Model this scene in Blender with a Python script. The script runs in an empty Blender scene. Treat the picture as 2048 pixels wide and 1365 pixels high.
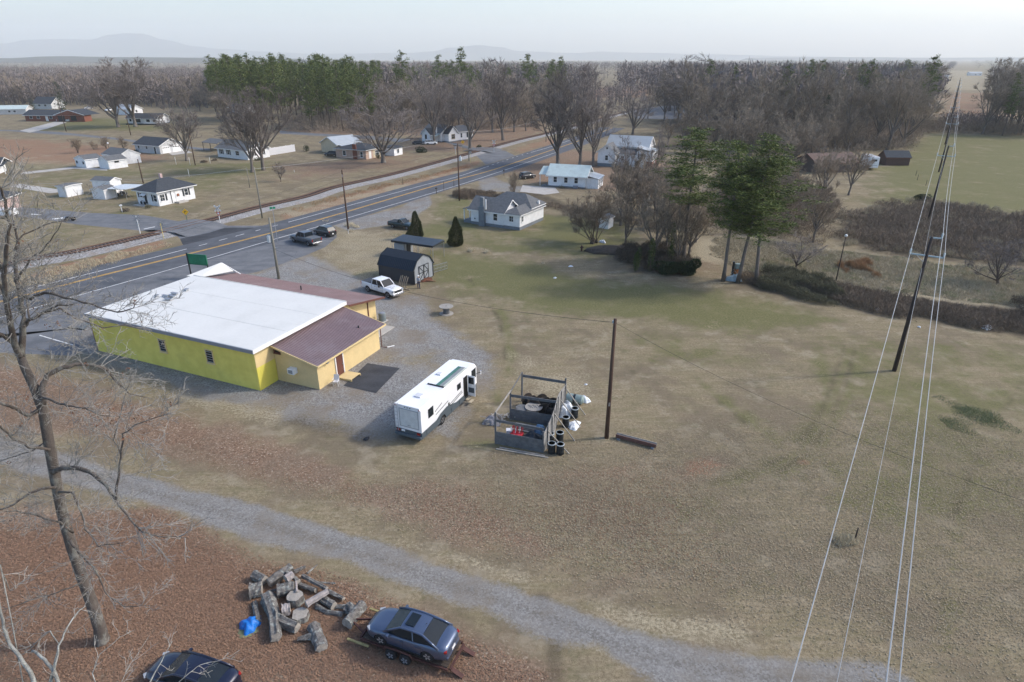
import bpy, bmesh, math, random
import numpy as np
from mathutils import Vector, Matrix, Euler

# ---------------- camera, light, exposure ----------------
SC = bpy.context.scene
CH = 28.0                                   # the drone hovers 28 m above the field
PITCH = math.atan((682.5 - 117) / 1251.0)   # below the horizontal
cam = bpy.data.cameras.new("camera"); camo = bpy.data.objects.new("camera", cam)
SC.collection.objects.link(camo); SC.camera = camo
camo.location = (0, 0, CH); camo.rotation_euler = (math.pi / 2 - PITCH, 0, 0)
cam.lens = 22.0; cam.sensor_width = 36.0; cam.clip_start = 0.5; cam.clip_end = 30000

SUN_EL, SUN_AZ = math.radians(38), math.radians(82)     # azimuth measured from +Y towards +X
W = bpy.data.worlds.new("World"); SC.world = W; W.use_nodes = True
wn = W.node_tree.nodes; wn.clear()
sky = wn.new("ShaderNodeTexSky"); sky.sky_type = 'NISHITA'; sky.sun_disc = False
sky.sun_elevation = SUN_EL; sky.sun_rotation = SUN_AZ
sky.air_density = 1.0; sky.dust_density = 3.0; sky.ozone_density = 1.5; sky.altitude = 300
bg = wn.new("ShaderNodeBackground"); bg.inputs[1].default_value = 0.14
hs = wn.new("ShaderNodeHueSaturation"); hs.inputs['Saturation'].default_value = 1.15
wo = wn.new("ShaderNodeOutputWorld")
W.node_tree.links.new(sky.outputs[0], hs.inputs['Color'])
W.node_tree.links.new(hs.outputs[0], bg.inputs[0]); W.node_tree.links.new(bg.outputs[0], wo.inputs[0])
sl = bpy.data.lights.new("sun", 'SUN'); sl.energy = 1.45; sl.angle = math.radians(4); sl.color = (1.0, 0.95, 0.88)
so = bpy.data.objects.new("sun", sl); SC.collection.objects.link(so)
sd = Vector((math.sin(SUN_AZ) * math.cos(SUN_EL), math.cos(SUN_AZ) * math.cos(SUN_EL), math.sin(SUN_EL)))
so.rotation_euler = sd.to_track_quat('Z', 'Y').to_euler(); so.location = sd * 300
SC.view_settings.view_transform = 'Standard'; SC.view_settings.look = 'None'
SC.view_settings.exposure = 0.95; SC.view_settings.gamma = 1.0
try: SC.view_settings.use_curve_mapping = False
except Exception: pass
SC.cycles.max_bounces = 8; SC.cycles.diffuse_bounces = 3; SC.cycles.volume_bounces = 5
SC.cycles.transparent_max_bounces = 6

# ---------------- places: a point of the photograph on a level plane ----------------
_c, _s = math.cos(PITCH), math.sin(PITCH)
def P(u, v, z=0.0):
    x = (u - 1024) / 1251.0; y = -(v - 682.5) / 1251.0
    dz = -_s + y * _c; t = (z - CH) / dz
    return Vector((x * t, (_c + y * _s) * t, z))
def hgt(base, top_v, z=0.0):        # height of an upright thing standing at base whose top shows at row top_v
    b = P(*base, z); y = -(top_v - 682.5) / 1251.0
    return CH + (-_s + y * _c) * b.y / (_c + y * _s) - z
R = math.radians; HAZE = 1.2e-4

# ---------------- naming ----------------
C = SC.collection
def tag(o, label=None, cat=None, group=None, kind=None):
    for k, v in (('label', label), ('category', cat), ('group', group), ('kind', kind)):
        if v: o[k] = v
    return o
def thing(name, label, cat, loc=(0, 0, 0), rz=0.0, group=None):
    o = bpy.data.objects.new(name, None); C.objects.link(o)
    o.location = loc; o.rotation_euler = (0, 0, rz); o.empty_display_size = 0.3
    return tag(o, label, cat, group)
KIDS = {}
def copy_tree(o, parent=None, label=None, group=None):
    c = o.copy(); C.objects.link(c); c.parent = parent
    if parent is not None: KIDS.setdefault(parent.as_pointer(), []).append(c)
    for ch in KIDS.get(o.as_pointer(), []): copy_tree(ch, c)
    if label: c['label'] = label
    if group: c['group'] = group
    return c
def place(o, loc, rz=None, s=None):
    o.location = loc
    if rz is not None: o.rotation_euler = (0, 0, rz)
    if s is not None: o.scale = (s, s, s) if isinstance(s, (int, float)) else s
    return o

# ---------------- materials ----------------
MATS = {}
class NT:
    def __init__(s, m):
        s.m = m; s.t = m.node_tree; s.n = s.t.nodes; s.l = s.t.links
    def node(s, typ, **kw):
        n = s.n.new(typ)
        for k, v in kw.items(): setattr(n, k, v)
        return n
    def put(s, a, inp):
        if hasattr(a, 'is_output'): s.l.new(a, inp)
        else: inp.default_value = a
    def noise(s, vec, scale, detail=3, rough=.55):
        n = s.node('ShaderNodeTexNoise'); s.l.new(vec, n.inputs['Vector'])
        n.inputs['Scale'].default_value = scale; n.inputs['Detail'].default_value = detail
        n.inputs['Roughness'].default_value = rough
        return n.outputs['Fac']
    def vor(s, vec, scale, out='Color'):
        n = s.node('ShaderNodeTexVoronoi'); s.l.new(vec, n.inputs['Vector']); n.inputs['Scale'].default_value = scale
        return n.outputs[out]
    def math(s, op, a, b=0.0, clamp=False):
        n = s.node('ShaderNodeMath', operation=op); n.use_clamp = clamp
        s.put(a, n.inputs[0]); s.put(b, n.inputs[1]); return n.outputs[0]
    def mix(s, f, a, b, blend='MIX'):
        n = s.node('ShaderNodeMix', data_type='RGBA', blend_type=blend)
        s.put(f, n.inputs[0])
        for v, i in ((a, 6), (b, 7)):
            if isinstance(v, tuple) and len(v) == 3: v = v + (1,)
            s.put(v, n.inputs[i])
        return n.outputs[2]
    def step(s, x, lo, hi):
        n = s.node('ShaderNodeMapRange', interpolation_type='SMOOTHSTEP'); s.put(x, n.inputs[0])
        n.inputs[1].default_value = lo; n.inputs[2].default_value = hi
        return n.outputs[0]
    def map(s, x, lo, hi, a, b):
        n = s.node('ShaderNodeMapRange'); s.put(x, n.inputs[0])
        for i, q in ((1, lo), (2, hi), (3, a), (4, b)): n.inputs[i].default_value = q
        return n.outputs[0]
def newmat(name):
    m = bpy.data.materials.new(name); m.use_nodes = True
    nt = NT(m); b = nt.n['Principled BSDF']; MATS[name] = m
    return m, nt, b
def M(name, rgb=None, rough=.7, metal=0.0, var=.18, scale=2.0, bump=0.0, spec=.4, dirt=None, dirtamt=.5, coat=0.0, stretch=None):
    """one procedural material: base colour with two sizes of mottling, optional dirt blotches and fine relief"""
    if name in MATS: return MATS[name]
    m, nt, b = newmat(name)
    tc = nt.node('ShaderNodeTexCoord'); oi = nt.node('ShaderNodeObjectInfo')
    v = tc.outputs['Object']
    if stretch:
        mp = nt.node('ShaderNodeMapping'); nt.l.new(v, mp.inputs[0]); mp.inputs['Scale'].default_value = stretch; v = mp.outputs[0]
    n1 = nt.noise(v, scale, 4); n2 = nt.noise(v, scale * 9, 2)
    f = nt.math('ADD', nt.math('MULTIPLY', n1, .6), nt.math('MULTIPLY', n2, .4))
    f = nt.map(f, .3, .7, 1 - var, 1 + var)
    n = nt.node('ShaderNodeVectorMath', operation='SCALE'); n.inputs[0].default_value = rgb; nt.l.new(f, n.inputs['Scale'])
    col = n.outputs[0]
    if dirt: col = nt.mix(nt.math('MULTIPLY', nt.step(nt.noise(v, scale * .7, 5, .65), .48, .68), dirtamt), col, dirt)
    nt.l.new(col, b.inputs['Base Color'])
    b.inputs['Roughness'].default_value = rough; b.inputs['Metallic'].default_value = metal
    b.inputs['Specular IOR Level'].default_value = spec
    if coat: b.inputs['Coat Weight'].default_value = coat; b.inputs['Coat Roughness'].default_value = .08
    if bump:
        bp = nt.node('ShaderNodeBump'); bp.inputs['Strength'].default_value = bump; bp.inputs['Distance'].default_value = .03
        nt.l.new(n2, bp.inputs['Height']); nt.l.new(bp.outputs[0], b.inputs['Normal'])
    return m

# ---------------- mesh builder ----------------
class MB:
    def __init__(s): s.v = []; s.f = []; s.m = []; s.mi = 0
    def mat(s, i): s.mi = i; return s
    def add(s, vs, fs):
        o = len(s.v); s.v += [tuple(q) for q in vs]; s.f += [tuple(i + o for i in f) for f in fs]; s.m += [s.mi] * len(fs)
        return s
    def box(s, c, size, rz=0.0, rx=0.0, ry=0.0):
        hx, hy, hz = size[0] / 2, size[1] / 2, size[2] / 2
        e = Euler((rx, ry, rz)).to_matrix(); c = Vector(c)
        vs = [c + e @ Vector((x * hx, y * hy, z * hz)) for z in (-1, 1) for x, y in ((-1, -1), (1, -1), (1, 1), (-1, 1))]
        return s.add(vs, [(3, 2, 1, 0), (4, 5, 6, 7), (0, 1, 5, 4), (1, 2, 6, 5), (2, 3, 7, 6), (3, 0, 4, 7)])
    def bb(s, x0, x1, y0, y1, z0, z1): return s.box(((x0 + x1) / 2, (y0 + y1) / 2, (z0 + z1) / 2), (abs(x1 - x0), abs(y1 - y0), abs(z1 - z0)))
    def beam(s, a, b, w, h, up=(0, 0, 1)):
        a, b = Vector(a), Vector(b); d = (b - a).normalized(); u = Vector(up)
        if abs(d.dot(u)) > .98: u = Vector((1, 0, 0))
        sd_ = d.cross(u).normalized(); u = sd_.cross(d).normalized()
        vs = [p + sd_ * x * w / 2 + u * y * h / 2 for p in (a, b) for x, y in ((-1, -1), (1, -1), (1, 1), (-1, 1))]
        return s.add(vs, [(3, 2, 1, 0), (4, 5, 6, 7), (0, 1, 5, 4), (1, 2, 6, 5), (2, 3, 7, 6), (3, 0, 4, 7)])
    def tube(s, pts, rad, n=6, cap=True):
        pts = [Vector(p) for p in pts]; k = len(pts)
        if isinstance(rad, (int, float)): rad = [rad] * k
        vs = []; up = Vector((0, 0, 1))
        for i, p in enumerate(pts):
            d = (pts[min(i + 1, k - 1)] - pts[max(i - 1, 0)])
            d = d.normalized() if d.length > 1e-9 else Vector((0, 0, 1))
            if abs(d.dot(up)) > .97: up = Vector((1, 0, 0)) if abs(d.x) < .9 else Vector((0, 1, 0))
            a = d.cross(up).normalized(); b = d.cross(a).normalized(); up = -b if False else up
            for j in range(n):
                t = 2 * math.pi * j / n; vs.append(p + (a * math.cos(t) + b * math.sin(t)) * rad[i])
        fs = [(i * n + j, i * n + (j + 1) % n, (i + 1) * n + (j + 1) % n, (i + 1) * n + j) for i in range(k - 1) for j in range(n)]
        if cap: fs += [tuple(range(n))[::-1], tuple((k - 1) * n + j for j in range(n))]
        return s.add(vs, fs)
    def lathe(s, prof, n=16, c=(0, 0, 0), axis='z'):
        vs = []
        for r, z in prof:
            for j in range(n):
                t = 2 * math.pi * j / n; p = (r * math.cos(t), r * math.sin(t), z)
                if axis == 'y': p = (p[0], p[2], p[1])
                if axis == 'x': p = (p[2], p[0], p[1])
                vs.append((p[0] + c[0], p[1] + c[1], p[2] + c[2]))
        k = len(prof)
        fs = [(i * n + j, i * n + (j + 1) % n, (i + 1) * n + (j + 1) % n, (i + 1) * n + j) for i in range(k - 1) for j in range(n)]
        fs += [tuple(range(n))[::-1], tuple((k - 1) * n + j for j in range(n))]
        return s.add(vs, fs)
    def cyl(s, c, r, h, n=14, axis='z'): return s.lathe([(r, 0), (r, h)], n, c, axis)
    def prism(s, poly, z0, z1):
        n = len(poly); vs = [(p[0], p[1], z0) for p in poly] + [(p[0], p[1], z1) for p in poly]
        return s.add(vs, [tuple(range(n))[::-1], tuple(range(n, 2 * n))] + [(i, (i + 1) % n, n + (i + 1) % n, n + i) for i in range(n)])
    def slab(s, quad, th):      # a sloping sheet with thickness th below it
        q = [Vector(p) for p in quad]; k = len(q)
        nrm = (q[1] - q[0]).cross(q[2] - q[0]).normalized()
        if nrm.z < 0: q = q[::-1]; nrm = -nrm
        vs = q + [p - nrm * th for p in q]
        return s.add(vs, [tuple(range(k)), tuple(range(k, 2 * k))[::-1]] + [(i, k + i, k + (i + 1) % k, (i + 1) % k) for i in range(k)])
    def profile(s, poly, y0, y1):      # polygon in x,z extruded along y
        n = len(poly); vs = [(p[0], y0, p[1]) for p in poly] + [(p[0], y1, p[1]) for p in poly]
        return s.add(vs, [tuple(range(n)), tuple(range(n, 2 * n))[::-1]] + [(i, n + i, n + (i + 1) % n, (i + 1) % n) for i in range(n)])
    def blob(s, c, r, n=10, k=7, amp=.15, seed=0, flat=1.0):
        rr = random.Random(seed); c = Vector(c); vs = []
        if isinstance(r, (int, float)): r = (r, r, r)
        vs.append(c + Vector((0, 0, -r[2] * flat)))
        for i in range(1, k):
            ph = math.pi * i / k
            for j in range(n):
                t = 2 * math.pi * j / n; q = 1 + rr.uniform(-amp, amp)
                z = -math.cos(ph) * r[2] * q
                if z < 0: z *= flat
                vs.append(c + Vector((math.sin(ph) * math.cos(t) * r[0] * q, math.sin(ph) * math.sin(t) * r[1] * q, z)))
        vs.append(c + Vector((0, 0, r[2])))
        fs = [(0, 1 + (j + 1) % n, 1 + j) for j in range(n)]
        for i in range(k - 2):
            fs += [(1 + i * n + j, 1 + i * n + (j + 1) % n, 1 + (i + 1) * n + (j + 1) % n, 1 + (i + 1) * n + j) for j in range(n)]
        b = 1 + (k - 2) * n; e = len(vs) - 1
        fs += [(b + j, b + (j + 1) % n, e) for j in range(n)]
        return s.add(vs, fs)
    def mesh(s, name, mats, smooth=False):
        me = bpy.data.meshes.new(name); me.from_pydata(s.v, [], s.f)
        for m in (mats if isinstance(mats, (list, tuple)) else [mats]): me.materials.append(m)
        if any(s.m): me.polygons.foreach_set('material_index', s.m)
        if smooth: me.polygons.foreach_set('use_smooth', [True] * len(me.polygons))
        me.update(); return me
    def build(s, name, mats, parent=None, smooth=False, bevel=0.0, loc=None, rz=None):
        me = s.mesh(name, mats, smooth); return link(name, me, parent, bevel, loc, rz)
def link(name, me, parent=None, bevel=0.0, loc=None, rz=None):
    o = bpy.data.objects.new(name, me); C.objects.link(o)
    if parent is not None: o.parent = parent; KIDS.setdefault(parent.as_pointer(), []).append(o)
    if loc is not None: o.location = loc
    if rz is not None: o.rotation_euler = (0, 0, rz)
    if bevel:
        b = o.modifiers.new('bevel', 'BEVEL'); b.width = bevel; b.segments = 2; b.limit_method = 'ANGLE'; b.angle_limit = R(35)
    return o
def bool_cut(me, cutter_me):
    a = bpy.data.objects.new('a', me); b = bpy.data.objects.new('b', cutter_me); C.objects.link(a); C.objects.link(b)
    md = a.modifiers.new('b', 'BOOLEAN'); md.operation = 'DIFFERENCE'; md.object = b; md.solver = 'EXACT'
    try: md.material_mode = 'TRANSFER'
    except Exception: pass
    dg = bpy.context.evaluated_depsgraph_get()
    out = bpy.data.meshes.new_from_object(a.evaluated_get(dg))
    bpy.data.objects.remove(a); bpy.data.objects.remove(b)
    return out
def text_mesh(body, size, mat, depth=.004):
    cu = bpy.data.curves.new('t', 'FONT'); cu.body = body; cu.size = size; cu.extrude = depth; cu.align_x = 'CENTER'; cu.align_y = 'CENTER'
    o = bpy.data.objects.new('t', cu); C.objects.link(o)
    me = bpy.data.meshes.new_from_object(o.evaluated_get(bpy.context.evaluated_depsgraph_get()))
    bpy.data.objects.remove(o); bpy.data.curves.remove(cu)
    me.materials.clear(); me.materials.append(mat); return me
rnd = random.Random(7)
# ---------------- ground: one sheet to the horizon, its cover mixed by world-space masks ----------------
def ground_material():
    m, nt, b = newmat('ground_cover')
    geo = nt.node('ShaderNodeNewGeometry'); v = geo.outputs['Position']
    A = nt.node('ShaderNodeAttribute', attribute_name='colA'); B = nt.node('ShaderNodeAttribute', attribute_name='colB')
    sa = nt.node('ShaderNodeSeparateColor'); nt.l.new(A.outputs['Color'], sa.inputs[0])
    sb = nt.node('ShaderNodeSeparateColor'); nt.l.new(B.outputs['Color'], sb.inputs[0])
    nL = nt.noise(v, .055, 3); nM = nt.noise(v, .45, 4, .6); nS = nt.noise(v, 4.5, 4, .7); nF = nt.noise(v, 19.0, 3, .75)
    st = nt.node('ShaderNodeMapping'); nt.l.new(v, st.inputs[0]); st.inputs['Scale'].default_value = (.35, 1.6, 1); st.inputs['Rotation'].default_value = (0, 0, R(-28))
    nT = nt.noise(st.outputs[0], .8, 3, .6); nQ = nt.noise(v, .16, 4, .65)
    mott = nt.math('ADD', nt.math('MULTIPLY', nS, .45), nt.math('MULTIPLY', nF, .55))
    mott2 = nt.math('ADD', nt.math('MULTIPLY', nM, .5), nt.math('MULTIPLY', nS, .5))
    tan = nt.mix(nt.step(mott, .33, .67), (.115, .088, .054), (.345, .285, .185))
    tan = nt.mix(nt.math('MULTIPLY', nt.step(nT, .42, .62), .45), tan, (.165, .145, .08))
    s2 = nt.node('ShaderNodeMapping'); nt.l.new(v, s2.inputs[0]); s2.inputs['Scale'].default_value = (.22, 2.6, 1); s2.inputs['Rotation'].default_value = (0, 0, R(12))
    n2_ = nt.noise(s2.outputs[0], 1.4, 3, .6); tan = nt.mix(nt.math('MULTIPLY', nt.step(n2_, .5, .66), .38), tan, (.30, .25, .17)); tan = nt.mix(nt.math('MULTIPLY', nt.step(n2_, .30, .45), 0.0), tan, (.1, .1, .1))
    tan = nt.mix(nt.math('MULTIPLY', nt.step(nQ, .42, .60), .6), tan, (.145, .115, .082)); tan = nt.mix(nt.math('MULTIPLY', nt.step(nt.noise(v, .33, 5, .7), .52, .66), .5), tan, (.33, .285, .205))
    tan = nt.mix(nt.math('MULTIPLY', nt.step(nt.noise(v, .9, 5, .75), .5, .68), .4), tan, (.10, .10, .05))
    grn = nt.mix(nt.step(mott, .30, .70), (.066, .070, .026), (.205, .195, .088))
    def sel(ch, amp=.55):
        w = nt.math('ADD', ch, nt.math('MULTIPLY', nt.math('SUBTRACT', mott2, .5), amp * 2.2))
        w = nt.math('ADD', w, nt.math('MULTIPLY', nt.math('SUBTRACT', nL, .5), amp * 1.5))
        w = nt.math('ADD', w, nt.math('MULTIPLY', nt.math('SUBTRACT', nQ, .5), amp * 1.6))
        return nt.step(w, .22, .78)
    col = nt.mix(nt.math('MULTIPLY', sel(sa.outputs[0], .8), .88), tan, grn)
    # fallen leaves: small cells of many browns
    vc = nt.vor(v, 11.0); sv = nt.node('ShaderNodeSeparateColor'); nt.l.new(vc, sv.inputs[0])
    leaf = nt.mix(nt.step(sv.outputs[0], .0, 1.0), (.125, .074, .05), (.29, .19, .132))
    leaf = nt.mix(nt.step(sv.outputs[1], .90, .97), leaf, (.42, .33, .25))
    leaf = nt.mix(nt.step(nF, .58, .68), leaf, (.08, .058, .043)); leaf = nt.mix(nt.math('MULTIPLY', nt.step(nQ, .45, .6), .35), leaf, (.20, .165, .12))
    col = nt.mix(nt.math('MULTIPLY', sel(sa.outputs[1], .7), .82), col, leaf)
    clay = nt.mix(nt.step(mott, .35, .65), (.15, .078, .048), (.35, .215, .14))
    col = nt.mix(nt.math('MULTIPLY', sel(sa.outputs[2], .6), .85), col, clay)
    # straw and weeds
    straw = nt.mix(nt.step(mott, .34, .62), (.09, .07, .04), (.45, .39, .27))
    col = nt.mix(nt.math('MULTIPLY', sel(sb.outputs[2], .8), .85), col, straw)
    dark = nt.mix(nt.step(mott, .35, .65), (.035, .028, .02), (.11, .09, .065))
    col = nt.mix(nt.math('MULTIPLY', sel(sb.outputs[1], .5), .85), col, dark)
    # gravel: stones of a few sizes, worn to dirt in places
    vg = nt.vor(v, 11.0); sg = nt.node('ShaderNodeSeparateColor'); nt.l.new(vg, sg.inputs[0])
    gr = nt.mix(sg.outputs[0], (.125, .122, .118), (.34, .337, .328))
    gr = nt.mix(nt.math('MULTIPLY', nt.step(mott2, .47, .6), .45), gr, (.17, .15, .125))
    gr = nt.mix(nt.math('MULTIPLY', nt.step(nt.noise(v, .13, 5, .7), .48, .62), .6), gr, (.20, .16, .115))
    gr = nt.mix(nt.math('MULTIPLY', sb.outputs[1], .75), gr, (.15, .135, .115))
    gr = nt.mix(nt.math('MULTIPLY', sb.outputs[2], .6), gr, (.27, .265, .255))
    wg = nt.math('ADD', sb.outputs[0], nt.math('MULTIPLY', nt.math('SUBTRACT', mott2, .5), 1.5))
    wg = nt.math('ADD', wg, nt.math('MULTIPLY', nt.math('SUBTRACT', nQ, .5), .7))
    col = nt.mix(nt.math('MULTIPLY', nt.step(wg, .36, .80), .94), col, gr)
    col = nt.mix(1.0, col, nt.node('ShaderNodeCombineColor').outputs[0], 'MIX') if False else col
    nt.l.new(col, b.inputs['Base Color']); b.inputs['Roughness'].default_value = .95; b.inputs['Specular IOR Level'].default_value = .1
    bp = nt.node('ShaderNodeBump'); bp.inputs['Strength'].default_value = .42; bp.inputs['Distance'].default_value = .08
    nt.l.new(mott, bp.inputs['Height']); nt.l.new(bp.outputs[0], b.inputs['Normal'])
    return m
GM = ground_material()

def spaced(a0, a1, step, lo, hi, g=1.045):
    xs = list(np.arange(a0, a1 + 1e-6, step)); d = step; x = xs[-1]
    while x < hi: d *= g; x += d; xs.append(x)
    d = step; x = xs[0]; pre = []
    while x > lo: d *= g; x -= d; pre.append(x)
    return np.array(pre[::-1] + xs)
gx = spaced(-46, 62, .4, -14500, 14500, 1.03); gy = spaced(17, 112, .4, -60, 14500, 1.022)
GX, GY = np.meshgrid(gx, gy)
def sdist(poly, X=None, Y=None):
    """signed distance (inside positive) to a polygon given as photo points"""
    X = GX if X is None else X; Y = GY if Y is None else Y
    p = np.array([P(u, max(v, 121))[:2] for u, v in poly]); n = len(p)
    d = np.full(X.shape, 1e18); ins = np.zeros(X.shape, bool)
    for i in range(n):
        a, b = p[i], p[(i + 1) % n]; e = b - a; L = max(e @ e, 1e-9)
        t = np.clip(((X - a[0]) * e[0] + (Y - a[1]) * e[1]) / L, 0, 1)
        d = np.minimum(d, (X - a[0] - t * e[0]) ** 2 + (Y - a[1] - t * e[1]) ** 2)
        if abs(e[1]) > 1e-12:
            c = ((a[1] > Y) != (b[1] > Y)) & (X < (b[0] - a[0]) * (Y - a[1]) / e[1] + a[0]); ins ^= c
    return np.where(ins, 1, -1) * np.sqrt(d)
def soft(poly, w=2.0, amt=1.0): return np.clip(.5 + sdist(poly) / (2 * w), 0, 1) * amt
def line_mask(pts, w, fall=.5, amt=1.0):
    p = np.array([P(u, v)[:2] for u, v in pts]); d = np.full(GX.shape, 1e18)
    for a, b in zip(p[:-1], p[1:]):
        e = b - a; t = np.clip(((GX - a[0]) * e[0] + (GY - a[1]) * e[1]) / max(e @ e, 1e-9), 0, 1)
        d = np.minimum(d, (GX - a[0] - t * e[0]) ** 2 + (GY - a[1] - t * e[1]) ** 2)
    return np.clip(.5 + (w / 2 - np.sqrt(d)) / (2 * fall), 0, 1) * amt
Z = lambda: np.zeros(GX.shape)
green, leaf, clay, grav, dark, straw = Z(), Z(), Z(), Z(), Z(), Z()
def up(a, *m):
    for q in m: np.maximum(a, q, out=a)
up(green, soft([(860,500),(1010,515),(1200,560),(1420,585),(1560,610),(1700,645),(1500,660),(1250,650),(1050,620),(930,590),(850,560)], 4, .85),
   soft([(900,430),(1010,462),(1260,440),(1270,480),(1180,520),(900,500),(790,470)], 3, .7),
   soft([(1080,430),(1200,440),(1200,490),(1060,480)], 2.5, .85),
   soft([(1840,268),(2300,275),(2300,430),(2048,432),(1900,420),(1740,410),(1735,330)], 8, .78),
   soft([(1600,650),(1800,660),(2300,720),(2300,860),(1800,1150),(1600,1010),(1690,800)], 4, .56),
   soft([(1640,930),(1810,930),(1760,1120),(1600,1090)], 3, .6),
   soft([(0,330),(260,310),(420,330),(560,350),(300,460),(140,520),(0,540)], 8, .42),
   soft([(0,520),(300,475),(380,500),(0,600)], 2, .3),
   soft([(520,760),(560,765),(640,785),(600,800),(530,790)], .8, .95),
   soft([(100,235),(330,240),(330,262),(60,262)], 10, .8),
   soft([(860,385),(960,400),(940,440),(860,430)], 3, .6),
   soft([(1010,870),(1100,905),(1000,900),(930,885)], 1, .55), soft([(330,330),(560,320),(560,350),(340,365)], 6, .7),
   soft([(1190,620),(1380,660),(1500,720),(1350,740),(1230,700)], 3, .45),
   soft([(1010,620),(1100,650),(1210,660),(1190,700),(1040,690)], 3, .35),
   soft([(1250,960),(1430,980),(1500,1060),(1330,1060)], 2.5, .5),
   soft([(1950,120),(2500,120),(2500,150),(1950,150)], 60, .5))
up(leaf, soft([(-400,1010),(330,1010),(520,1110),(700,1150),(900,1250),(1120,1340),(1100,1500),(-400,1500)], 1.5, .95),
   soft([(-200,740),(60,730),(260,790),(520,880),(760,960),(980,960),(980,1010),(1100,1100),(900,1080),(620,980),(420,930),(200,880),(-100,850)], 2.0, .92),
   soft([(1080,930),(1250,915),(1400,930),(1420,975),(1250,975),(1100,965)], 2.6, .75),
   soft([(1000,330),(1140,300),(1330,310),(1400,380),(1320,400),(1220,385),(1060,370)], 5, .8),
   soft([(860,255),(1100,262),(1010,290),(930,305),(800,300)], 8, .85),
   soft([(540,330),(840,310),(840,330),(560,365)], 8, .75),
   soft([(560,250),(1100,240),(1100,265),(860,275),(560,270)], 8, .7),
   soft([(1230,500),(1450,520),(1480,560),(1300,548)], 2, .5),
   soft([(1380,900),(1460,900),(1440,985),(1360,970)], 1.5, .5), soft([(1150,1090),(1400,1090),(1500,1260),(1300,1240),(1120,1160)], 5, .45))
up(green, soft([(1420,1130),(1640,1180),(1760,1260),(1600,1270),(1420,1200)], 4, .42), soft([(300,860),(420,905),(560,960),(420,940)], 1.2, .45))
up(dark, soft([(520,1120),(720,1190),(700,1330),(480,1320)], 2.5, .35), soft([(1230,730),(1330,740),(1320,765),(1250,755)], 1.5, .4))
up(clay, soft([(-60,600),(100,535),(220,508),(330,478),(345,490),(230,525),(120,570),(-40,640)], 1.0, .8),
   soft([(560,432),(700,388),(850,355),(960,318),(965,330),(860,370),(740,405),(580,448)], 1.4, .72),
   soft([(-100,268),(120,282),(320,300),(330,320),(200,335),(-100,318)], 8, .75),
   soft([(1020,300),(1100,275),(1130,285),(1040,310)], 3, .6),
   soft([(1372,925),(1400,918),(1435,930),(1425,950),(1380,950)], .8, 1.0),
   soft([(1596,921),(1616,921),(1616,928),(1596,928)], .3, 1.0),
   soft([(1885,186),(1990,186),(2030,235),(1865,235)], 25, .75), soft([(1250,215),(1560,210),(1560,235),(1250,240)], 20, .5),
   soft([(1100,180),(1520,160),(1520,185),(1100,205)], 30, .7), soft([(690,300),(840,300),(840,318),(690,325)], 3, .3))
up(straw, soft([(1385,520),(1560,545),(1800,600),(2048,640),(2300,660),(2300,560),(2048,545),(1800,520),(1480,470),(1390,480)], 2.0, .9),
   soft([(600,440),(760,465),(860,490),(820,520),(760,600),(690,560),(620,510)], 2.5, .55),
   soft([(1000,700),(1150,730),(1200,800),(1050,800)], 2, .45),
   soft([(560,424),(960,330),(960,345),(600,450)], 1.2, .5), soft([(1890,142),(1965,142),(1975,180),(1880,180)], 30, .9),
   soft([(0,300),(300,305),(300,330),(0,350)], 10, .3), soft([(1180,1210),(1500,1240),(1500,1290),(1250,1265)], .9, .7),
   soft([(520,1010),(700,1060),(900,1120),(1080,1180),(1060,1160),(880,1100),(680,1040)], .5, .7))
up(dark, soft([(1440,560),(1600,600),(1800,640),(2048,680),(2300,700),(2300,640),(2048,620),(1850,600),(1700,570),(1500,540)], 1.5, .75),
   soft([(1660,430),(1850,405),(2048,430),(2300,440),(2300,560),(2048,540),(1850,520),(1700,500)], 4, .8),
   soft([(1830,790),(1900,780),(2060,830),(2060,930),(1900,870)], 4, .3),
   soft([(1230,520),(1390,520),(1380,555),(1250,545)], 2, .8), soft([(600,200),(1160,190),(1120,250),(860,245),(600,262)], 12, .6),
   soft([(1300,300),(1840,300),(1840,270),(1870,180),(1300,180)], 10, .7), soft([(930,380),(1000,390),(1060,380),(1250,440),(1240,450),(1080,405),(940,398)], 1.2, .6))
# worn strips beside the yellow building's gravel, tyre ruts, the diagonal worn line in the field
up(dark, line_mask([(1075,1190),(1102,1240),(1110,1300),(1108,1370)], 1.0, .6, .7))
up(green, line_mask([(1640,700),(1655,800),(1600,900),(1520,940)], 1.6, 1.2, .62), line_mask([(690,560),(745,540),(770,560)], 2.5, 1.5, .8))
LOT = [(470,545),(512,545),(557,530),(612,508),(650,520),(690,545),(740,568),(770,590),(850,590),(870,640),(930,670),(990,720),(1010,770),(960,800),(930,840),(900,870),(780,885),(700,868),(560,835),(380,790),(240,745),(150,715),(60,700),(-60,680),(-60,640),(160,640),(300,640),(500,600)]
DRIVE = [(-200,840),(0,870),(90,893),(190,925),(340,963),(475,995),(600,1032),(760,1080),(900,1132),(968,1152),(1070,1186),(1173,1224),(1309,1271),(1411,1295),(1500,1305),(1650,1312),(1764,1320),(1840,1365),(1900,1420),(1400,1420),(1275,1353),(1190,1299),(1118,1299),(1070,1275),(1002,1241),(900,1207),(805,1175),(702,1134),(600,1108),(512,1090),(386,1040),(326,1019),(250,1000),(80,955),(0,935),(-200,900)]
OLDRIVE = [(662,452),(700,440),(800,415),(830,395),(862,392),(866,410),(838,430),(815,445),(770,452),(700,462)]
PARKPAD = [(965,372),(1010,360),(1060,372),(1110,378),(1118,388),(1080,388),(1030,384),(960,384)]
grav_lot = soft(LOT, 2.0); grav_drive = np.clip(.5 + (sdist(DRIVE) - .05) / 1.5, 0, 1); grav_old = soft(OLDRIVE, .8, .9)
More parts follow.
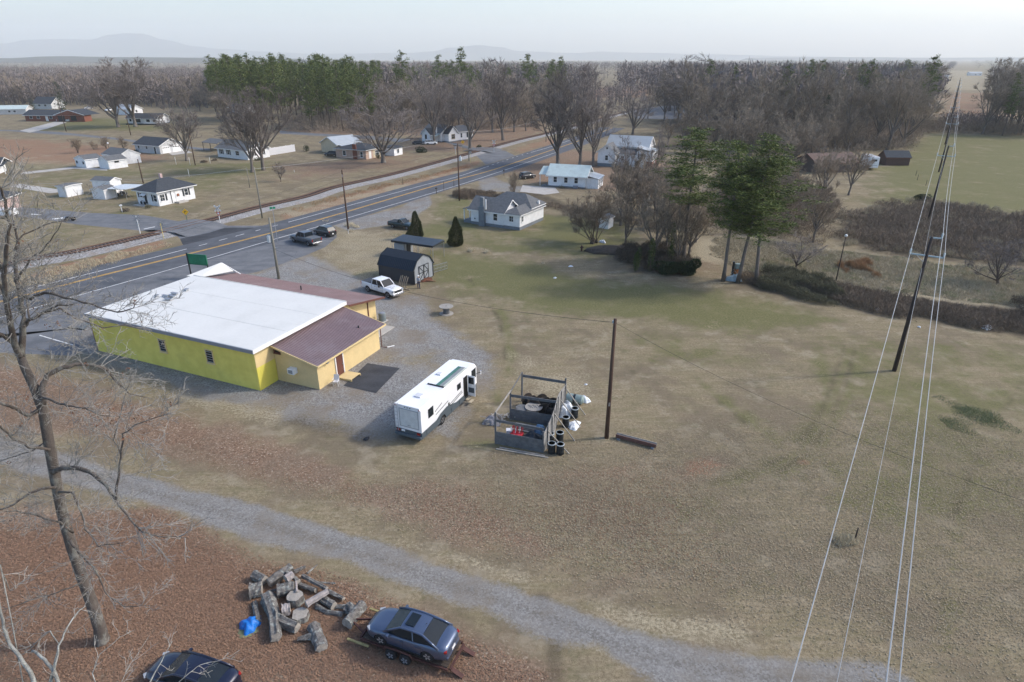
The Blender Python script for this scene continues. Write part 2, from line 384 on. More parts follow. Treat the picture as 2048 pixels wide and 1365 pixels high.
grav_pad = soft([(950,358),(985,352),(1030,372),(1060,374),(1040,386),(960,384)], 1.0, .75)
grav_w = soft([(760,630),(870,620),(960,700),(900,740),(840,700)], 2.0, .3)
up(grav, grav_lot, grav_drive, grav_old, grav_pad)
DC = [(-200,872),(0,903),(140,938),(300,985),(430,1022),(600,1070),(760,1120),(900,1170),(1020,1208),(1130,1248),(1260,1300),(1400,1338),(1600,1360),(1800,1372)]
up(dark, line_mask(DC, .6, .4, .75)); up(dark, soft(DRIVE, .5, .38))
up(straw, line_mask([(u, v - 17 - u * .006) for u, v in DC], .5, .4, .75), line_mask([(u, v + 17 + u * .006) for u, v in DC], .5, .4, .75))
up(straw, line_mask([(560,520),(640,540),(730,600),(800,680),(850,740)], 1.6, 1.2, .6), line_mask([(240,745),(420,800),(600,840),(740,855)], 2.0, 1.0, .6), line_mask([(640,520),(700,560),(760,590),(840,640),(900,700)], .7, .5, .7))
up(dark, line_mask([(600,840),(760,868),(800,880)], 2.5, 1.6, .7), line_mask([(150,712),(330,770),(480,800)], 1.2, .8, .6))
for k, rr in enumerate((0, 22, 40, 58)):      # mower arcs in the middle of the field
    a_ = [(1120 + (60 + rr) * math.cos(t), 672 + (24 + rr * .45) * math.sin(t)) for t in np.linspace(-1.2, 1.9, 12)]
    up(dark, line_mask(a_, .5, .4, .42)); up(straw, line_mask([(u + 10, v) for u, v in a_], .6, .4, .45))
for pts in ([(1690,690),(1668,760),(1640,830),(1590,900),(1500,950),(1380,975)], [(1712,690),(1690,770),(1662,840),(1610,912),(1520,965)], [(940,560),(1000,640),(1010,720),(980,800)], [(2048,760),(1960,900),(1900,1050),(1880,1300)], [(1240,700),(1380,760),(1560,900)]):
    up(dark, line_mask(pts, .6, .5, .55)); up(green, line_mask([(u + 12, v) for u, v in pts], 1.2, 1.0, .7))
# worn, leaf strewn spots inside the lot
wear = .42 * soft([(700,640),(760,700),(900,690),(930,760),(960,800),(800,740),(700,720),(620,800),(700,850),(560,820),(540,790),(650,790)], 2.5)
grav -= wear * grav_lot
wx = gx; ny, nx = GX.shape
# very gentle relief; level wherever something stands close by
def relief(x, y):
    return .035 * math.sin(x * .21 + 1) * math.sin(y * .17) 
verts = np.stack([GX.ravel(), GY.ravel(), np.zeros(GX.size)], 1)
idx = np.arange(nx * ny).reshape(ny, nx)
quads = np.stack([idx[:-1, :-1], idx[:-1, 1:], idx[1:, 1:], idx[1:, :-1]], -1).reshape(-1, 4)
colA = np.stack([green, leaf, clay, np.ones_like(green)], -1).reshape(-1, 4).astype(np.float32)
colB = np.stack([grav, dark, straw, np.ones_like(green)], -1).reshape(-1, 4).astype(np.float32)
def sheet(name, sel):
    q = quads[sel]; used, inv = np.unique(q, return_inverse=True); q = inv.reshape(-1, 4)
    me = bpy.data.meshes.new(name); me.vertices.add(len(used)); me.vertices.foreach_set('co', verts[used].ravel())
    me.loops.add(q.size); me.loops.foreach_set('vertex_index', q.ravel().astype(np.int32))
    me.polygons.add(len(q)); me.polygons.foreach_set('loop_start', (np.arange(len(q)) * 4).astype(np.int32))
    me.polygons.foreach_set('loop_total', np.full(len(q), 4, np.int32)); me.update(calc_edges=True)
    for nm, c in (('colA', colA), ('colB', colB)):
        a = me.attributes.new(nm, 'FLOAT_COLOR', 'POINT'); a.data.foreach_set('color', c[used].ravel())
    me.materials.append(GM)
    return tag(link(name, me), kind='structure')
def cellmean(a): return ((a[:-1, :-1] + a[1:, 1:]) / 2).ravel()
s_lot = cellmean(grav_lot) > .5; s_dr = cellmean(grav_drive) > .5; s_old = (cellmean(np.maximum(grav_old, grav_pad)) > .5) & ~s_lot
tag(sheet('ground', ~(s_lot | s_dr | s_old)), label='winter grass field with tan, green and leaf covered patches')
tag(sheet('gravel_lot', s_lot), label='grey gravel yard around the yellow building')
tag(sheet('gravel_driveway', s_dr), label='grey gravel lane running across the foot of the photo')
tag(sheet('gravel_path', s_old), label='worn gravel drive leading off the highway')

# ---------------- asphalt ----------------
def asphalt(name, c0, c1):
    m, nt, b = newmat(name)
    geo = nt.node('ShaderNodeNewGeometry'); v = geo.outputs['Position']
    st = nt.node('ShaderNodeMapping'); nt.l.new(v, st.inputs[0]); st.inputs['Rotation'].default_value = (0, 0, R(-52)); st.inputs['Scale'].default_value = (.06, .9, 1)
    f = nt.math('ADD', nt.math('MULTIPLY', nt.noise(v, .4, 5, .7), .45), nt.math('MULTIPLY', nt.noise(v, 12, 2), .25))
    f = nt.math('ADD', f, nt.math('MULTIPLY', nt.noise(st.outputs[0], 1.0, 3), .30))
    col = nt.mix(nt.step(f, .38, .62), c0, c1)
    d = nt.node('ShaderNodeTexVoronoi', feature='DISTANCE_TO_EDGE'); nt.l.new(v, d.inputs['Vector']); d.inputs['Scale'].default_value = .11
    w = nt.noise(v, .9, 3); 
    col = nt.mix(nt.math('MULTIPLY', nt.math('SUBTRACT', 1.0, nt.step(d.outputs['Distance'], .002, .008)), nt.math('MULTIPLY', nt.step(w, .5, .65), .6)), col, (.045, .045, .047))
    nt.l.new(col, b.inputs['Base Color']); b.inputs['Roughness'].default_value = .88; b.inputs['Specular IOR Level'].default_value = .25
    bp = nt.node('ShaderNodeBump'); bp.inputs['Strength'].default_value = .2; bp.inputs['Distance'].default_value = .02
    nt.l.new(nt.noise(v, 30, 2), bp.inputs['Height']); nt.l.new(bp.outputs[0], b.inputs['Normal'])
    return m
ASPH = asphalt('road_asphalt', (.072, .078, .088), (.115, .12, .132))
ASPH2 = asphalt('lot_asphalt', (.105, .11, .118), (.175, .18, .188))
ASPH3 = asphalt('patch_asphalt', (.035, .037, .042), (.065, .068, .075))
CONC = M('pale_concrete', (.42, .40, .37), .9, var=.15, scale=.8, dirt=(.25, .22, .18), dirtamt=.4, spec=.15)
def flat(name, poly, z, mat, label=None, px=True, th=.0, dense=True):
    pts = [P(u, v) for u, v in poly] if px else [Vector((a, b, 0)) for a, b in poly]
    mb = MB()
    if th: mb.prism([(p.x, p.y) for p in pts][::(1)], z - th, z)
    else: mb.add([(p.x, p.y, z) for p in pts], [tuple(range(len(pts)))])
    me = mb.mesh(name, mat)
    bm = bmesh.new(); bm.from_mesh(me); bmesh.ops.triangulate(bm, faces=bm.faces); bmesh.ops.recalc_face_normals(bm, faces=bm.faces)
    if not th:
        for f in bm.faces:
            if f.normal.z < 0: f.normal_flip()
    bm.to_mesh(me); bm.free()
    o = link(name, me); tag(o, label=label, kind='structure'); return o
def smooth_line(pts, n=6, px=True):      # Catmull-Rom through ground points
    p = [P(u, v) for u, v in pts] if px else [Vector(q) for q in pts]
    p = [p[0] * 2 - p[1]] + p + [p[-1] * 2 - p[-2]]; out = []
    for i in range(1, len(p) - 2):
        for k in range(n):
            t = k / n; a, b, c, d = p[i - 1], p[i], p[i + 1], p[i + 2]
            out.append(.5 * ((2 * b) + (c - a) * t + (2 * a - 5 * b + 4 * c - d) * t * t + (3 * b - a - 3 * c + d) * t ** 3))
    out.append(p[-2]); return out
def ribbon(name, line, o0, o1, z, mat, kind='structure', label=None, dash=None, parent=None):
    """strip along a ground line between sideways offsets o0 and o1 (left positive)"""
    mb = MB(); L = 0.0
    if dash:
        pts = []; 
        for a, b in zip(line[:-1], line[1:]):
            n = max(1, int((b - a).length / .5)); pts += [a.lerp(b, k / n) for k in range(n)]
        line = pts
    for i, (a, b) in enumerate(zip(line[:-1], line[1:])):
        d0 = (line[min(i + 1, len(line) - 1)] - line[max(i - 1, 0)]).normalized(); d1 = (line[min(i + 2, len(line) - 1)] - line[i]).normalized()
        n0 = Vector((-d0.y, d0.x, 0)); n1 = Vector((-d1.y, d1.x, 0)); L += (b - a).length
        if dash and (L % (dash[0] + dash[1])) > dash[0]: continue
        q = [a + n0 * o0, b + n1 * o0, b + n1 * o1, a + n0 * o1]
        if (q[1] - q[0]).cross(q[2] - q[0]).z < 0: q = q[::-1]
        mb.add([(p.x, p.y, z) for p in q], [(0, 1, 2, 3)])
    o = mb.build(name, mat, parent)
    if parent is None: tag(o, label=label, kind=kind)
    return o
# the highway's painted centre line, through points of the photograph
CL = smooth_line([(-330,692),(-160,645),(0,604),(95,579),(250,540),(512,474.5),(687,426),(887,367),(987,340),(1094,304),(1150,285),(1190,270),(1225,256)], 5)
far_e = [(-330,672),(-160,632),(0,592),(175,549),(365,501),(577,445),(844,372),(922,352),(1024,317),(1099,295),(1144,280)]
near_e = [(-330,726),(-160,681),(0,636),(375,530),(512,490),(687,439),(912,372.5),(1012,340),(1111,306)]
flat_far = smooth_line(far_e, 4); flat_near = smooth_line(near_e, 4)
ribbon('highway_road', CL, -5.6, 5.6, .012, ASPH, label='two lane asphalt highway crossing behind the yellow building')
LOTP = [(-330,720),(0,634),(375,528),(512,489),(600,462),(650,448),(670,455),(674,475),(650,495),(612,511),(557,531),(512,545),(470,552),(300,640),(165,655),(160,690),(150,712),(0,706),(-330,700)]
flat('parking_lot', LOTP, .006, ASPH2, 'worn asphalt parking lot between highway and yellow building')
JUNC = [(360,478),(352,470),(334,467.5),(312,465),(262,460),(160,450),(62,436),(-150,424),(-150,398),(45,415),(175,426),(287,431),(362,444),(400,448),(450,452),(540,452),(500,470),(430,486),(374,501)]
flat('side_road', [(u, v) for u, v in JUNC], .008, ASPH2, 'grey side road crossing the railway at the left')
flat('side_road_apron', [(372,500),(366,490),(360,478),(420,466),(450,456),(512,456),(540,452),(500,470),(430,486)], .010, ASPH3, 'darker asphalt apron where the side road meets the highway')
CONCX = [(350,472),(335,466),(322,462),(395,446),(448,452),(420,466),(360,477)]
flat('second_side_road', [(860,275),(905,290),(940,300),(972,330),(1030,312),(1010,302),(968,300),(915,288),(870,281),(800,278),(730,272),(640,268),(560,262),(560,268),(700,276),(800,285)], .009, ASPH2, 'narrow side road passing the white gabled house')
flat('far_lane', [(-100,262),(20,263),(60,266),(150,272),(240,281),(330,294),(420,302),(420,298),(320,288),(230,276),(120,265),(75,262),(-100,258)], .010, ASPH2, 'grey lane curving past the brown field')
flat('brick_house_drive', [(40,262),(110,244),(135,245),(95,258),(60,266)], .014, CONC, 'pale concrete drive to the brick ranch house')
flat('shed_path', [(46,345),(150,334),(215,338),(215,342),(150,338),(40,350)], .01, CONC, 'concrete walk leading to the row of white sheds')
flat('concrete_slab', [(17,373),(40,368),(120,380),(120,385),(100,387)], .012, CONC, 'bare concrete slab on the lawn')
flat('parking_slab', [(1045,371),(1110,376),(1119,386),(1090,390),(1040,384)], .012, CONC, 'pale concrete parking strip beside the green roofed house')
flat('garage_apron', [(330,303),(372,300),(385,306),(345,311)], .012, CONC, 'concrete apron in front of the double garage')
flat('distant_parking_lot', [(1260,222),(1330,212),(1480,214),(1490,226),(1400,240),(1270,238)], .02, ASPH2, 'distant grey car park beyond the bare trees')
flat('black_pad', [(687,772),(735,727),(800,737),(752,787)], .022, ASPH3, 'square patch of fresh black asphalt behind the yellow building')
YEL = M('road_yellow', (.62, .36, .06), .8, var=.25, scale=1.5, dirt=(.12, .11, .1), dirtamt=.35)
WHT = M('road_white', (.68, .68, .66), .8, var=.2, scale=1.5, dirt=(.16, .16, .16), dirtamt=.35)
ribbon('yellow_line', CL, .08, .26, .02, YEL, label='double yellow centre line, far stripe')
ribbon('yellow_line', CL, -.26, -.08, .02, YEL, label='double yellow centre line, near stripe')
ribbon('edge_line', flat_near, -.08, .1, .02, WHT, label='white edge line on the near side of the highway')
def sub(line, a, b):
    L = 0; out = []; tot = [0]
    for p, q in zip(line[:-1], line[1:]): tot.append(tot[-1] + (q - p).length)
    return [p for p, t in zip(line, tot) if a <= t <= b]
far_fine = smooth_line(far_e, 24)
def nearest_len(line, pt):
    L = 0; best = (1e9, 0)
    for p, q in zip(line[:-1], line[1:]):
        d = (p - pt).length
        if d < best[0]: best = (d, L)
        L += (q - p).length
    return best[1]
k1, k2, k3, k4 = [nearest_len(far_fine, P(*q)) for q in ((365,501), (577,445), (969,333), (1060,306))]
ribbon('edge_line', sub(far_fine, 0, k1), -.08, .1, .02, WHT, label='white edge line on the far side, left of the side road')
ribbon('edge_line', sub(far_fine, k1, k2), -.08, .1, .02, WHT, dash=(1.2, 2.4), label='dashed white edge line across the side road mouth')
ribbon('edge_line', sub(far_fine, k2, k3), -.08, .1, .02, WHT, label='white edge line on the far side between the two side roads')
ribbon('edge_line', sub(far_fine, k3, k4), -.08, .1, .02, WHT, dash=(1.2, 2.4), label='dashed white edge line across the second side road mouth')
ribbon('edge_line', sub(far_fine, k4, 1e9), -.08, .1, .02, WHT, label='white edge line on the far side beyond the second side road')
flat('parking_line', [(80,670.5),(147,690),(146,691.5),(79,672)], .02, WHT, 'faded white parking stripe left of the yellow building')
flat('stop_line', [(288,458.2),(310,453.8),(310.6,454.7),(288.6,459.2)], .02, WHT, 'white stop bar before the railway crossing')
for i, q in enumerate([[(105,438),(140,434),(140,436),(105,440)], [(60,428),(84,430),(84,431),(60,429.5)]]):
    flat('lane_mark', q, .02, WHT, ['short white lane mark on the side road by the trailer', 'short white lane mark at the far left of the side road'][i])

# ---------------- railway ----------------
RUST = M('rail_rust', (.13, .075, .055), .7, var=.25, scale=3); TIE = M('tie_wood', (.075, .055, .045), .9, var=.35, scale=4)
m, nt, b = newmat('ballast'); geo = nt.node('ShaderNodeNewGeometry')
vg = nt.vor(geo.outputs['Position'], 7); sg = nt.node('ShaderNodeSeparateColor'); nt.l.new(vg, sg.inputs[0])
col = nt.mix(sg.outputs[0], (.15, .145, .14), (.36, .35, .34)); col = nt.mix(nt.math('MULTIPLY', nt.step(nt.noise(geo.outputs['Position'], .5, 4), .5, .65), .5), col, (.22, .17, .13))
nt.l.new(col, b.inputs['Base Color']); b.inputs['Roughness'].default_value = .95; BALL = m
RL = smooth_line([(-330,610),(-100,565),(30,530),(165,505),(326,468),(402,449),(512,419.5),(609,397),(672,377),(794,349),(922,314),(1024,285),(1111,264.5),(1161,250.5),(1225,232),(1300,215)], 5)
rt = thing('railway_track', 'single rusty railway track on a grey stone bed beside the highway', 'railway')
mb = MB()
prof = [(-3.6, .0), (-1.5, .30), (1.5, .30), (2.3, 0)]
pv = []
for i, p in enumerate(RL):
    d = (RL[min(i + 1, len(RL) - 1)] - RL[max(i - 1, 0)]).normalized(); n = Vector((-d.y, d.x, 0))
    pv.append([p + n * o + Vector((0, 0, z)) for o, z in prof])
for i in range(len(pv) - 1):
    for k in range(3):
        mb.add([pv[i][k], pv[i + 1][k], pv[i + 1][k + 1], pv[i][k + 1]], [(3, 2, 1, 0)])
bo = mb.build('ballast_bed', BALL, rt)
for sgn in (-1, 1):
    mb = MB()
    for i in range(len(RL) - 1):
        def off(j):
            d = (RL[min(j + 1, len(RL) - 1)] - RL[max(j - 1, 0)]).normalized(); return RL[j] + Vector((-d.y, d.x, 0)) * sgn * .75 + Vector((0, 0, .47))
        mb.beam(off(i), off(i + 1), .09, .16)
    mb.build('rail', RUST, rt)
tm = MB().box((0, 0, 0), (.24, 2.6, .16)).mesh('sleeper', TIE)
L = 0; pts = []
tot = 0
for a, b in zip(RL[:-1], RL[1:]):
    l = (b - a).length; k = 0
    while L < l:
        pts.append((a.lerp(b, L / l), math.atan2((b - a).y, (b - a).x))); L += .6
    L -= l
cross = [P(360, 459), P(1000, 290)]
pts = [(p, r) for p, r in pts if (p - cross[0]).length > 4.6 and (p - P(968, 301)).length > 5]
pts.sort(key=lambda q: (q[0] - Vector((0, 40, 0))).length)
for i, (p, r) in enumerate(pts[:300]):
    o = link('sleeper', tm, rt, loc=(p.x, p.y, .33), rz=r + rnd.uniform(-.03, .03))
mb = MB()
for p, r in pts[300:900]: mb.box((p.x, p.y, .33), (.24, 2.6, .16), rz=r)
tag(mb.build('far_sleepers', TIE, rt), kind='stuff')
for q, lb in (((372,456), 'concrete crossing panels where the left side road crosses the rails'), ((968,301), 'crossing panels at the second side road')):
    c = P(*q); rr = 0; best = min(pts, key=lambda t: (t[0] - c).length); rr = best[1]
    i0 = min(range(len(RL)), key=lambda i: (RL[i] - c).length); c = RL[i0]
    cr = thing('level_crossing', lb, 'crossing', (c.x, c.y, 0), rr)
    for y0, y1 in ((-2.6, -.85), (-.66, .66), (.85, 2.3)):
        n = 4
        for k in range(n): MB().bb(-4.4 + k * 2.2 + .02, -4.4 + (k + 1) * 2.2 - .02, y0, y1, .28, .5).build('panel', ASPH2, cr, bevel=.02)
    mb = MB()
    mb.add([(-4.4, -5.5, .015), (4.4, -5.5, .015), (4.4, -2.6, .5), (-4.4, -2.6, .5)], [(0, 1, 2, 3)])
    mb.add([(-4.4, 2.3, .5), (4.4, 2.3, .5), (4.4, 5.5, .015), (-4.4, 5.5, .015)], [(0, 1, 2, 3)])
    mb.build('ramp', ASPH2, cr)
# ---------------- trees ----------------
BARK = M('bark_grey', (.15, .13, .115), .95, var=.35, scale=1.5, bump=.5, dirt=(.26, .26, .23), dirtamt=.5, spec=.1, stretch=(1, 1, .3))
BARK2 = M('bark_brown', (.12, .095, .08), .95, var=.3, scale=1.5, bump=.4, spec=.1)
def twigmat(name, c0, c1):
    m, nt, b = newmat(name)
    oi = nt.node('ShaderNodeObjectInfo'); geo = nt.node('ShaderNodeNewGeometry')
    f = nt.math('ADD', nt.math('MULTIPLY', oi.outputs['Random'], .7), nt.math('MULTIPLY', geo.outputs['Random Per Island'], .3))
    nt.l.new(nt.mix(f, c0, c1), b.inputs['Base Color']); b.inputs['Roughness'].default_value = .95; b.inputs['Specular IOR Level'].default_value = .05
    return m
TWIG = twigmat('twigs', (.14, .12, .108), (.31, .27, .245))
TWIGR = twigmat('twigs_reddish', (.19, .15, .11), (.38, .31, .235))
TWIGF = twigmat('twigs_woods', (.145, .12, .092), (.40, .335, .262))
def needlemat(name, c0, c1, c2):
    m, nt, b = newmat(name)
    oi = nt.node('ShaderNodeObjectInfo'); geo = nt.node('ShaderNodeNewGeometry'); tc = nt.node('ShaderNodeTexCoord')
    f = nt.math('ADD', nt.math('MULTIPLY', geo.outputs['Random Per Island'], .5), nt.math('MULTIPLY', nt.noise(tc.outputs['Object'], .5, 2), .5))
    col = nt.mix(nt.step(f, .25, .75), c0, c1); col = nt.mix(nt.math('MULTIPLY', oi.outputs['Random'], .5), col, c2)
    nt.l.new(col, b.inputs['Base Color']); b.inputs['Roughness'].default_value = .7; b.inputs['Specular IOR Level'].default_value = .2
    return m
NEED = needlemat('pine_needles', (.045, .068, .02), (.175, .205, .055), (.12, .155, .045))
NEEDD = needlemat('dark_needles', (.02, .034, .018), (.06, .085, .035), (.035, .052, .026))
NEEDY = needlemat('conifer_olive', (.03, .042, .015), (.11, .11, .045), (.06, .07, .03))
LEAFD = needlemat('evergreen_leaves', (.018, .028, .014), (.055, .075, .028), (.035, .05, .02))

def rvec(r): 
    while True:
        v = Vector((r.uniform(-1, 1), r.uniform(-1, 1), r.uniform(-1, 1)))
        if .05 < v.length < 1: return v.normalized()
def tri(mb, p, d, w, r):
    s = d.cross(rvec(r))
    s = s.normalized() * w if s.length > 1e-6 else Vector((w, 0, 0))
    mb.v += [tuple(p - s * .5), tuple(p + s * .5), tuple(p + d)]; o = len(mb.v) - 3
    mb.f.append((o, o + 1, o + 2)); mb.m.append(mb.mi)
def path(p, d, L, r, k=4, wob=.18, up=.12):
    pts = [p.copy()]; d = d.normalized()
    for i in range(k):
        d = (d + rvec(r) * wob + Vector((0, 0, up))).normalized(); p = p + d * (L / k); pts.append(p.copy())
    return pts
def at(pts, t):
    f = t * (len(pts) - 1); i = min(int(f), len(pts) - 2); a = pts[i].lerp(pts[i + 1], f - i)
    return a, (pts[i + 1] - pts[i]).normalized()
def bare_tree(seed, Ht=18.0, trunkf=.28, spread=1.0, n=(8, 6, 6, 5), tw=.035, twl=.9, upb=.10, stems=1, r0=None, multi=False):
    """returns (trunk mesh builder, crown mesh builder) of a leafless broadleaf tree"""
    r = random.Random(seed); T = MB(); K = MB(); r0 = r0 or Ht * .021
    def kids(pts, L, rad, lev):
        cnt = n[lev]
        for i in range(cnt):
            t = r.uniform(.28, 1.0) if lev else r.uniform(.3, 1)
            if lev == 1: t = .22 + .78 * (i + r.random()) / cnt
            p, d = at(pts, t)
            side = d.cross(rvec(r)).normalized(); a = r.uniform(.45, .95)
            nd = (d * math.cos(a) + side * math.sin(a)).normalized()
            l = L * r.uniform(.42, .68) * (1.15 - .45 * t)
            if lev == 3 or lev == len(n) - 1:
                tri(K, p, (nd + Vector((0, 0, .25))).normalized() * twl * r.uniform(.6, 1.3), tw, r)
            else:
                q = path(p, nd, l, r, 3, .2, upb); w = rad * (.55 if lev else .6)
                K.tube(q, [w, w * .75, w * .5, w * .25], 3, False) if lev < 2 else K.tube([q[0], q[2], q[3]], [w, w * .6, w * .3], 3, False)
                kids(q, l, w, lev + 1)
    for st in range(stems):
        base = Vector((0, 0, -.1)) + (Vector((r.uniform(-.3, .3), r.uniform(-.3, .3), 0)) if stems > 1 else Vector())
        lean = Vector((r.uniform(-.06, .06), r.uniform(-.06, .06), 1)) if stems == 1 else Vector((math.cos(st * 2.4) * .28 * spread, math.sin(st * 2.4) * .28 * spread, 1))
        tr = path(base, lean, Ht * trunkf, r, 4, .05, .1)
        rr = r0 / (stems ** .5)
        T.tube([tr[0]] + [tr[0] + Vector((0, 0, .35))] + tr[1:], [rr * 1.5, rr * 1.1] + [rr * (1 - .09 * i) for i in range(1, len(tr))], 8)
        m = n[0] if stems == 1 else max(3, n[0] // stems + 1)
        for i in range(m):
            top = i < max(2, m // 3)
            p, d = at(tr, r.uniform(.86, 1.0) if top else r.uniform(.5, 1))
            az = 2 * math.pi * (i + r.uniform(-.3, .3)) / m * (1.0 if m > 3 else 1)
            tilt = r.uniform(.05, .38) if top else r.uniform(.45, 1.0)
            tilt *= spread
            nd = Vector((math.cos(az) * math.sin(tilt), math.sin(az) * math.sin(tilt), math.cos(tilt)))
            L = Ht * (1 - trunkf) * r.uniform(.85, 1.0) * (1.0 if top else .80)
            w = rr * r.uniform(.48, .62)
            q = path(p - nd * rr * .3, nd, L, r, 5, .13, .10)
            T.tube(q, [w, w * .8, w * .62, w * .45, w * .3, w * .12], 5, False)
            kids(q, L * .62, w * .6, 1)
    return T, K
def pine(seed, Ht=22.0, bare=.45, rad=3.6, dens=1.0, size=.32, clump=12, shape='loblolly'):
    r = random.Random(seed); T = MB(); K = MB()
    tr = path(Vector((0, 0, -.1)), Vector((r.uniform(-.03, .03), r.uniform(-.03, .03), 1)), Ht, r, 8, .02, .0)
    r0 = Ht * .0095
    T.tube(tr, [r0 * 1.25] + [r0 * (1 - .1 * i) for i in range(1, len(tr))], 7)
    nb = int(Ht * (1 - bare) * 3.4 * dens)
    for i in range(nb):
        t = bare + (1 - bare) * ((i + r.random()) / nb); p, d = at(tr, min(t, .995)); f = (t - bare) / (1 - bare)
        if shape == 'loblolly': L = rad * (math.sin(math.pi * min(.98, .22 + .72 * f)) ** .8) * r.uniform(.5, 1.15)
        else: L = rad * (1 - f) ** .85 * r.uniform(.75, 1.1) + .15
        az = r.uniform(0, 6.283); el = r.uniform(-.15, .55) if shape == 'loblolly' else r.uniform(-.1, .3)
        if f > .85: el += .5
        nd = Vector((math.cos(az) * math.cos(el), math.sin(az) * math.cos(el), math.sin(el)))
        q = path(p, nd, L, r, 3, .18, .12); w = max(.03, r0 * .28 * (1 - f * .6))
        T.tube(q, [w, w * .7, w * .5, w * .2], 3, False)
        nc = max(2, int(L * 2.2 * dens))
        for j in range(nc):
            tt = r.uniform(.3, 1.0) if shape == 'loblolly' else r.uniform(.1, 1)
            cp, cd = at(q, tt); cp = cp + rvec(r) * L * .22
            cr = r.uniform(.45, 1.15) * (1 if shape == 'loblolly' else .7)
            for k in range(clump):
                v = rvec(r); v.z = abs(v.z) * .7 - .1
                tri(K, cp + v * cr * r.uniform(.1, .8), (v + rvec(r) * .4).normalized() * size * r.uniform(.7, 1.5), size * .5, r)
    return T, K
def leafy(seed, r3, n=900, size=.14, blobs=6):
    """dense evergreen shrub or cone shell of small leaves"""
    r = random.Random(seed); K = MB()
    cs = [(rvec(r) * .45, r.uniform(.4, .62)) for _ in range(blobs)]
    for i in range(n):
        c, q = r.choice(cs); v = rvec(r); p = c + v * q * r.uniform(.75, 1.02)
        p = Vector((p.x * r3[0], p.y * r3[1], max(0.02, (p.z + .75) / 1.6 * r3[2] * 1.0)))
        tri(K, p, (v + rvec(r) * .6).normalized() * size * r.uniform(.7, 1.5), size * .6, r)
    return K
def cone_bush(seed, Ht, rad, n=11000, size=.26):
    r = random.Random(seed); T = MB().tube([(0, 0, 0), (0, 0, Ht * .8)], [.12, .03], 6); K = MB()
    lumps = [(r.uniform(0, 6.283), r.random(), r.uniform(.08, .30)) for _ in range(60)]
    for i in range(n):
        z = Ht * (1 - math.sqrt(r.random())) if r.random() < .75 else r.uniform(0, Ht * .95); f = z / Ht; az = r.uniform(0, 6.283)
        prof = (1 - f) ** .75 * (1.0 if f > .12 else .78 + 1.8 * f)
        bump_ = sum(a * math.exp(-((az - q + math.pi) % 6.283 - math.pi) ** 2 * 6 - (f - h) ** 2 * 60) for q, h, a in lumps)
        rr = rad * prof * (r.uniform(.55, 1.05) + bump_)
        p = Vector((math.cos(az) * rr, math.sin(az) * rr, z + .05)); out = Vector((math.cos(az), math.sin(az), r.uniform(.2, .9)))
        tri(K, p, (out + rvec(r) * .5).normalized() * size * r.uniform(.6, 1.5), size * .55, r)
    return T, K
def protos(builders, barkm, crownm, tn='trunk', cn='crown'):
    out = []
    for T, K, Ht in builders:
        out.append((T.mesh(tn, barkm, True) if T else None, K.mesh(cn, crownm), Ht))
    return out
BIG = protos([(*bare_tree(s, 18, tf, sp, (9, 7, 6, 20), tw=.048, twl=.95), 18) for s, tf, sp in ((1, .22, .95), (2, .25, 1.05), (3, .2, .8))], BARK, TWIG)
FOR = protos([(*bare_tree(s, 18, tf, sp, (8, 6, 5, 20), tw=.065, twl=1.15), 18) for s, tf, sp in ((11, .26, .72), (12, .30, .66), (13, .22, .9), (14, .28, .75), (15, .35, .5), (16, .18, 1.1))], BARK, TWIGF)
FORR = [(a, b.copy(), c) for a, b, c in FOR]
for _, b_, _ in FORR: b_.materials.clear(); b_.materials.append(TWIGR)
SHR = protos([(*bare_tree(s, 5, .06, 1.0, (12, 6, 4, 12), tw=.03, twl=.5, stems=6, r0=.16), 5) for s in (21, 22)], BARK2, TWIGR)
SML = protos([(*bare_tree(s, 7, .2, .7, (8, 6, 5, 12), tw=.03, twl=.5), 7) for s in (24, 25)], BARK2, TWIG)
PIN = protos([(*pine(s, 22, b_, r_, .95, .50, 11), 22) for s, b_, r_ in ((31, .32, 4.2), (32, .38, 3.8), (33, .24, 4.6), (34, .42, 4.0))], BARK2, NEED)
CED = protos([(*pine(s, 12, .05, 3.2, 1.2, .30, 10, 'cone'), 12) for s in (41, 42)], BARK2, NEEDD)
def hdim(pr):
    if pr[0] is None or 'h' not in pr[1]:
        co = np.empty(len(pr[1].vertices) * 3); pr[1].vertices.foreach_get('co', co); co = co.reshape(-1, 3)
        pr[1]['h'] = float(np.percentile(co[:, 2], 99.97)); pr[1]['w'] = float(np.percentile(np.hypot(co[:, 0], co[:, 1]), 96))
    return pr[1]['h'], pr[1]['w']
def tree(name, pr, loc, height, width=None, label='', cat='tree', group=None, rz=None, lean=None):
    h, w = hdim(pr); sz = height / h; sx = sz if width is None else width / 2 / w
    sx = min(max(sx, sz * .45), sz * 1.9)
    t = thing(name, label, cat, (loc[0], loc[1], 0), rnd.uniform(0, 6.28) if rz is None else rz, group)
    t.scale = (sx, sx, sz)
    if lean: t.rotation_euler = (lean[1], lean[0], t.rotation_euler[2])
    if pr[0]: link('trunk', pr[0], t)
    link('crown', pr[1], t); return t
def ptree(name, pr, u, v, topv, wpx=None, **k):
    b = P(u, v); d = math.hypot(b.y, CH) 
    w = None if wpx is None else wpx * (b.y * _c + CH * _s - 8) / 1251.0
    return tree(name, pr, b, hgt((u, v), topv), w, **k)
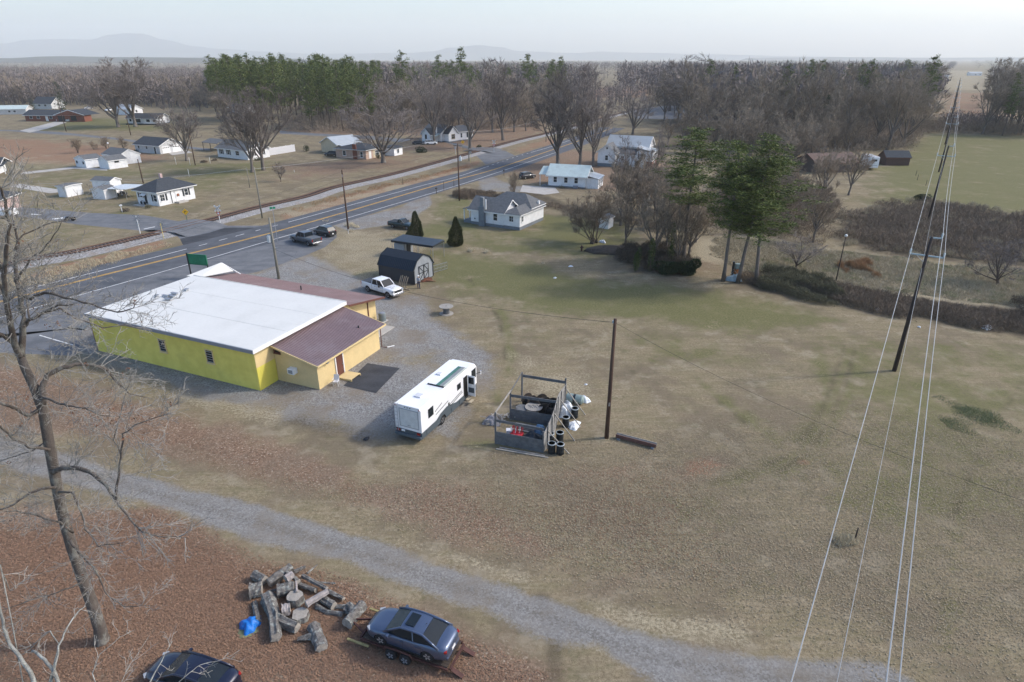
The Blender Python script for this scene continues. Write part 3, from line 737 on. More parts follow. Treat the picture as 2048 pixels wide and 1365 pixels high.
# the single trees one can tell apart
ptree('oak_tree', BIG[0], 767, 326, 166, 165, label='big round leafless oak in front of the tan brick house')
ptree('oak_tree', BIG[1], 527, 341, 165, 150, label='tall leafless tree on the lawn, right trunk of the pair by the white wall')
ptree('oak_tree', BIG[2], 505, 345, 175, 110, label='leaning leafless tree, left trunk of the pair by the white wall')
ptree('oak_tree', BIG[1], 374, 322, 196, 105, label='round leafless tree standing right of the double garage')
ptree('oak_tree', BIG[0], 237, 255, 112, 120, label='leafless tree with leaning trunk left of the white house under two trees')
ptree('oak_tree', BIG[2], 272, 254, 112, 110, label='leafless tree in front of the white house under two trees')
ptree('oak_tree', BIG[1], 869, 290, 118, 105, label='leafless tree in front of the white gabled house, beside the parked white car')
ptree('oak_tree', BIG[0], 896, 284, 180, 60, label='slender forked tree before the white front gable')
ptree('oak_tree', BIG[2], 940, 297, 140, 105, label='leafless tree with a flared trunk right of the yellow diamond sign')
ptree('oak_tree', BIG[1], 1006, 281, 112, 115, label='leafless tree with a broken white limb beside the railway')
ptree('oak_tree', BIG[2], 1116, 328, 125, 130, label='tall leafless tree behind the green roof, leftmost of the roadside three')
ptree('oak_tree', BIG[0], 1160, 332, 122, 125, label='tall leafless tree behind the green roof, middle one of the roadside three')
ptree('oak_tree', BIG[1], 1186, 333, 150, 120, label='leafless tree forking low behind the green roof, rightmost of the roadside three')
ptree('oak_tree', BIG[2], 1265, 270, 165, 90, label='leafless tree behind the two storey white house')
ptree('oak_tree', BIG[0], 1390, 252, 106, 175, label='widest vase shaped leafless tree against the distant car park')
ptree('oak_tree', BIG[1], 1490, 258, 160, 90, label='leafless tree right of the widest vase shaped tree')
ptree('young_tree', SML[0], 1245, 373, 262, 60, label='small pruned leafless tree on red leaves right of the green roof')
ptree('young_tree', SML[1], 1311, 353, 252, 50, label='thin leafless tree right of the two storey white house')
ptree('crape_myrtle', SHR[0], 1188, 487, 372, 120, label='vase shaped many stemmed crape myrtle beside a small white shed')
ptree('crape_myrtle', SHR[1], 1027, 392, 340, 34, label='sparse leafless shrub behind the grey roofed white house')
ptree('crape_myrtle', SHR[0], 157, 307, 274, 26, label='leafless round shrub at the edge of the brown field, largest of its row', group='shrubs along the brown field')
ptree('crape_myrtle', SHR[1], 188, 300, 281, 18, label='small leafless shrub between the largest field shrub and the lane', group='shrubs along the brown field')
ptree('crape_myrtle', SHR[0], 213, 298, 272, 22, label='greyish leafless shrub beside the white globe lamp', group='shrubs along the brown field')
ptree('crape_myrtle', SHR[1], 247, 298, 272, 20, label='reddish leafless shrub left of the double garage', group='shrubs along the brown field')
ptree('young_tree', SML[0], 562, 364, 322, 30, label='thin ornamental tree in the middle of the lawn')
ptree('dead_tree', SML[1], 1995, 570, 470, 130, label='dark leaning bare tree by the stream at the right edge', lean=(R(24), 0))
ptree('young_tree', SML[0], 1592, 538, 468, 110, label='spreading bare tree behind the brush left of the lamp post')
hp = protos([(*pine(s, 24, b_, r_, 1.2, .24, 34), 24) for s, b_, r_ in ((51, .46, 4.4), (52, .40, 5.2), (53, .34, 5.4))], BARK, NEED)
ptree('pine_tree', hp[0], 1366, 528, 256, 150, label='tall pine with flat layered branches, leftmost of the pine group', group='tall pines at the edge of the field')
ptree('pine_tree', hp[1], 1446, 563, 278, 165, label='tall straight pine left of the junk pile', group='tall pines at the edge of the field', lean=(R(1), 0))
ptree('pine_tree', hp[2], 1475, 566, 268, 185, label='tall leaning pine right of the junk pile', group='tall pines at the edge of the field', lean=(R(4), 0))
ptree('pine_tree', hp[1], 1512, 568, 322, 205, label='tall dark trunked pine, rightmost of the pine group', group='tall pines at the edge of the field', lean=(R(6.5), 0), rz=2.0)
cb = cone_bush(61, 6.0, 2.3); cbp = (cb[0].mesh('trunk', BARK2), cb[1].mesh('crown', NEEDY), 6.0)
cb2 = cone_bush(62, 5.6, 2.2); cbp2 = (cb2[0].mesh('trunk', BARK2), cb2[1].mesh('crown', NEEDY), 5.6)
for pr, u, v, tv, w, lb in ((cbp, 833, 478, 422, 34, 'dark green pointed conifer beside the old green pickup'), (cbp2, 913, 491, 433, 36, 'dark green pointed conifer in front of the grey chimney house')):
    ptree('conifer', pr, u, v, tv, w, label=lb)
ptree('spruce_tree', CED[0], 128, 233, 163, 34, label='dark pointed spruce rising behind the brick ranch house')
ptree('spruce_tree', CED[1], 68, 222, 198, 18, label='small dark evergreen at the left end of the brick ranch roof')
ptree('cedar_tree', CED[1], 1640, 288, 190, 46, label='round dark green cedar at the edge of the right hand woods')
ptree('cedar_tree', CED[0], 1716, 352, 312, 16, label='small dark cedar at the corner of the brown roofed house')
# woods: areas given by photo points, filled on the ground
def inpoly(p, poly):
    c = False
    for (x0, y0), (x1, y1) in zip(poly, poly[1:] + poly[:1]):
        if (y0 > p[1]) != (y1 > p[1]) and p[0] < (x1 - x0) * (p[1] - y0) / (y1 - y0) + x0: c = not c
    return c
def scatter(poly_px, n, mind, seed=1, front=0.0):
    poly = [tuple(P(u, max(v, 121.5))[:2]) for u, v in poly_px]; r = random.Random(seed); out = []
    xs = [p[0] for p in poly]; ys = [p[1] for p in poly]; tries = 0
    while len(out) < n and tries < n * 60:
        tries += 1
        y = min(ys) + (max(ys) - min(ys)) * (r.random() ** (1 + front)); p = (r.uniform(min(xs), max(xs)), y)
        if inpoly(p, poly) and all((p[0] - q[0]) ** 2 + (p[1] - q[1]) ** 2 > mind ** 2 for q in out): out.append(p)
    return out
WOODS = [   # poly, count, min distance, protos, height range, name, label, group, front bias
 ([(1500,296),(1600,306),(1700,304),(1760,300),(1822,303),(1840,290),(1850,262),(1862,215),(1300,215),(1340,262),(1440,285)], 88, 5.6, FOR, (17, 29), 'bare_tree', 'grey leafless tree crowded into the right hand woods', 'bare trees of the right hand woods', .6),
 ([(735,262),(800,266),(860,262),(1000,268),(1060,262),(1130,250),(1130,225),(900,215),(560,222)], 60, 5.2, FOR, (15, 23), 'bare_tree', 'leafless tree in the dense woods behind the middle houses', 'bare trees of the middle woods', .4),
 ([(1320,322),(1520,335),(1640,345),(1650,312),(1500,298),(1330,285)], 26, 4.5, FOR, (9, 16), 'bare_tree', 'bare tree in the scrub behind the tall pines', 'scrub trees behind the tall pines', .2),
 ([(1480,312),(1600,318),(1690,316),(1700,302),(1600,304),(1490,294)], 14, 4, FOR, (8, 14), 'bare_tree', 'smaller bare tree along the front of the right hand woods', 'front trees of the right hand woods', 0),
 ([(1962,270),(2110,276),(2110,205),(1985,200)], 30, 5.5, FOR, (19, 30), 'bare_tree', 'leafless tree at the right edge beyond the green pasture', 'bare trees right of the power line', .6),
 ([(-30,213),(160,206),(330,212),(425,216),(425,196),(-30,190)], 32, 7.5, FORR, (13, 20), 'bare_tree', 'reddish grey leafless tree behind the brick ranch house', 'bare trees behind the brick ranch house', .3),
 ([(340,232),(450,250),(500,245),(480,215),(340,205)], 12, 5, FOR, (15, 19), 'bare_tree', 'leafless tree behind the long white ranch house', 'bare trees behind the long ranch house', .3),
 ([(425,236),(500,250),(590,262),(700,264),(755,256),(760,215),(430,205)], 105, 4.4, PIN, (21, 31), 'pine_tree', 'tall green pine in the dense stand behind the lawn', 'pines of the middle stand', .4),
 ([(760,222),(900,226),(1130,222),(1130,208),(760,208)], 24, 8, PIN, (21, 31), 'pine_tree', 'pine standing behind the bare middle woods', 'pines behind the middle woods', .2),
 ([(1400,262),(1860,258),(1860,222),(1400,222)], 9, 12, PIN, (24, 29), 'pine_tree', 'scattered pine inside the right hand woods', 'pines inside the right hand woods', .2),
 ([(2000,272),(2110,276),(2110,240),(2010,240)], 12, 5, PIN, (19, 25), 'pine_tree', 'dark pine at the right edge beyond the green pasture', 'pines right of the power line', .5)]
for i, (poly, n, md, prs, hr, nm, lb, gr, fb) in enumerate(WOODS):
    for k, p in enumerate(scatter(poly, n, md, 100 + i, fb)):
        pr = prs[(k * 7 + i) % len(prs)]
        tree(nm, pr, p, rnd.uniform(*hr), None, label=lb, group=gr)
for k, p in enumerate(scatter([(1260,268),(1300,255),(1560,262),(1560,235),(1260,235)], 7, 9, 140)):
    tree('bare_tree', FOR[k % 4], p, rnd.uniform(13, 18), label='leafless tree along the edge of the distant car park', group='bare trees by the car park')
for k, p in enumerate(scatter([(1650,450),(1690,470),(1700,380),(1620,360),(1560,330),(1520,320),(1530,430),(1600,520),(1640,520)], 12, 4.5, 150)):
    tree('bare_tree', FORR[k % 4] if k % 3 else FOR[k % 4], p, rnd.uniform(9, 13), label='young bare tree in the thicket right of the tall pines', group='thicket trees right of the pines')
for k, p in enumerate(scatter([(1225,500),(1290,532),(1385,545),(1400,440),(1300,390),(1240,420)], 22, 2.4, 151)):
    tree('bare_tree', FOR[k % 6], p, rnd.uniform(8, 13), label='thin bare tree hung with ivy in the thicket left of the pines', group='thicket trees left of the pines')
for u, v, tv, lb in ((1836,262,108,'single pine standing out of the right hand woods by the power line'), (1560,262,128,'green pine crown poking out of the right hand woods'), (1720,262,118,'pine crown near the top of the right hand woods'),
                     (740,250,125,'pine at the right end of the middle stand'), (808,235,100,'pine above the bare woods left of the metal building'), (925,228,92,'lone pine against the sky above the middle woods')):
    ptree('pine_tree', PIN[1], u, v, tv, None, label=lb)
# far woods: beyond counting
def far_woods(name, zones, label, cols, seed, tri_n=52):
    g = np.random.default_rng(seed); r = random.Random(seed)
    for ci, (mat_, zs) in enumerate(zip(cols, zones)):
        out = []
        for poly, n, hr, wd in zs:
            pt = np.array(scatter(poly, int(n * 1.25), .5, r.randint(0, 9999))); m = len(pt)
            if not m: continue
            h = g.uniform(hr[0], hr[1], m)[:, None, None]; w = h * wd; v = g.normal(size=(m, tri_n, 3)); v /= np.linalg.norm(v, axis=2, keepdims=True); q = g.uniform(.45, 1, (m, tri_n, 1))
            c = np.concatenate([pt[:, None, 0:1] + v[:, :, 0:1] * w * .5 * q, pt[:, None, 1:2] + v[:, :, 1:2] * w * .5 * q, h * .54 + v[:, :, 2:3] * h * .46 * q], 2)
            d = g.normal(size=(m, tri_n, 3)) * (h / 14) * .85; d[:, :, 2] = np.abs(d[:, :, 2]) * 1.5; e = g.normal(size=(m, tri_n, 3)) * (h / 14) * .42
            out.append(np.stack([c, c + d, c + e], 2).reshape(-1, 3))
            for p, hh in zip(pt, h[:, 0, 0]): out.append(np.array([[p[0] - .3, p[1], 0], [p[0] + .3, p[1], 0], [p[0], p[1], hh * .9]]))
        V = np.concatenate(out); k = len(V) // 3; me = bpy.data.meshes.new(name); me.vertices.add(len(V)); me.vertices.foreach_set('co', V.astype(np.float32).ravel()); me.loops.add(k * 3); me.loops.foreach_set('vertex_index', np.arange(k * 3, dtype=np.int32)); me.polygons.add(k); me.polygons.foreach_set('loop_start', np.arange(0, k * 3, 3, dtype=np.int32)); me.polygons.foreach_set('loop_total', np.full(k, 3, np.int32)); me.update(calc_edges=True)
        me.materials.append(mat_); tag(link(name, me), label=label[ci], kind='stuff')
FW = twigmat('far_bare_woods', (.15, .125, .115), (.25, .21, .19)); FG = needlemat('far_pines', (.05, .075, .03), (.12, .14, .055), (.08, .10, .04))
bareZ = [([(-300,214),(60,211),(300,214),(425,218),(425,198),(-300,196)], 900, (11, 17), .85), ([(1400,262),(1850,258),(1862,205),(1300,205)], 420, (16, 25), .6), ([(760,225),(1130,222),(1130,203),(760,203)], 260, (14, 21), .7), ([(-300,184),(430,200),(430,150),(-300,145)], 2600, (10, 17), .9), ([(-600,150),(900,150),(900,128),(-600,128)], 1500, (10, 17), 1.2),
         ([(430,205),(1180,205),(1180,160),(430,160)], 900, (16, 25), .8), ([(700,160),(1500,160),(1500,130),(700,130)], 1300, (12, 20), 1.2),
         ([(1240,205),(1865,205),(1872,160),(1240,160)], 900, (18, 25), .75), ([(1985,195),(2900,210),(2900,150),(1978,150)], 500, (18, 24), .8),
         ([(1500,140),(1885,140),(1900,124),(1500,124)], 900, (10, 18), 1.3), ([(1965,150),(2900,150),(2900,124),(1940,124)], 1000, (10, 18), 1.3), ([(1885,150),(1900,150),(1912,128),(1900,128)], 130, (10, 16), 1.3),
         ([(1120,215),(1250,215),(1250,190),(1120,190)], 60, (8, 14), .9), ([(1886,262),(1990,266),(2010,252),(1880,250)], 90, (4, 8), 1.0)]
pineZ = [([(430,215),(720,215),(720,180),(430,180)], 220, (20, 27), .45), ([(700,190),(1150,190),(1150,150),(700,150)], 260, (15, 23), .6), ([(-300,150),(1600,150),(1600,128),(-300,128)], 160, (8, 15), 1.0),
         ([(1500,190),(1870,190),(1870,150),(1500,150)], 60, (18, 26), .5), ([(-100,182),(300,182),(300,172),(-100,172)], 60, (8, 11), .9)]
far_woods('far_woods', [bareZ, pineZ], ['mass of distant bare woodland', 'mass of distant green pine woodland'], [FW, FG], 77)
# ---------------- shared building pieces ----------------
def siding(name, rgb, vertical=False, pitch=.2, amt=.12, **k):
    """boarded wall: fine shadowed laps in relief, slight weathering"""
    if name in MATS: return MATS[name]
    m, nt, b = newmat(name); tc = nt.node('ShaderNodeTexCoord'); v = tc.outputs['Object']
    sx = nt.node('ShaderNodeSeparateXYZ'); nt.l.new(v, sx.inputs[0])
    co = nt.math('ADD', sx.outputs[0], sx.outputs[1]) if vertical else sx.outputs[2]
    fr = nt.math('FRACT', nt.math('MULTIPLY', co, 1 / pitch))
    f = nt.map(nt.noise(v, 1.2, 4), .3, .7, 1 - amt, 1 + amt * .5)
    n = nt.node('ShaderNodeVectorMath', operation='SCALE'); n.inputs[0].default_value = rgb; nt.l.new(f, n.inputs['Scale'])
    col = nt.mix(nt.math('MULTIPLY', nt.step(nt.noise(v, .6, 5, .7), .55, .75), .25), n.outputs[0], tuple(c * .6 for c in rgb))
    nt.l.new(col, b.inputs['Base Color']); b.inputs['Roughness'].default_value = .75; b.inputs['Specular IOR Level'].default_value = .25
    bp = nt.node('ShaderNodeBump'); bp.inputs['Strength'].default_value = .8; bp.inputs['Distance'].default_value = .03
    nt.l.new(fr, bp.inputs['Height']); nt.l.new(bp.outputs[0], b.inputs['Normal'])
    return m
WSID = siding('white_siding', (.80, .81, .82)); GSID = siding('pale_grey_siding', (.55, .56, .56)); WHITE = M('white_trim', (.78, .78, .77), .5, var=.06)
TAN = siding('tan_siding', (.50, .36, .29)); CREAM = siding('cream_siding', (.58, .50, .36)); BRICK = M('red_brick', (.20, .075, .05), .9, var=.35, scale=4, bump=.3)
SHING = M('dark_shingles', (.055, .062, .072), .92, var=.3, scale=2.5, bump=.3, spec=.15); SHG = M('grey_shingles', (.13, .135, .14), .92, var=.3, scale=2.5, bump=.3, spec=.15)
SHB = M('brown_shingles', (.14, .10, .085), .92, var=.25, scale=2.5, bump=.3, spec=.15); METW = M('pale_green_metal', (.50, .58, .55), .45, var=.12, scale=.8, dirt=(.35, .38, .35), dirtamt=.4)
METG = M('grey_metal_roof', (.38, .41, .43), .45, var=.12, scale=.8); GLASS = M('dark_glass', (.03, .038, .045), .15, var=.3, spec=.4); BLACKT = M('black_shutter', (.02, .024, .028), .6)
FOUND = M('grey_foundation', (.17, .19, .21), .9, var=.2, scale=2); STEEL = M('galvanised_steel', (.45, .46, .47), .4, .7, var=.15); MAROON = M('maroon_metal', (.23, .165, .17), .42, .15, var=.12, scale=.6, dirt=(.30, .25, .255), dirtamt=.5)
BROWND = M('brown_door', (.13, .05, .035), .6, var=.15); DWOOD = M('dark_timber', (.09, .075, .062), .85, var=.3, scale=3, bump=.3)
FACE = {'f': 0, 'r': R(90), 'b': R(180), 'l': R(-90)}
def on_face(t, x, y, z, face):      # a frame whose -y looks out of the wall
    return Matrix.Translation((x, y, z)) @ Matrix.Rotation(FACE[face], 4, 'Z')
def xf(mb, m):
    mb.v = [tuple(m @ Vector(v)) for v in mb.v]; return mb
def window(t, x, y, z, w=.9, h=1.2, face='f', frame=None, shut=None, grid=(0, 1), lbl=None):
    m = on_face(t, x, y, z, face); a = MB(); fw = .09
    for s in (-1, 1): a.box((s * (w / 2 + fw / 2), -.03, 0), (fw, .1, h + 2 * fw)); a.box((0, -.03, s * (h / 2 + fw / 2)), (w, .1, fw))
    a.box((0, -.06, -h / 2 - fw - .03), (w + .3, .16, .06))
    o = xf(a, m).build('window', frame or WHITE, t)
    g = MB(); g.box((0, -.012, 0), (w, .02, h)); xf(g, m).build('pane', GLASS, o)
    b = MB()
    for i in range(grid[0]): b.box((-w / 2 + w * (i + 1) / (grid[0] + 1), -.035, 0), (.035, .03, h))
    for i in range(grid[1]): b.box((0, -.04, -h / 2 + h * (i + 1) / (grid[1] + 1)), (w, .035, .04))
    if grid[0] or grid[1]: xf(b, m).build('glazing_bar', frame or WHITE, o)
    if shut:
        for s in (-1, 1): xf(MB().box((s * (w / 2 + .34), -.03, 0), (.36, .06, h + .15)), m).build('shutter', shut, t)
    return o
def door(t, x, y, z0, w=1.0, h=2.1, face='f', mat=None, frame=None):
    m = on_face(t, x, y, z0, face); a = MB()
    for s in (-1, 1): a.box((s * (w / 2 + .06), -.03, h / 2), (.12, .12, h))
    a.box((0, -.03, h + .06), (w + .24, .12, .12))
    o = xf(MB().box((0, -.025, h / 2), (w, .05, h)), m).build('door', mat or WHITE, t)
    xf(a, m).build('door_frame', frame or WHITE, o); xf(MB().box((w * .38, -.08, h * .47), (.05, .08, .12)), m).build('handle', STEEL, o)
    return o
def gable(t, x0, x1, y0, y1, h, rise, axis='x', wall=None, roof=None, over=.45, base=0.0, basem=None, trim=WHITE, z0=0.0, roofname='roof'):
    """walls with their gables, a foundation, two roof slopes with white bargeboards"""
    W_ = MB(); zb = z0 + base
    if base: MB().bb(x0 + .03, x1 - .03, y0 + .03, y1 - .03, z0 - .3, zb).build('foundation', basem or FOUND, t)
    if axis == 'x':
        ym = (y0 + y1) / 2
        W_.add([(x, y, z) for x in (x0, x1) for y, z in ((y0, zb), (y1, zb), (y1, h), (ym, h + rise), (y0, h))], [(4, 3, 2, 1, 0), (5, 6, 7, 8, 9), (0, 1, 6, 5), (1, 2, 7, 6), (2, 3, 8, 7), (3, 4, 9, 8), (4, 0, 5, 9)])
        k = rise / ((y1 - y0) / 2); dz = over * k
        q = [[(x0 - over, y0 - over, h - dz), (x1 + over, y0 - over, h - dz), (x1 + over, ym, h + rise), (x0 - over, ym, h + rise)], [(x0 - over, ym, h + rise), (x1 + over, ym, h + rise), (x1 + over, y1 + over, h - dz), (x0 - over, y1 + over, h - dz)]]
        barge = [((x, y0 - over, h - dz), (x, ym, h + rise)) for x in (x0 - over, x1 + over)] + [((x, y1 + over, h - dz), (x, ym, h + rise)) for x in (x0 - over, x1 + over)]
        fas = [((x0 - over, y, h - dz), (x1 + over, y, h - dz)) for y in (y0 - over, y1 + over)]
    else:
        xm = (x0 + x1) / 2
        W_.add([(x, y, z) for y in (y0, y1) for x, z in ((x0, zb), (x1, zb), (x1, h), (xm, h + rise), (x0, h))], [(0, 1, 2, 3, 4), (9, 8, 7, 6, 5), (1, 0, 5, 6), (2, 1, 6, 7), (3, 2, 7, 8), (4, 3, 8, 9), (0, 4, 9, 5)])
        k = rise / ((x1 - x0) / 2); dz = over * k
        q = [[(x0 - over, y0 - over, h - dz), (xm, y0 - over, h + rise), (xm, y1 + over, h + rise), (x0 - over, y1 + over, h - dz)], [(xm, y0 - over, h + rise), (x1 + over, y0 - over, h - dz), (x1 + over, y1 + over, h - dz), (xm, y1 + over, h + rise)]]
        barge = [((x, y, h - dz), (xm, y, h + rise)) for y in (y0 - over, y1 + over) for x in (x0 - over, x1 + over)]
        fas = [((x, y0 - over, h - dz), (x, y1 + over, h - dz)) for x in (x0 - over, x1 + over)]
    wo_ = W_.build('wall', wall or WSID, t)
    r_ = MB()
    for qq in q: r_.slab([(a, b, c + .10) for a, b, c in qq], .09)
    ro = r_.build(roofname, roof or SHING, t)
    g = MB()
    for a, b in barge + fas: g.beam((a[0], a[1], a[2] - .04), (b[0], b[1], b[2] - .04), .06, .18)
    g.build('fascia', trim, ro)
    return wo_, ro
def hip(t, x0, x1, y0, y1, h, rise, wall=None, roof=None, over=.5, base=0.0, ridge=None, basem=None, trim=WHITE):
    if base: MB().bb(x0 + .03, x1 - .03, y0 + .03, y1 - .03, -.3, base).build('foundation', basem or FOUND, t)
    if wall: MB().bb(x0, x1, y0, y1, base, h).build('wall', wall, t)
    X0, X1, Y0, Y1 = x0 - over, x1 + over, y0 - over, y1 + over; w, d = X1 - X0, Y1 - Y0; s = min(w, d) / 2
    if w >= d: r0, r1 = (X0 + s, (Y0 + Y1) / 2), (X1 - s - .01, (Y0 + Y1) / 2)
    else: r0, r1 = ((X0 + X1) / 2, Y0 + s), ((X0 + X1) / 2, Y1 - s - .01)
    v = [(X0, Y0, h), (X1, Y0, h), (X1, Y1, h), (X0, Y1, h), (*r0, h + rise), (*r1, h + rise)]
    f = [(0, 1, 5, 4), (2, 3, 4, 5), (1, 2, 5), (3, 0, 4)] if w >= d else [(1, 2, 5, 4), (3, 0, 4, 5), (0, 1, 4), (2, 3, 5)]
    ro = MB().add([(a, b, c + .12) for a, b, c in v] + [(a, b, h - .02) for a, b, c in v[:4]], f + [(0, 6, 7, 1), (1, 7, 8, 2), (2, 8, 9, 3), (3, 9, 6, 0), (9, 8, 7, 6)]).build('roof', roof or SHING, t)
    g = MB()
    for i in range(4): g.beam((v[i][0], v[i][1], h - .05), (v[(i + 1) % 4][0], v[(i + 1) % 4][1], h - .05), .05, .14)
    g.build('fascia', trim, ro); return ro
def corner(u, v, ang, name, label, cat='house', group=None):      # origin at the wall corner nearest the camera: walls run to -x and to +y
    p = P(u, v); return thing(name, label, cat, (p.x, p.y, 0), R(ang), group)
def panels(t, p0, p1, p2, p3, width, mat, name='roof_panel', th=.05, rib=.23, ribh=.035):
    """ribbed metal sheets laid side by side: p0-p1 is the low edge, p3-p2 the high edge"""
    p0, p1, p2, p3 = map(Vector, (p0, p1, p2, p3)); n = max(1, round((p1 - p0).length / width)); nr = (p1 - p0).cross(p3 - p0).normalized()
    if nr.z < 0: nr = -nr
    for i in range(n):
        a0, a1 = i / n, (i + 1) / n; lift = nr * (.006 * (i % 2))
        q = [p0.lerp(p1, a0) + lift, p0.lerp(p1, a1) + lift, p3.lerp(p2, a1) + lift, p3.lerp(p2, a0) + lift]
        mb = MB().slab(q, th); k = max(1, round((q[1] - q[0]).length / rib))
        for j in range(k):
            f = (j + .5) / k; a = q[0].lerp(q[1], f) + nr * ribh * .5; b = q[3].lerp(q[2], f) + nr * ribh * .5; mb.beam(a, b, .05, ribh, up=nr)
        mb.build(name, mat, t)

# ---------------- the yellow building ----------------
m, nt, b = newmat('yellow_paint'); tc = nt.node('ShaderNodeTexCoord'); v = tc.outputs['Object']
br = nt.node('ShaderNodeTexBrick'); nt.l.new(v, br.inputs['Vector'])
mp = nt.node('ShaderNodeCombineXYZ'); sx = nt.node('ShaderNodeSeparateXYZ'); nt.l.new(v, sx.inputs[0])
nt.l.new(nt.math('ADD', sx.outputs[0], sx.outputs[1]), mp.inputs[0]); nt.l.new(sx.outputs[2], mp.inputs[1]); nt.l.new(mp.outputs[0], br.inputs['Vector'])
br.inputs['Scale'].default_value = 1.0; br.inputs['Brick Width'].default_value = .4; br.inputs['Row Height'].default_value = .2; br.inputs['Mortar Size'].default_value = .008
col = nt.mix(nt.step(nt.noise(v, .8, 5, .6), .3, .7), (.67, .56, .11), (.77, .66, .15)); col = nt.mix(nt.math('MULTIPLY', nt.step(nt.noise(v, .35, 5, .7), .5, .7), .2), col, (.47, .42, .12))
nt.l.new(col, b.inputs['Base Color']); b.inputs['Roughness'].default_value = .7
bp = nt.node('ShaderNodeBump'); bp.inputs['Strength'].default_value = .35; bp.inputs['Distance'].default_value = .01; bp.invert = True
nt.l.new(br.outputs['Fac'], bp.inputs['Height']); nt.l.new(bp.outputs[0], b.inputs['Normal']); YPAINT = m
YBR = M('bright_yellow_paint', (.66, .58, .10), .7, var=.08, scale=.8); CRM = M('cream_yellow_paint', (.66, .51, .26), .7, var=.09, scale=.7, dirt=(.48, .38, .2), dirtamt=.3)
TPO = M('white_roof_membrane', (.64, .635, .60), .6, var=.05, scale=.4, dirt=(.52, .515, .48), dirtamt=.4)
GTRIM = M('grey_metal_trim', (.26, .28, .32), .5, .3, var=.1)
a_, b_ = P(521, 782), P(521, 782) + Vector((-.918, .397, 0))
t = thing('commercial_building', 'yellow block building with flat white roof and maroon metal lean-to roofs', 'building', (a_.x, a_.y, 0), math.atan2(b_.y - a_.y, b_.x - a_.x))
YB = t
# local frame: +x runs left along the long wall, +y runs away... handed so that y is negative behind: mirror by using -y
def yb(x, y, z): return (x, -y, z)          # y here = metres away from the long wall
def ybox(x0, x1, y0, y1, z0, z1): return MB().bb(x0, x1, -y0, -y1, z0, z1)
ybox(0, 22, 0, 13.2, -.2, 4.15).build('wall', YPAINT, t)
ybox(-.03, 0.0, .02, 13.2, 2.3, 4.15).build('wall', CRM, t)['label'] = 'cream upper part of the end wall'
ybox(-.03, 0.0, .02, 2.3, -.1, 2.3).build('wall', YBR, t)['label'] = 'bright yellow lower part of the end wall'
mb = ybox(-4.9, -.04, 2.35, 12.1, -.2, 2.55)
mb.build('wall', CRM, t)['label'] = 'cream wall of the rear lean-to'
MB().add([yb(*p) for p in ((-4.9, 2.36, 2.55), (-.04, 2.36, 2.55), (-.04, 2.36, 3.65), (-4.9, 12.1, 2.55), (-.04, 12.1, 2.55), (-.04, 12.1, 3.65))], [(0, 1, 2), (3, 5, 4), (0, 2, 5, 3), (1, 4, 5, 2), (0, 3, 4, 1)]).build('gable_wall', CRM, t)
ybox(-.65 + .85, 21.8, 13.22, 18.9, -.2, 2.7).build('wall', CRM, t)['label'] = 'cream wall of the far maroon roofed wing'
MB().add([yb(*p) for p in ((.2, 13.22, 2.7), (.2, 18.9, 2.7), (.2, 13.22, 3.85), (21.8, 13.22, 2.7), (21.8, 18.9, 2.7), (21.8, 13.22, 3.85))], [(0, 1, 2), (3, 5, 4), (0, 2, 5, 3), (1, 4, 5, 2), (0, 3, 4, 1)]).build('gable_wall', CRM, t)
for y in (14.6, 17.3): ybox(.1, .22, y, y + .12, 0, 2.8).build('wall_batten', BROWND if y > 17 else CRM, t)
# white membrane roof in three welded sheets with a grey edge trim
for i, (s0, s1) in enumerate(((-.45, 4.1), (4.1, 8.6), (8.6, 12.85))):
    ybox(-.45, 21.6, s0 + .01, s1 - .01, 4.16, 4.42 + .004 * (i % 2)).build('roof_sheet', TPO, t, bevel=.02)
for q in ((-.5, 21.65, -.53, -.46, 4.05, 4.40), (-.55, -.47, -.5, 12.9, 4.05, 4.40), (21.62, 21.7, -.5, 12.9, 4.05, 4.40)):
    ybox(*q).build('roof_edge_trim', GTRIM if q[2] < -.5 else WHITE, t)
ybox(-.5, 21.6, 12.86, 12.95, 4.1, 4.46).build('roof_edge_trim', TPO, t)
for (u, v), sz in (((314, 594), (.35, .3)), ((332, 594.5), (.8, .25)), ((350, 589.5), (.8, .25)), ((344, 595), (.75, .25)), ((337, 601), (.8, .25)), ((373, 582), (.4, .35))):
    p = P(u, v, 4.43); l = Matrix.Rotation(-t.rotation_euler.z, 4, 'Z') @ (p - Vector((t.location.x, t.location.y, 0)))
    vt = MB().box((l.x, l.y, 4.52), (sz[0], sz[1], .16)).build('roof_vent', STEEL, t, bevel=.03); MB().box((l.x, l.y, 4.63), (sz[0] * 1.15, sz[1] * 1.2, .04)).build('vent_cap', GTRIM, vt)
# maroon lean-to and far wing in single ribbed sheets
panels(t, yb(-5.35, 1.95, 2.66), yb(-5.35, 12.75, 2.66), yb(-.02, 12.75, 3.86), yb(-.02, 1.95, 3.78), .92, MAROON)
panels(t, yb(-.75, 19.45, 2.72), yb(21.9, 19.45, 2.72), yb(21.9, 13.0, 4.0), yb(-.75, 13.0, 4.0), .92, MAROON)
g = MB()
for a, b2 in (((-5.38, 1.93, 2.6), (-.02, 1.93, 3.74)), ((-5.4, 1.93, 2.6), (-5.4, 12.8, 2.6)), ((-5.38, 12.79, 2.6), (-.02, 12.79, 3.8))): g.beam(yb(*a), yb(*b2), .07, .16)
g.build('fascia', CRM, t); g = MB().beam(yb(-.8, 13.0, 3.92), yb(-.8, 19.5, 2.66), .07, .2); g.build('fascia', BROWND, t)
MB().beam(yb(-.1, 1.5, 4.0), yb(-.1, 13.0, 4.05), .3, .14).build('flashing', TPO, t)
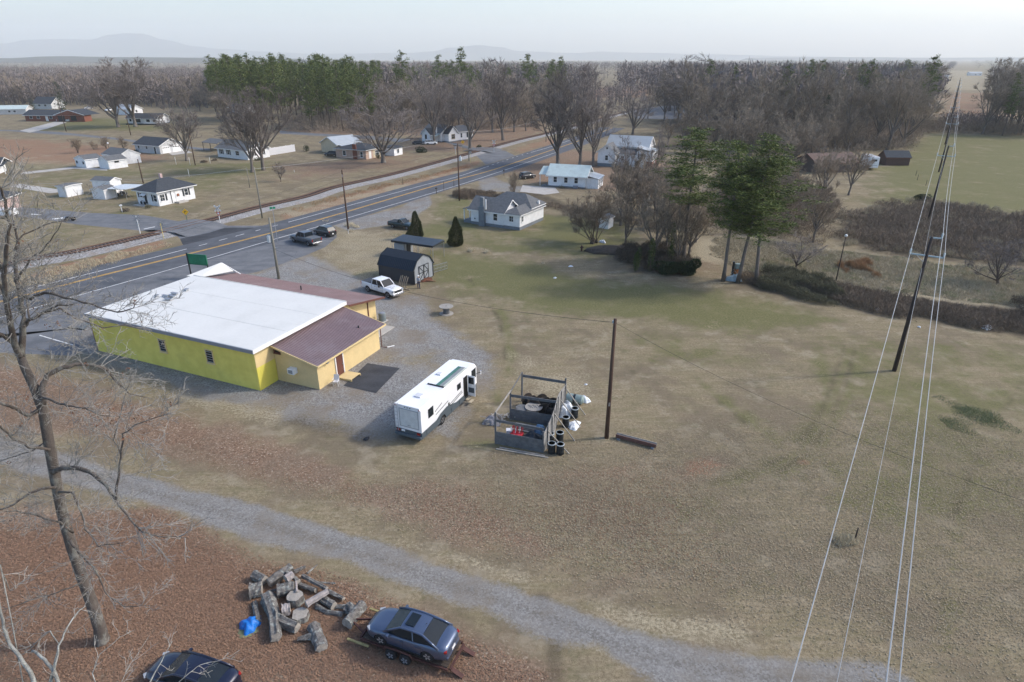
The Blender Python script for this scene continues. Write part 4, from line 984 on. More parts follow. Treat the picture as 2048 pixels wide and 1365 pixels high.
MB().tube([yb(-5.0, 12.3, 2.5), yb(-5.0, 12.3, .15), yb(-5.45, 12.6, .08)], .05, 8).build('downpipe', BROWND, t)
MB().tube([yb(-5.45, 12.6, .07), yb(-5.9, 13.3, .05)], .06, 8).build('drain_pipe', WHITE, t)
for x in (11.8, 5.6):
    w = window(t, x, -0.0, 2.45, .8, 1.25, 'b', frame=CRM, grid=(0, 0))
    for k in range(5): w2 = MB().box((x, .07, 1.92 + k * .26), (.84, .03, .045)).build('security_bar', STEEL, w)
# the long wall faces +y in this frame
door(t, -4.9, -5.45, .12, 1.0, 2.15, 'l', BROWND)
window(t, -.45, -2.36 + .0, 3.25, .55, .5, 'b', frame=BROWND, grid=(0, 1))
ac = MB().box((-2.2, -2.36 + .28, 1.55), (.75, .55, .55)).build('window_air_conditioner', WHITE, t, bevel=.03); MB().box((-2.2, -2.36 + .565, 1.55), (.5, .02, .36)).build('grille', GTRIM, ac)
for y in (3.6,): MB().box(yb(-5.1, y, 2.25), (.2, .3, .14)).build('wall_lamp', STEEL, t)
p = Matrix.Rotation(t.rotation_euler.z, 4, 'Z')
def ybw(x, y, z=0): return Vector((t0x, t0y, 0)) + p @ Vector((x, -y, z))
t0x, t0y = a_.x, a_.y
MB().tube([yb(8.3, 16, 3.4), yb(8.3, 16, 3.95)], .07, 8).build('roof_pipe', BLACKT, t)
MB().tube([yb(-3.9, 10.2, 3.0), yb(-3.9, 10.2, 3.22)], .08, 8).build('roof_pipe', BLACKT, t)
# front: raised white canopy corner and shingled awning
MB().slab([yb(22.4, 12.6, 4.35), yb(22.55, 17.95, 4.45), yb(20.6, 17.9, 3.62), yb(21.1, 13.2, 4.12)], .08).build('front_canopy', TPO, t)
cnb = MB()
for k in range(6):
    f = k / 5; cnb.beam(yb(22.5 - .02, 17.98 + .0, 4.40), yb(20.6 + 1.7 * f, 18.9, 2.9 + .5 * f), .14, .05)
cnb.build('canopy_slat', WHITE, t)
aw = MB().slab([yb(24.4, -.9, 2.65), yb(22.0, -.75, 2.75), yb(21.9, 1.3, 3.75), yb(24.0, 2.3, 3.7)], .07).build('awning', M('weathered_shingles', (.36, .32, .27), .9, var=.35, scale=2.2, bump=.4), t)
MB().beam(yb(24.4, -.9, 2.58), yb(22.0, -.75, 2.68), .08, .14).build('awning_fascia', BLACKT, aw)
ybox(22.02, 22.1, -.0, 6, 0, 3.6).build('shopfront', BRICK, t)
def local_thing(name, label, cat, x, y, z=0, rz=0, group=None):
    q = ybw(x, y, z); return thing(name, label, cat, tuple(q), YB.rotation_euler.z + rz, group)
ng = local_thing('ramp', 'pale yellow wooden ramp step at the brown back door', 'ramp', -5.9, 5.5)
for k in range(7): MB().box((-.75 + k * .22 + .1, 0, .22 - .012 * k), (.2, 1.5, .04)).build('plank', CRM, ng)
for s in (-1, 1): MB().box((-.05, s * .7, .1), (1.5, .06, .18)).build('stringer', CRM, ng)
ch = local_thing('plastic_chair', 'white plastic chair by the back door of the yellow building', 'chair', -5.75, 3.7, 0, R(200))
PLW = M('white_plastic', (.62, .62, .64), .45, var=.08)
MB().box((0, 0, .42), (.5, .48, .04)).build('seat', PLW, ch, bevel=.01); MB().box((0, .25, .72), (.5, .04, .55), rx=R(-12)).build('backrest', PLW, ch, bevel=.01)
for sx_ in (-1, 1):
    for sy in (-1, 1): MB().tube([(sx_ * .2, sy * .2, .42), (sx_ * .25, sy * .25, 0)], .02, 6).build('leg', PLW, ch)
    MB().box((sx_ * .27, 0, .64), (.05, .45, .03)).build('armrest', PLW, ch)
cu = local_thing('air_conditioner', 'round grey air conditioning unit standing at the building corner', 'air conditioner', -.75, 18.7)
MB().lathe([(.42, .06), (.42, .95), (.40, 1.0)], 20).build('casing', M('ac_grey', (.20, .235, .24), .5, .2), cu, smooth=False)
MB().lathe([(.30, .99), (.30, 1.03), (.12, 1.05)], 20).build('fan_grille', GTRIM, cu); MB().box((0, 0, .03), (1, 1, .07)).build('base', CONC, cu)
pd = local_thing('concrete_pad', 'small pale concrete pad at the far corner of the yellow building', 'concrete pad', -1.9, 15.9)
MB().box((0, 0, .04), (2.4, 3.4, .1)).build('slab', CONC, pd, bevel=.02)

# ---------------- barn shed and carport ----------------
BKM = M('black_ribbed_metal', (.022, .03, .042), .38, .3, var=.15); DGR = siding('charcoal_boards', (.055, .055, .06), True, .2); LGR = siding('shed_grey_boards', (.30, .32, .34), True, .2)
t = corner(829, 571, -30, 'barn_shed', 'charcoal gambrel roofed barn shed with grey double doors', 'shed')
LW, DW = 6.1, 4.3
prof = [(0, 0), (DW, 0), (DW, 1.9), (DW - .75, 2.95), (DW / 2, 3.55), (.75, 2.95), (0, 1.9)]
def endw(x0, x1, mat, nm):
    n = len(prof); vs = [(x, y, z + .15) for x in (x0, x1) for y, z in prof]
    return MB().add(vs, [tuple(range(n))[::-1], tuple(range(n, 2 * n))] + [(i, (i + 1) % n, n + (i + 1) % n, n + i) for i in range(n)]).build(nm, mat, t)
endw(-.06, 0, LGR, 'end_wall'); endw(-LW, -LW + .06, LGR, 'end_wall')
MB().bb(-LW + .06, -.06, 0.0, .06, .15, 2.05).build('side_wall', DGR, t); MB().bb(-LW + .06, -.06, DW - .06, DW, .15, 2.05).build('side_wall', DGR, t)
MB().bb(-LW, 0, .1, DW - .1, .0, .15).build('skid', DWOOD, t)
rp = [(-.16, 1.82), (.72, 3.05), (DW / 2, 3.68), (DW - .72, 3.05), (DW + .16, 1.82)]
for i in range(4):
    (y0, z0_), (y1, z1_) = rp[i], rp[i + 1]
    if y0 < DW / 2 and i < 2: panels(t, (-LW - .12, y0, z0_ + .15), (.12, y0, z0_ + .15), (.12, y1, z1_ + .15), (-LW - .12, y1, z1_ + .15), .9, BKM, th=.03, rib=.3)
    else: panels(t, (-LW - .12, y1, z1_ + .15), (.12, y1, z1_ + .15), (.12, y0, z0_ + .15), (-LW - .12, y0, z0_ + .15), .9, BKM, th=.03, rib=.3)
for xx in (0.0, -LW):
    g = MB()
    for (y0, z0_), (y1, z1_) in zip(rp[:-1], rp[1:]): g.beam((xx + (.08 if xx == 0 else -.08), y0, z0_ + .13), (xx + (.08 if xx == 0 else -.08), y1, z1_ + .13), .1, .14)
    for y in (.06, DW - .06): g.beam((xx, y, .15), (xx, y, 2.0), .14, .14)
    g.build('corner_trim', BLACKT, t)
for k in (0, 1):
    y0 = DW / 2 - 1.05 + k * 1.07; d = MB().bb(.0, .05, y0, y0 + 1.0, .25, 2.35).build('door', LGR, t); g = MB()
    for a, b2 in (((y0, .25), (y0, 2.35)), ((y0 + 1, .25), (y0 + 1, 2.35)), ((y0, .3), (y0 + 1, .3)), ((y0, 2.3), (y0 + 1, 2.3)), ((y0, 1.3), (y0 + 1, 1.3)), ((y0, .3), (y0 + 1, 1.3)), ((y0, 2.3), (y0 + 1, 1.3))):
        g.beam((.07, a[0], a[1]), (.07, b2[0], b2[1]), .1, .04, up=(1, 0, 0))
    g.build('brace', BLACKT, d)
lb = corner(816, 577, -30, 'leaning_boards', 'pale boards leaning on the charcoal shed wall', 'boards')
for k in range(5): MB().beam((-1.3 + k * .3, -.55, .0), (-1.25 + k * .3, .28, 1.5 + .1 * (k % 2)), .12, .03).build('board', M('raw_wood', (.30, .24, .17), .85, var=.25, scale=3), lb)
gb = corner(816, 580, -30, 'timber_beam', 'pale timber lying on the ground before the charcoal shed', 'beam')
MB().box((-1.3, -.1, .08), (3.4, .15, .12)).build('timber', MATS['raw_wood'], gb)
LUM = M('reddish_lumber', (.24, .10, .06), .85, var=.35, scale=3)
lp = thing('lumber_pile', 'small pile of reddish lumber beside the shed doors', 'lumber pile', tuple(P(854, 563)), R(20))
for k in range(14): MB().box((rnd.uniform(-.3, .3), rnd.uniform(-.45, .45), .06 + .09 * (k % 4)), (rnd.uniform(1.1, 1.9), .12, .06), rz=rnd.uniform(-.5, .5)).build('plank', LUM, lp)
t = corner(868, 524, -26, 'carport', 'long black metal carport roof on thin posts behind the shed', 'carport')
L_, D_ = 7.6, 3.2
for i in range(8): MB().slab([(-L_ + i * .95, -.1, 2.45), (-L_ + i * .95 + .94, -.1, 2.45), (-L_ + i * .95 + .94, D_, 2.6), (-L_ + i * .95, D_, 2.6)], .04).build('roof_panel', BKM, t)
MB().box((-L_ / 2, -.12, 2.32), (L_, .06, .32)).build('fascia', BLACKT, t)
MB().box((.02, D_ / 2, 2.38), (.06, D_, .2)).build('fascia', BLACKT, t)
for x in (-7.5, -5.0, -2.6, -.1):
    for y in (0, D_ - .1): MB().beam((x, y, 0), (x, y, 2.42), .06, .06).build('post', STEEL, t)
st = MB().bb(-7.4, -5.5, .3, 2.6, 0, 1.9).build('grey_box_wall', LGR, t); MB().bb(-5.49, -5.45, .9, 1.9, .1, 1.8).build('opening', BLACKT, st)
gt = corner(862, 548, -30 + 75, 'metal_gate', 'low barred gate standing below the carport', 'gate')
for z in (.1, .55, 1.05): MB().beam((0, 0, z), (3.0, 0, z), .04, .05).build('rail', STEEL, gt)
for k in range(13): MB().beam((k * .25, 0, .05), (k * .25, 0, 1.15), .03, .03).build('bar', STEEL, gt)

# ---------------- houses ----------------
t = corner(1039, 462, -30, 'house', 'white house with grey shingle roof and tall grey chimney', 'house')
gable(t, -10.3, -3.3, 0, 5.0, 3.0, 1.7, 'x', WSID, SHG, base=.55)
hip(t, -3.3, 0, .05, 9.2, 2.75, .9, WSID, SHG, base=.6, over=.35)
hip(t, -9.2, -.4, 4.8, 9.5, 3.1, 1.9, WSID, SHG, base=.55)
MB().bb(-8.2, -7.1, -.65, 0, 0, 3.6).build('chimney', FOUND, t); MB().bb(-8.0, -7.3, -.45, .1, 3.6, 5.2).build('chimney_stack', FOUND, t); MB().tube([(-6.8, -.3, 3.1), (-6.8, -.3, 4.9)], .12, 8).build('flue_pipe', WHITE, t)
window(t, -5.0, 0, 1.85, .8, 1.2); window(t, -1.7, .05, 1.9, .8, .95, grid=(1, 1)); window(t, 0, 1.0, 1.9, .5, .9, 'r', grid=(0, 1)); window(t, -9.4, 0, 1.1, .3, .3, grid=(0, 0))
MB().slab([(-12.3, .2, 2.6), (-10.2, .2, 3.0), (-10.2, 4.6, 3.0), (-12.3, 4.6, 2.6)], .08).build('porch_roof', SHG, t); MB().bb(-12.2, -10.3, .4, 4.4, 0, .5).build('porch_deck', FOUND, t)
for y in (.5, 2.3, 4.2): MB().beam((-12.1, y, .5), (-12.1, y, 2.6), .14, .14).build('porch_post', WHITE, t)
MB().box((-.2, 7.6, 3.5), (.3, .4, .8)).build('vent_stack', WHITE, t)

t = corner(1170, 378, -19, 'house', 'long white house with pale green metal roof and lean-to', 'house')
MB().bb(-9, 0, 0, 6.4, -.2, .3).build('foundation', FOUND, t)
wo1, ro1 = gable(t, -9, 0, 0, 6.4, 2.9, 1.9, 'x', siding('white_boards', (.80, .82, .84), True, .3), METW, over=.55, base=.3)
MB().slab([(-11.6, .6, 2.65), (-9.0, .6, 2.7), (-9.0, 3.4, 4.3), (-11.3, 3.4, 4.2)], .07).build('porch_roof', METW, t)
MB().beam((-11.3, .8, 0), (-11.3, .8, 2.6), .12, .12).build('porch_post', WHITE, t)
for x in (-7.3, -4.7, -2.2): window(t, x, 0, 1.75, .8, 1.25, shut=None)
MB().bb(.02, 3.0, .4, 6.0, -.2, 2.4).build('wall', WSID, t)
for k in range(5): MB().slab([(.02 + .66 * k, .1, 3.1 - .16 * k), (.67 + .66 * k, .1, 2.94 - .16 * k), (.67 + .66 * k, 6.3, 2.94 - .16 * k), (.02 + .66 * k, 6.3, 3.1 - .16 * k)], .05).build('roof_panel', METG, t)
for y in (1.4, 3.2, 4.9): window(t, 3.0, y, 1.5, .8, 1.1, 'r')
MB().box((-2.2, -.6, .35), (1.1, .7, .6)).build('heat_pump', GTRIM, t, bevel=.04)
for k in range(5): MB().bb(-10.6 + .35 * k, -10.3 + .35 * k, -.6, .9, 0, .25 + .12 * (k % 3)).build('porch_step', FOUND, t)

t = corner(1262, 337, -24, 'house', 'white two storey house with grey roof and red brick basement', 'house')
gable(t, -9.8, -4.6, 0, 6.5, 4.1, 2.0, 'y', WSID, SHG, base=.9); gable(t, -8.5, 3.2, 5.0, 12, 5.4, 2.3, 'x', WSID, METG, base=.6)
window(t, -7.2, 0, 2.4, .8, 1.3); window(t, -7.2, 0, 5.0, .5, .5, grid=(0, 0))
MB().bb(1.2, 5.6, .5, 6.5, -.2, 2.0).build('basement_wall', BRICK, t); MB().bb(1.2, 5.6, .5, 6.5, 2.0, 4.5).build('wall', WSID, t)
for k in range(6): MB().slab([(.9 + .85 * k, .1, 5.7 - .18 * k), (1.74 + .85 * k, .1, 5.52 - .18 * k), (1.74 + .85 * k, 6.9, 5.52 - .18 * k), (.9 + .85 * k, 6.9, 5.7 - .18 * k)], .05).build('roof_panel', METG, t)
door(t, 2.8, .5, 0, .9, 2.0); window(t, 2.6, .5, 3.2, .9, 1.2, shut=BLACKT); window(t, 5.6, 2.4, 3.3, .8, 1.0, 'r'); window(t, 5.6, 4.6, 3.3, .8, 1.0, 'r'); window(t, 5.6, 3.4, 1.1, 1.1, .9, 'r')
MB().bb(-4.55, 1.15, 2.2, 5.0, .0, 3.6).build('wall', WSID, t); MB().slab([(-4.6, 1.8, 3.5), (1.3, 1.8, 3.5), (1.3, 5.1, 4.7), (-4.6, 5.1, 4.7)], .1).build('porch_roof', SHG, t); window(t, -3.2, 2.2, 2.2, .8, 1.2); door(t, -1.4, 2.2, .4)

t = corner(320, 413.5, -24, 'house', 'small white house with dark hip roof and black shutters', 'house')
hip(t, -6.3, 0, 0, 9.0, 2.9, 1.9, WSID, SHING, base=.35, over=.55, basem=WSID)
MB().box((-4.2, 4.9, 5.0), (.5, .5, 1.3)).build('chimney', M('pink_chimney', (.5, .36, .34), .8), t)
window(t, -4.9, 0, 1.95, .8, .8, shut=BLACKT); door(t, -3.6, 0, .3, .8, 2.0, mat=BLACKT); window(t, -.8, 0, 1.6, .9, 1.3); xf(MB().box((-1.65, -.03, 1.6), (.35, .06, 1.4)), Matrix.Identity(4)).build('shutter', BLACKT, t)
MB().slab([(-4.4, -.9, 2.1), (-2.9, -.9, 2.1), (-2.9, 0, 2.45), (-4.4, 0, 2.45)], .05).build('door_hood', WHITE, t)
window(t, 0, 1.0, 1.6, 1.0, 1.3, 'r', grid=(1, 1)); MB().box((.03, 1.95, 1.6), (.06, .35, 1.4)).build('shutter', BLACKT, t)
window(t, 0, 6.9, 1.75, .8, 1.3, 'r', shut=BLACKT); MB().tube([(.08, 3.1, 2.8), (.08, 3.1, .1)], .06, 6).build('downpipe', BLACKT, t)
door(t, 0, 4.7, .35, .9, 2.0, 'r'); MB().lathe([(.12, 0), (.3, .03), (.3, .08), (.12, .1)], 14, (.12, 4.7, 1.55), 'x').build('wreath', LUM, t)
MB().bb(.0, 1.4, 3.6, 6.0, 0, .3).build('front_step', CONC, t); MB().bb(-6.0, -2.6, -1.6, 0, 0, .12).build('patio', CONC, t)
for nm, lb, q in (('bicycle', 'bicycle leaning on the wall of the small white house', (-4.2, -.5)),):
    bi = thing(nm, lb, 'bicycle', tuple(t.location + Matrix.Rotation(t.rotation_euler.z, 4, 'Z').to_3x3() @ Vector((q[0], q[1], .12))), t.rotation_euler.z)
    for s in (-.5, .5): MB().lathe([(.33, -.02), (.35, 0), (.33, .02), (.30, .02), (.30, -.02), (.33, -.02)], 18, (s, 0, .35), 'y').build('wheel', BLACKT, bi)
    MB().tube([(-.5, 0, .35), (-.15, 0, .8), (.4, 0, .85), (-.05, 0, .32), (-.15, 0, .8)], .02, 6).build('frame', GTRIM, bi); MB().tube([(.5, 0, .35), (.4, 0, .85), (.36, -.25, .98)], .02, 6).build('handlebar', STEEL, bi); MB().box((-.18, 0, .86), (.25, .12, .05)).build('saddle', BLACKT, bi)
MB().lathe([(.28, 0), (.32, .04), (.05, .16)], 14, (0, 0, 0)).build  # dish shape reused below

t = corner(876, 286, -40, 'house', 'white house with grey roof and bright front gable under tall bare trees', 'house')
gable(t, -9.5, 0, 1.5, 9.5, 3.3, 2.5, 'x', WSID, SHG, base=.3); gable(t, -6.8, -2.2, -1.5, 1.6, 2.9, 1.9, 'y', WSID, SHING, base=.3); gable(t, -.2, 2.6, 3.0, 7.6, 3.2, 2.2, 'x', WSID, SHING, base=.3)
hip(t, -2.5, 2.2, 7.5, 16, 3.2, 1.9, WSID, SHG, base=.3)
window(t, 2.6, 5.3, 1.9, 1.6, 1.5, 'r', frame=M('tan_frame', (.4, .32, .2), .6), grid=(1, 1)); window(t, 2.2, 10, 1.9, .8, 1.5, 'r'); window(t, 2.2, 13.6, 1.9, 1.4, 1.6, 'r', frame=BLACKT); window(t, -8.2, 1.5, 1.8, .9, 1.0, frame=BLACKT); window(t, -4.6, -1.5, 1.9, .8, 1.3, frame=BLACKT)
MB().bb(-2.0, -1.7, 1.0, 1.5, 0, 5.2).build('flue_pipe', WHITE, t); MB().slab([(-2.6, -1.3, 2.2), (-.3, -1.3, 2.2), (-.3, 1.5, 2.7), (-2.6, 1.5, 2.7)], .06).build('porch_roof', METW, t); MB().beam((-.4, -1.2, 0), (-.4, -1.2, 2.2), .14, .14).build('porch_post', WHITE, t)

t = corner(733, 320, -24, 'house', 'low tan and brick house with dark roof behind a big oak', 'house')
hip(t, -11.2, 0, 0, 10.5, 2.75, 1.3, TAN, SHING, over=.5)
MB().bb(-4.6, -3.3, -.35, 0, 0, 4.3).build('chimney', BRICK, t); window(t, -8.0, 0, 1.5, 1.1, 1.3); window(t, -1.6, 0, 1.4, .9, 1.5); door(t, 0, 2.0, .1, .95, 2.1, 'r'); MB().bb(0.0, .04, 3.6, 9.5, .1, 2.6).build('porch_wall', CREAM, t); window(t, .04, 5.6, 1.5, 1.9, 1.3, 'r', grid=(2, 1)); window(t, .04, 8.2, 1.5, 1.0, 1.3, 'r')
MB().bb(.05, 3.5, 9.8, 14.5, 0, 2.3).build('wall', WSID, t); MB().slab([(-.2, 9.5, 2.8), (3.9, 9.5, 2.4), (3.9, 14.9, 2.4), (-.2, 14.9, 2.8)], .08).build('roof', SHING, t); window(t, 3.5, 12, 1.3, 1.0, 1.1, 'r')
for x, y in ((-6, 3), (-2, 6)): MB().tube([(x, y, 3.2), (x, y, 5.0)], .12, 8).build('vent_pipe', WHITE, t)
t = corner(676, 309, -42, 'garage', 'cream garage with pale metal gable roof beside the tan house', 'garage')
gable(t, -9.2, 0, 0, 9, 3.0, 1.9, 'y', CREAM, METG, over=.4)
MB().slab([(.0, .2, 2.9), (3.4, .2, 2.6), (3.4, 9.2, 2.6), (.0, 9.2, 2.9)], .06).build('lean_to_roof', METG, t)
for y in (.4, 4.6, 8.9): MB().beam((3.2, y, 0), (3.2, y, 2.6), .14, .14).build('post', WHITE, t)

t = corner(322, 309, -24, 'garage', 'pale grey double garage with two white doors', 'garage')
gable(t, -11.4, 0, 0, 8.4, 2.7, 1.8, 'x', GSID, SHING, over=.5)
for y in (2.25, 6.1):
    d = MB().bb(.0, .06, y - 1.45, y + 1.45, .05, 2.2).build('garage_door', WHITE, t)
    for k in range(4): MB().box((.08, y - 1.0 + k * .66, 1.75), (.02, .36, .28)).build('pane', GLASS, d)
window(t, -9.6, 0, 1.7, .7, .8, frame=GSID); window(t, -5.9, 0, 1.7, .7, .8, frame=GSID); door(t, -2.2, 0, .05, .9, 2.0, mat=BLACKT)
t = corner(497, 321, -31, 'house', 'long white ranch house with black shutters behind the paired trees', 'house')
gable(t, -14.2, 0, 0, 8.0, 2.9, 1.9, 'x', WSID, SHG, over=.5); window(t, -12.2, 0, 1.7, .9, 1.3, shut=BLACKT); window(t, -8.8, 0, 1.7, .9, 1.3, shut=BLACKT); window(t, -4.6, 0, 1.7, 1.6, 1.2); window(t, 0, 2.0, 1.7, .9, 1.3, 'r', shut=BLACKT); window(t, 0, 5.4, 1.7, .9, 1.3, 'r', shut=BLACKT)
t = corner(438, 305, -31, 'carport', 'dark shingled carport on posts at the end of the ranch house', 'carport')
MB().slab([(-8, -.3, 2.7), (0, -.3, 2.7), (0, 3.2, 3.7), (-8, 3.2, 3.7)], .12).build('roof', SHG, t); MB().slab([(-8, 3.2, 3.7), (0, 3.2, 3.7), (0, 6.8, 2.7), (-8, 6.8, 2.7)], .12).build('roof', SHG, t)
for x in (-7.7, -3.9, -.2):
    for y in (0, 6.4): MB().beam((x, y, 0), (x, y, 2.65), .16, .16).build('post', DWOOD, t)
# white privacy fence: every board its own part
pf0, pf1 = P(528, 314), P(592, 303.5); fl = (pf1 - pf0).length
t = thing('privacy_fence', 'tall white board fence running right of the paired trees', 'fence', tuple(pf0), math.atan2(pf1.y - pf0.y, pf1.x - pf0.x)); bm_ = MB().box((0, 0, 1.15), (.27, .04, 2.2)).mesh('board', PLW)
nb_ = int(fl / .3)
for k in range(nb_): link('board', bm_, t, loc=(k * .3, 0, rnd.uniform(-.01, .01)))
for k in range(int(fl / 2.4) + 1): MB().box((k * 2.4, .08, 1.2), (.14, .12, 2.4)).build('post', PLW, t)

t = corner(138, 243.5, -3, 'house', 'red brick ranch house with dark roof and carport gable', 'house')
gable(t, -21.5, 0, 0, 9.5, 3.0, 1.9, 'x', BRICK, SHING, over=.7)
gable(t, -4.5, 9.5, -1.8, 3.5, 3.0, 0.02, 'x', BRICK, SHING, over=.1); 
MB().add([(-5.2, -2.3, 2.95), (10.2, -2.3, 2.95), (2.6, -2.3, 5.3), (-5.2, 9.6, 2.95), (10.2, 9.6, 2.95), (2.6, 9.6, 5.3)], [(0, 1, 2), (5, 4, 3), (0, 2, 5, 3), (1, 4, 5, 2)]).build('roof', SHING, t)
MB().add([(-4.4, -2.34, 3.0), (9.4, -2.34, 3.0), (2.6, -2.34, 5.1)], [(0, 1, 2)]).build('gable_wall', BRICK, t)
g = MB(); g.beam((-5.2, -2.4, 3.0), (2.6, -2.4, 5.36), .08, .22); g.beam((10.2, -2.4, 3.0), (2.6, -2.4, 5.36), .08, .22); g.build('fascia', WHITE, t)
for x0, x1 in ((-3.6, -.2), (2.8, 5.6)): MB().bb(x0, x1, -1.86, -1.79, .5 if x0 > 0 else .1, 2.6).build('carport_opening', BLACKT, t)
for x in (-18.5, -14.8, -8.5): window(t, x, 0, 1.8, 1.4, 1.1, frame=GSID)
door(t, -10.6, 0, .1, 1.0, 2.1)
t = corner(321, 250, -4, 'house', 'white house with dark roof beneath two tall leafless trees', 'house')
gable(t, -15.5, 0, 0, 8, 2.9, 1.7, 'x', WSID, SHING, over=.6, base=.5); gable(t, -7, -.4, -1.4, 3, 2.9, 1.2, 'x', WSID, SHING, over=.5, base=.5)
window(t, -10.2, 0, 1.8, 2.0, 1.5, frame=BLACKT, grid=(1, 0)); window(t, -4.6, -1.4, 1.9, 1.4, .9, shut=None, frame=BLACKT); window(t, -1.6, -1.4, 1.9, 1.0, .9, frame=BLACKT); window(t, -13.9, 0, 1.9, .7, .8, frame=BLACKT)
MB().bb(-15.4, -.4, -1.6, -1.42, 0, .5).build('foundation', BLACKT, t)
t = corner(262, 231, -20, 'house', 'distant white house with pale green roof left of the paired trees', 'house')
gable(t, -12, 0, 0, 8, 3, 2, 'x', WSID, METG, over=.4); window(t, 0, 4, 1.8, 1.2, 1.2, 'r')
t = corner(105, 219, -8, 'house', 'distant dark roofed house behind the brick ranch', 'house')
gable(t, -12, 0, 0, 10, 3.2, 3.4, 'x', GSID, SHING, over=.6); window(t, -4, 0, 2.2, 1.6, 1.4); window(t, -8, 0, 2.2, 1.6, 1.4)
t = corner(54, 229, 12, 'house', 'low white house partly behind the brick ranch at the far left', 'house')
gable(t, -16, 0, 0, 8, 2.8, 1.6, 'x', GSID, METW, over=.4); window(t, -8, 0, 1.5, 1.2, .9); window(t, -5.5, 0, 1.5, 1.2, .9)

def shed(u, v, ang, a, b, h, rise, axis, label, wall=WSID, roof=SHG, dr=None, name='shed'):
    t = corner(u, v, ang, name, label, 'shed'); gable(t, -a, 0, 0, b, h, rise, axis, wall, roof, over=.18)
    if dr == 'f': door(t, -a * .5, 0, .05, .8, 1.8); window(t, -a * .82, 0, 1.4, .45, .45, frame=BLACKT, grid=(0, 0)); window(t, -a * .2, 0, 1.4, .45, .45, frame=BLACKT, grid=(0, 0))
    if dr == 'r': window(t, 0, b * .45, h - .4, 1.0, .35, 'r', frame=BLACKT, grid=(0, 0))
    return t
shed(174, 337, -32, 5.6, 4.6, 2.3, .9, 'y', 'white shed with grey roof, leftmost of the three joined sheds', dr='f')
shed(220, 339.5, -30, 4.8, 5.2, 2.3, 1.0, 'y', 'white shed with a dark vent slot, middle of the three joined sheds', dr='r')
shed(242, 331, -30, 8.5, 6.2, 2.6, 1.5, 'x', 'larger white shed with low gable, rearmost of the three joined sheds')
shed(136, 395.5, -16, 2.4, 4.0, 2.35, .12, 'x', 'small flat roofed white shed beside the bare concrete slab', dr=None)
shed(1216, 459, -30, 1.9, 2.4, 1.9, .3, 'y', 'small white shed half hidden behind the crape myrtle', roof=FOUND)
t = shed(212, 400, -15, 3.3, 3.2, 2.1, .5, 'y', 'grey white shed with dark eave attached to the pale canopy', roof=SHG)
t = shed(226, 390, -15, 5.0, 3.0, 3.0, .6, 'x', 'white shed with grey roof standing behind the pale canopy')
t = corner(252, 400, -8, 'canopy', 'flat pale metal canopy on posts beside the small white house', 'canopy')
MB().slab([(-5.6, .2, 2.2), (.2, .2, 2.2), (2.6, 5.0, 2.4), (-3.4, 5.0, 2.4)], .1).build('roof', M('pale_canopy', (.52, .56, .58), .5), t)
for x, y in ((-5.0, .4), (-2.4, .4), (0, .4), (1.9, 4.6), (-3, 4.6)): MB().beam((x, y, 0), (x, y, 2.2), .07, .07).build('post', STEEL, t)
# house corners at the left edge of the photograph
t = corner(-4, 350, 20, 'house', 'white house with porch roof and white post at the left edge', 'house')
gable(t, -8, 0, 0, 7, 2.7, 1.2, 'x', WSID, SHING, over=1.4); MB().beam((1.6, .6, 0), (1.6, .6, 2.4), .16, .16).build('porch_post', WHITE, t)
MB().slab([(-1, -1.6, 2.4), (2.2, -1.6, 2.4), (1.9, 3.6, 2.9), (-1, 3.6, 2.9)], .12).build('porch_roof', SHING, t)
t = corner(14, 428, 10, 'house', 'dark hipped roof corner of a house at the left edge by the side road', 'house')
hip(t, -8, -.8, 0, 7, 2.7, 1.6, M('pinkish_boards', (.45, .33, .30), .8), SHING, over=.6)
# right side
t = corner(1714, 344, 14, 'house', 'brown roofed house half hidden in bare woods beside a white camper', 'house')
gable(t, -13, 0, 0, 8.5, 2.7, 1.9, 'x', M('dark_brown_boards', (.10, .075, .065), .85), SHB, over=.5, trim=BROWND)
t = corner(1817, 332, -4, 'barn', 'dark brown gambrel barn standing at the edge of the green pasture', 'barn')
gable(t, -6.6, 0, 0, 4.5, 2.3, 1.5, 'x', M('barn_brown', (.085, .05, .042), .85), SHING, over=.25, trim=BROWND)
# far buildings among the trees
def farb(u, v, ang, a, b, h, rise, label, wall, roof, name='building'):
    t = corner(u, v, ang, name, label, 'building'); gable(t, -a, 0, 0, b, h, rise, 'x', wall, roof, over=.5); 
    for k in range(int(a / 7)): window(t, -3 - 7 * k, 0, h * .5, 1.6, 1.4, frame=WHITE, grid=(0, 0))
    return t
farb(852, 176, -28, 46, 24, 6.5, 3.0, 'large white metal building glimpsed beyond the pines', WSID, M('white_metal_roof', (.74, .76, .78), .5))
farb(1450, 171, -10, 70, 20, 5.5, 1.5, 'long low brick building with dark roof beyond the car park', BRICK, SHING)
farb(1272, 167, -10, 14, 10, 4, 3.0, 'small distant white gabled house beyond the woods', WSID, SHG, 'house')
farb(1520, 212, -15, 14, 9, 3.6, 2.0, 'distant grey house seen through bare trees right of the car park', GSID, SHG, 'house')
farb(1420, 167.5, -10, 10, 8, 4.6, 1.0, 'white box shaped building end beside the long brick building', WSID, METG)
farb(1896, 158, -20, 22, 12, 4, 2, 'distant white farm building left of the far yellow field', WSID, METG, 'house'); farb(1963, 152, -10, 20, 10, 4, 2, 'distant white farm building right of the far yellow field', WSID, METG, 'house')
farb(125, 152, -20, 40, 20, 6, 2, 'far pale roofed building beyond the left woods', WSID, METG); farb(40, 157, -10, 30, 14, 5, 2, 'far pale building at the left edge below the mountain', GSID, METG)
farb(490, 228, -25, 12, 8, 3.2, 2.2, 'white house half hidden behind the right trunk of the paired trees', WSID, SHG, 'house')
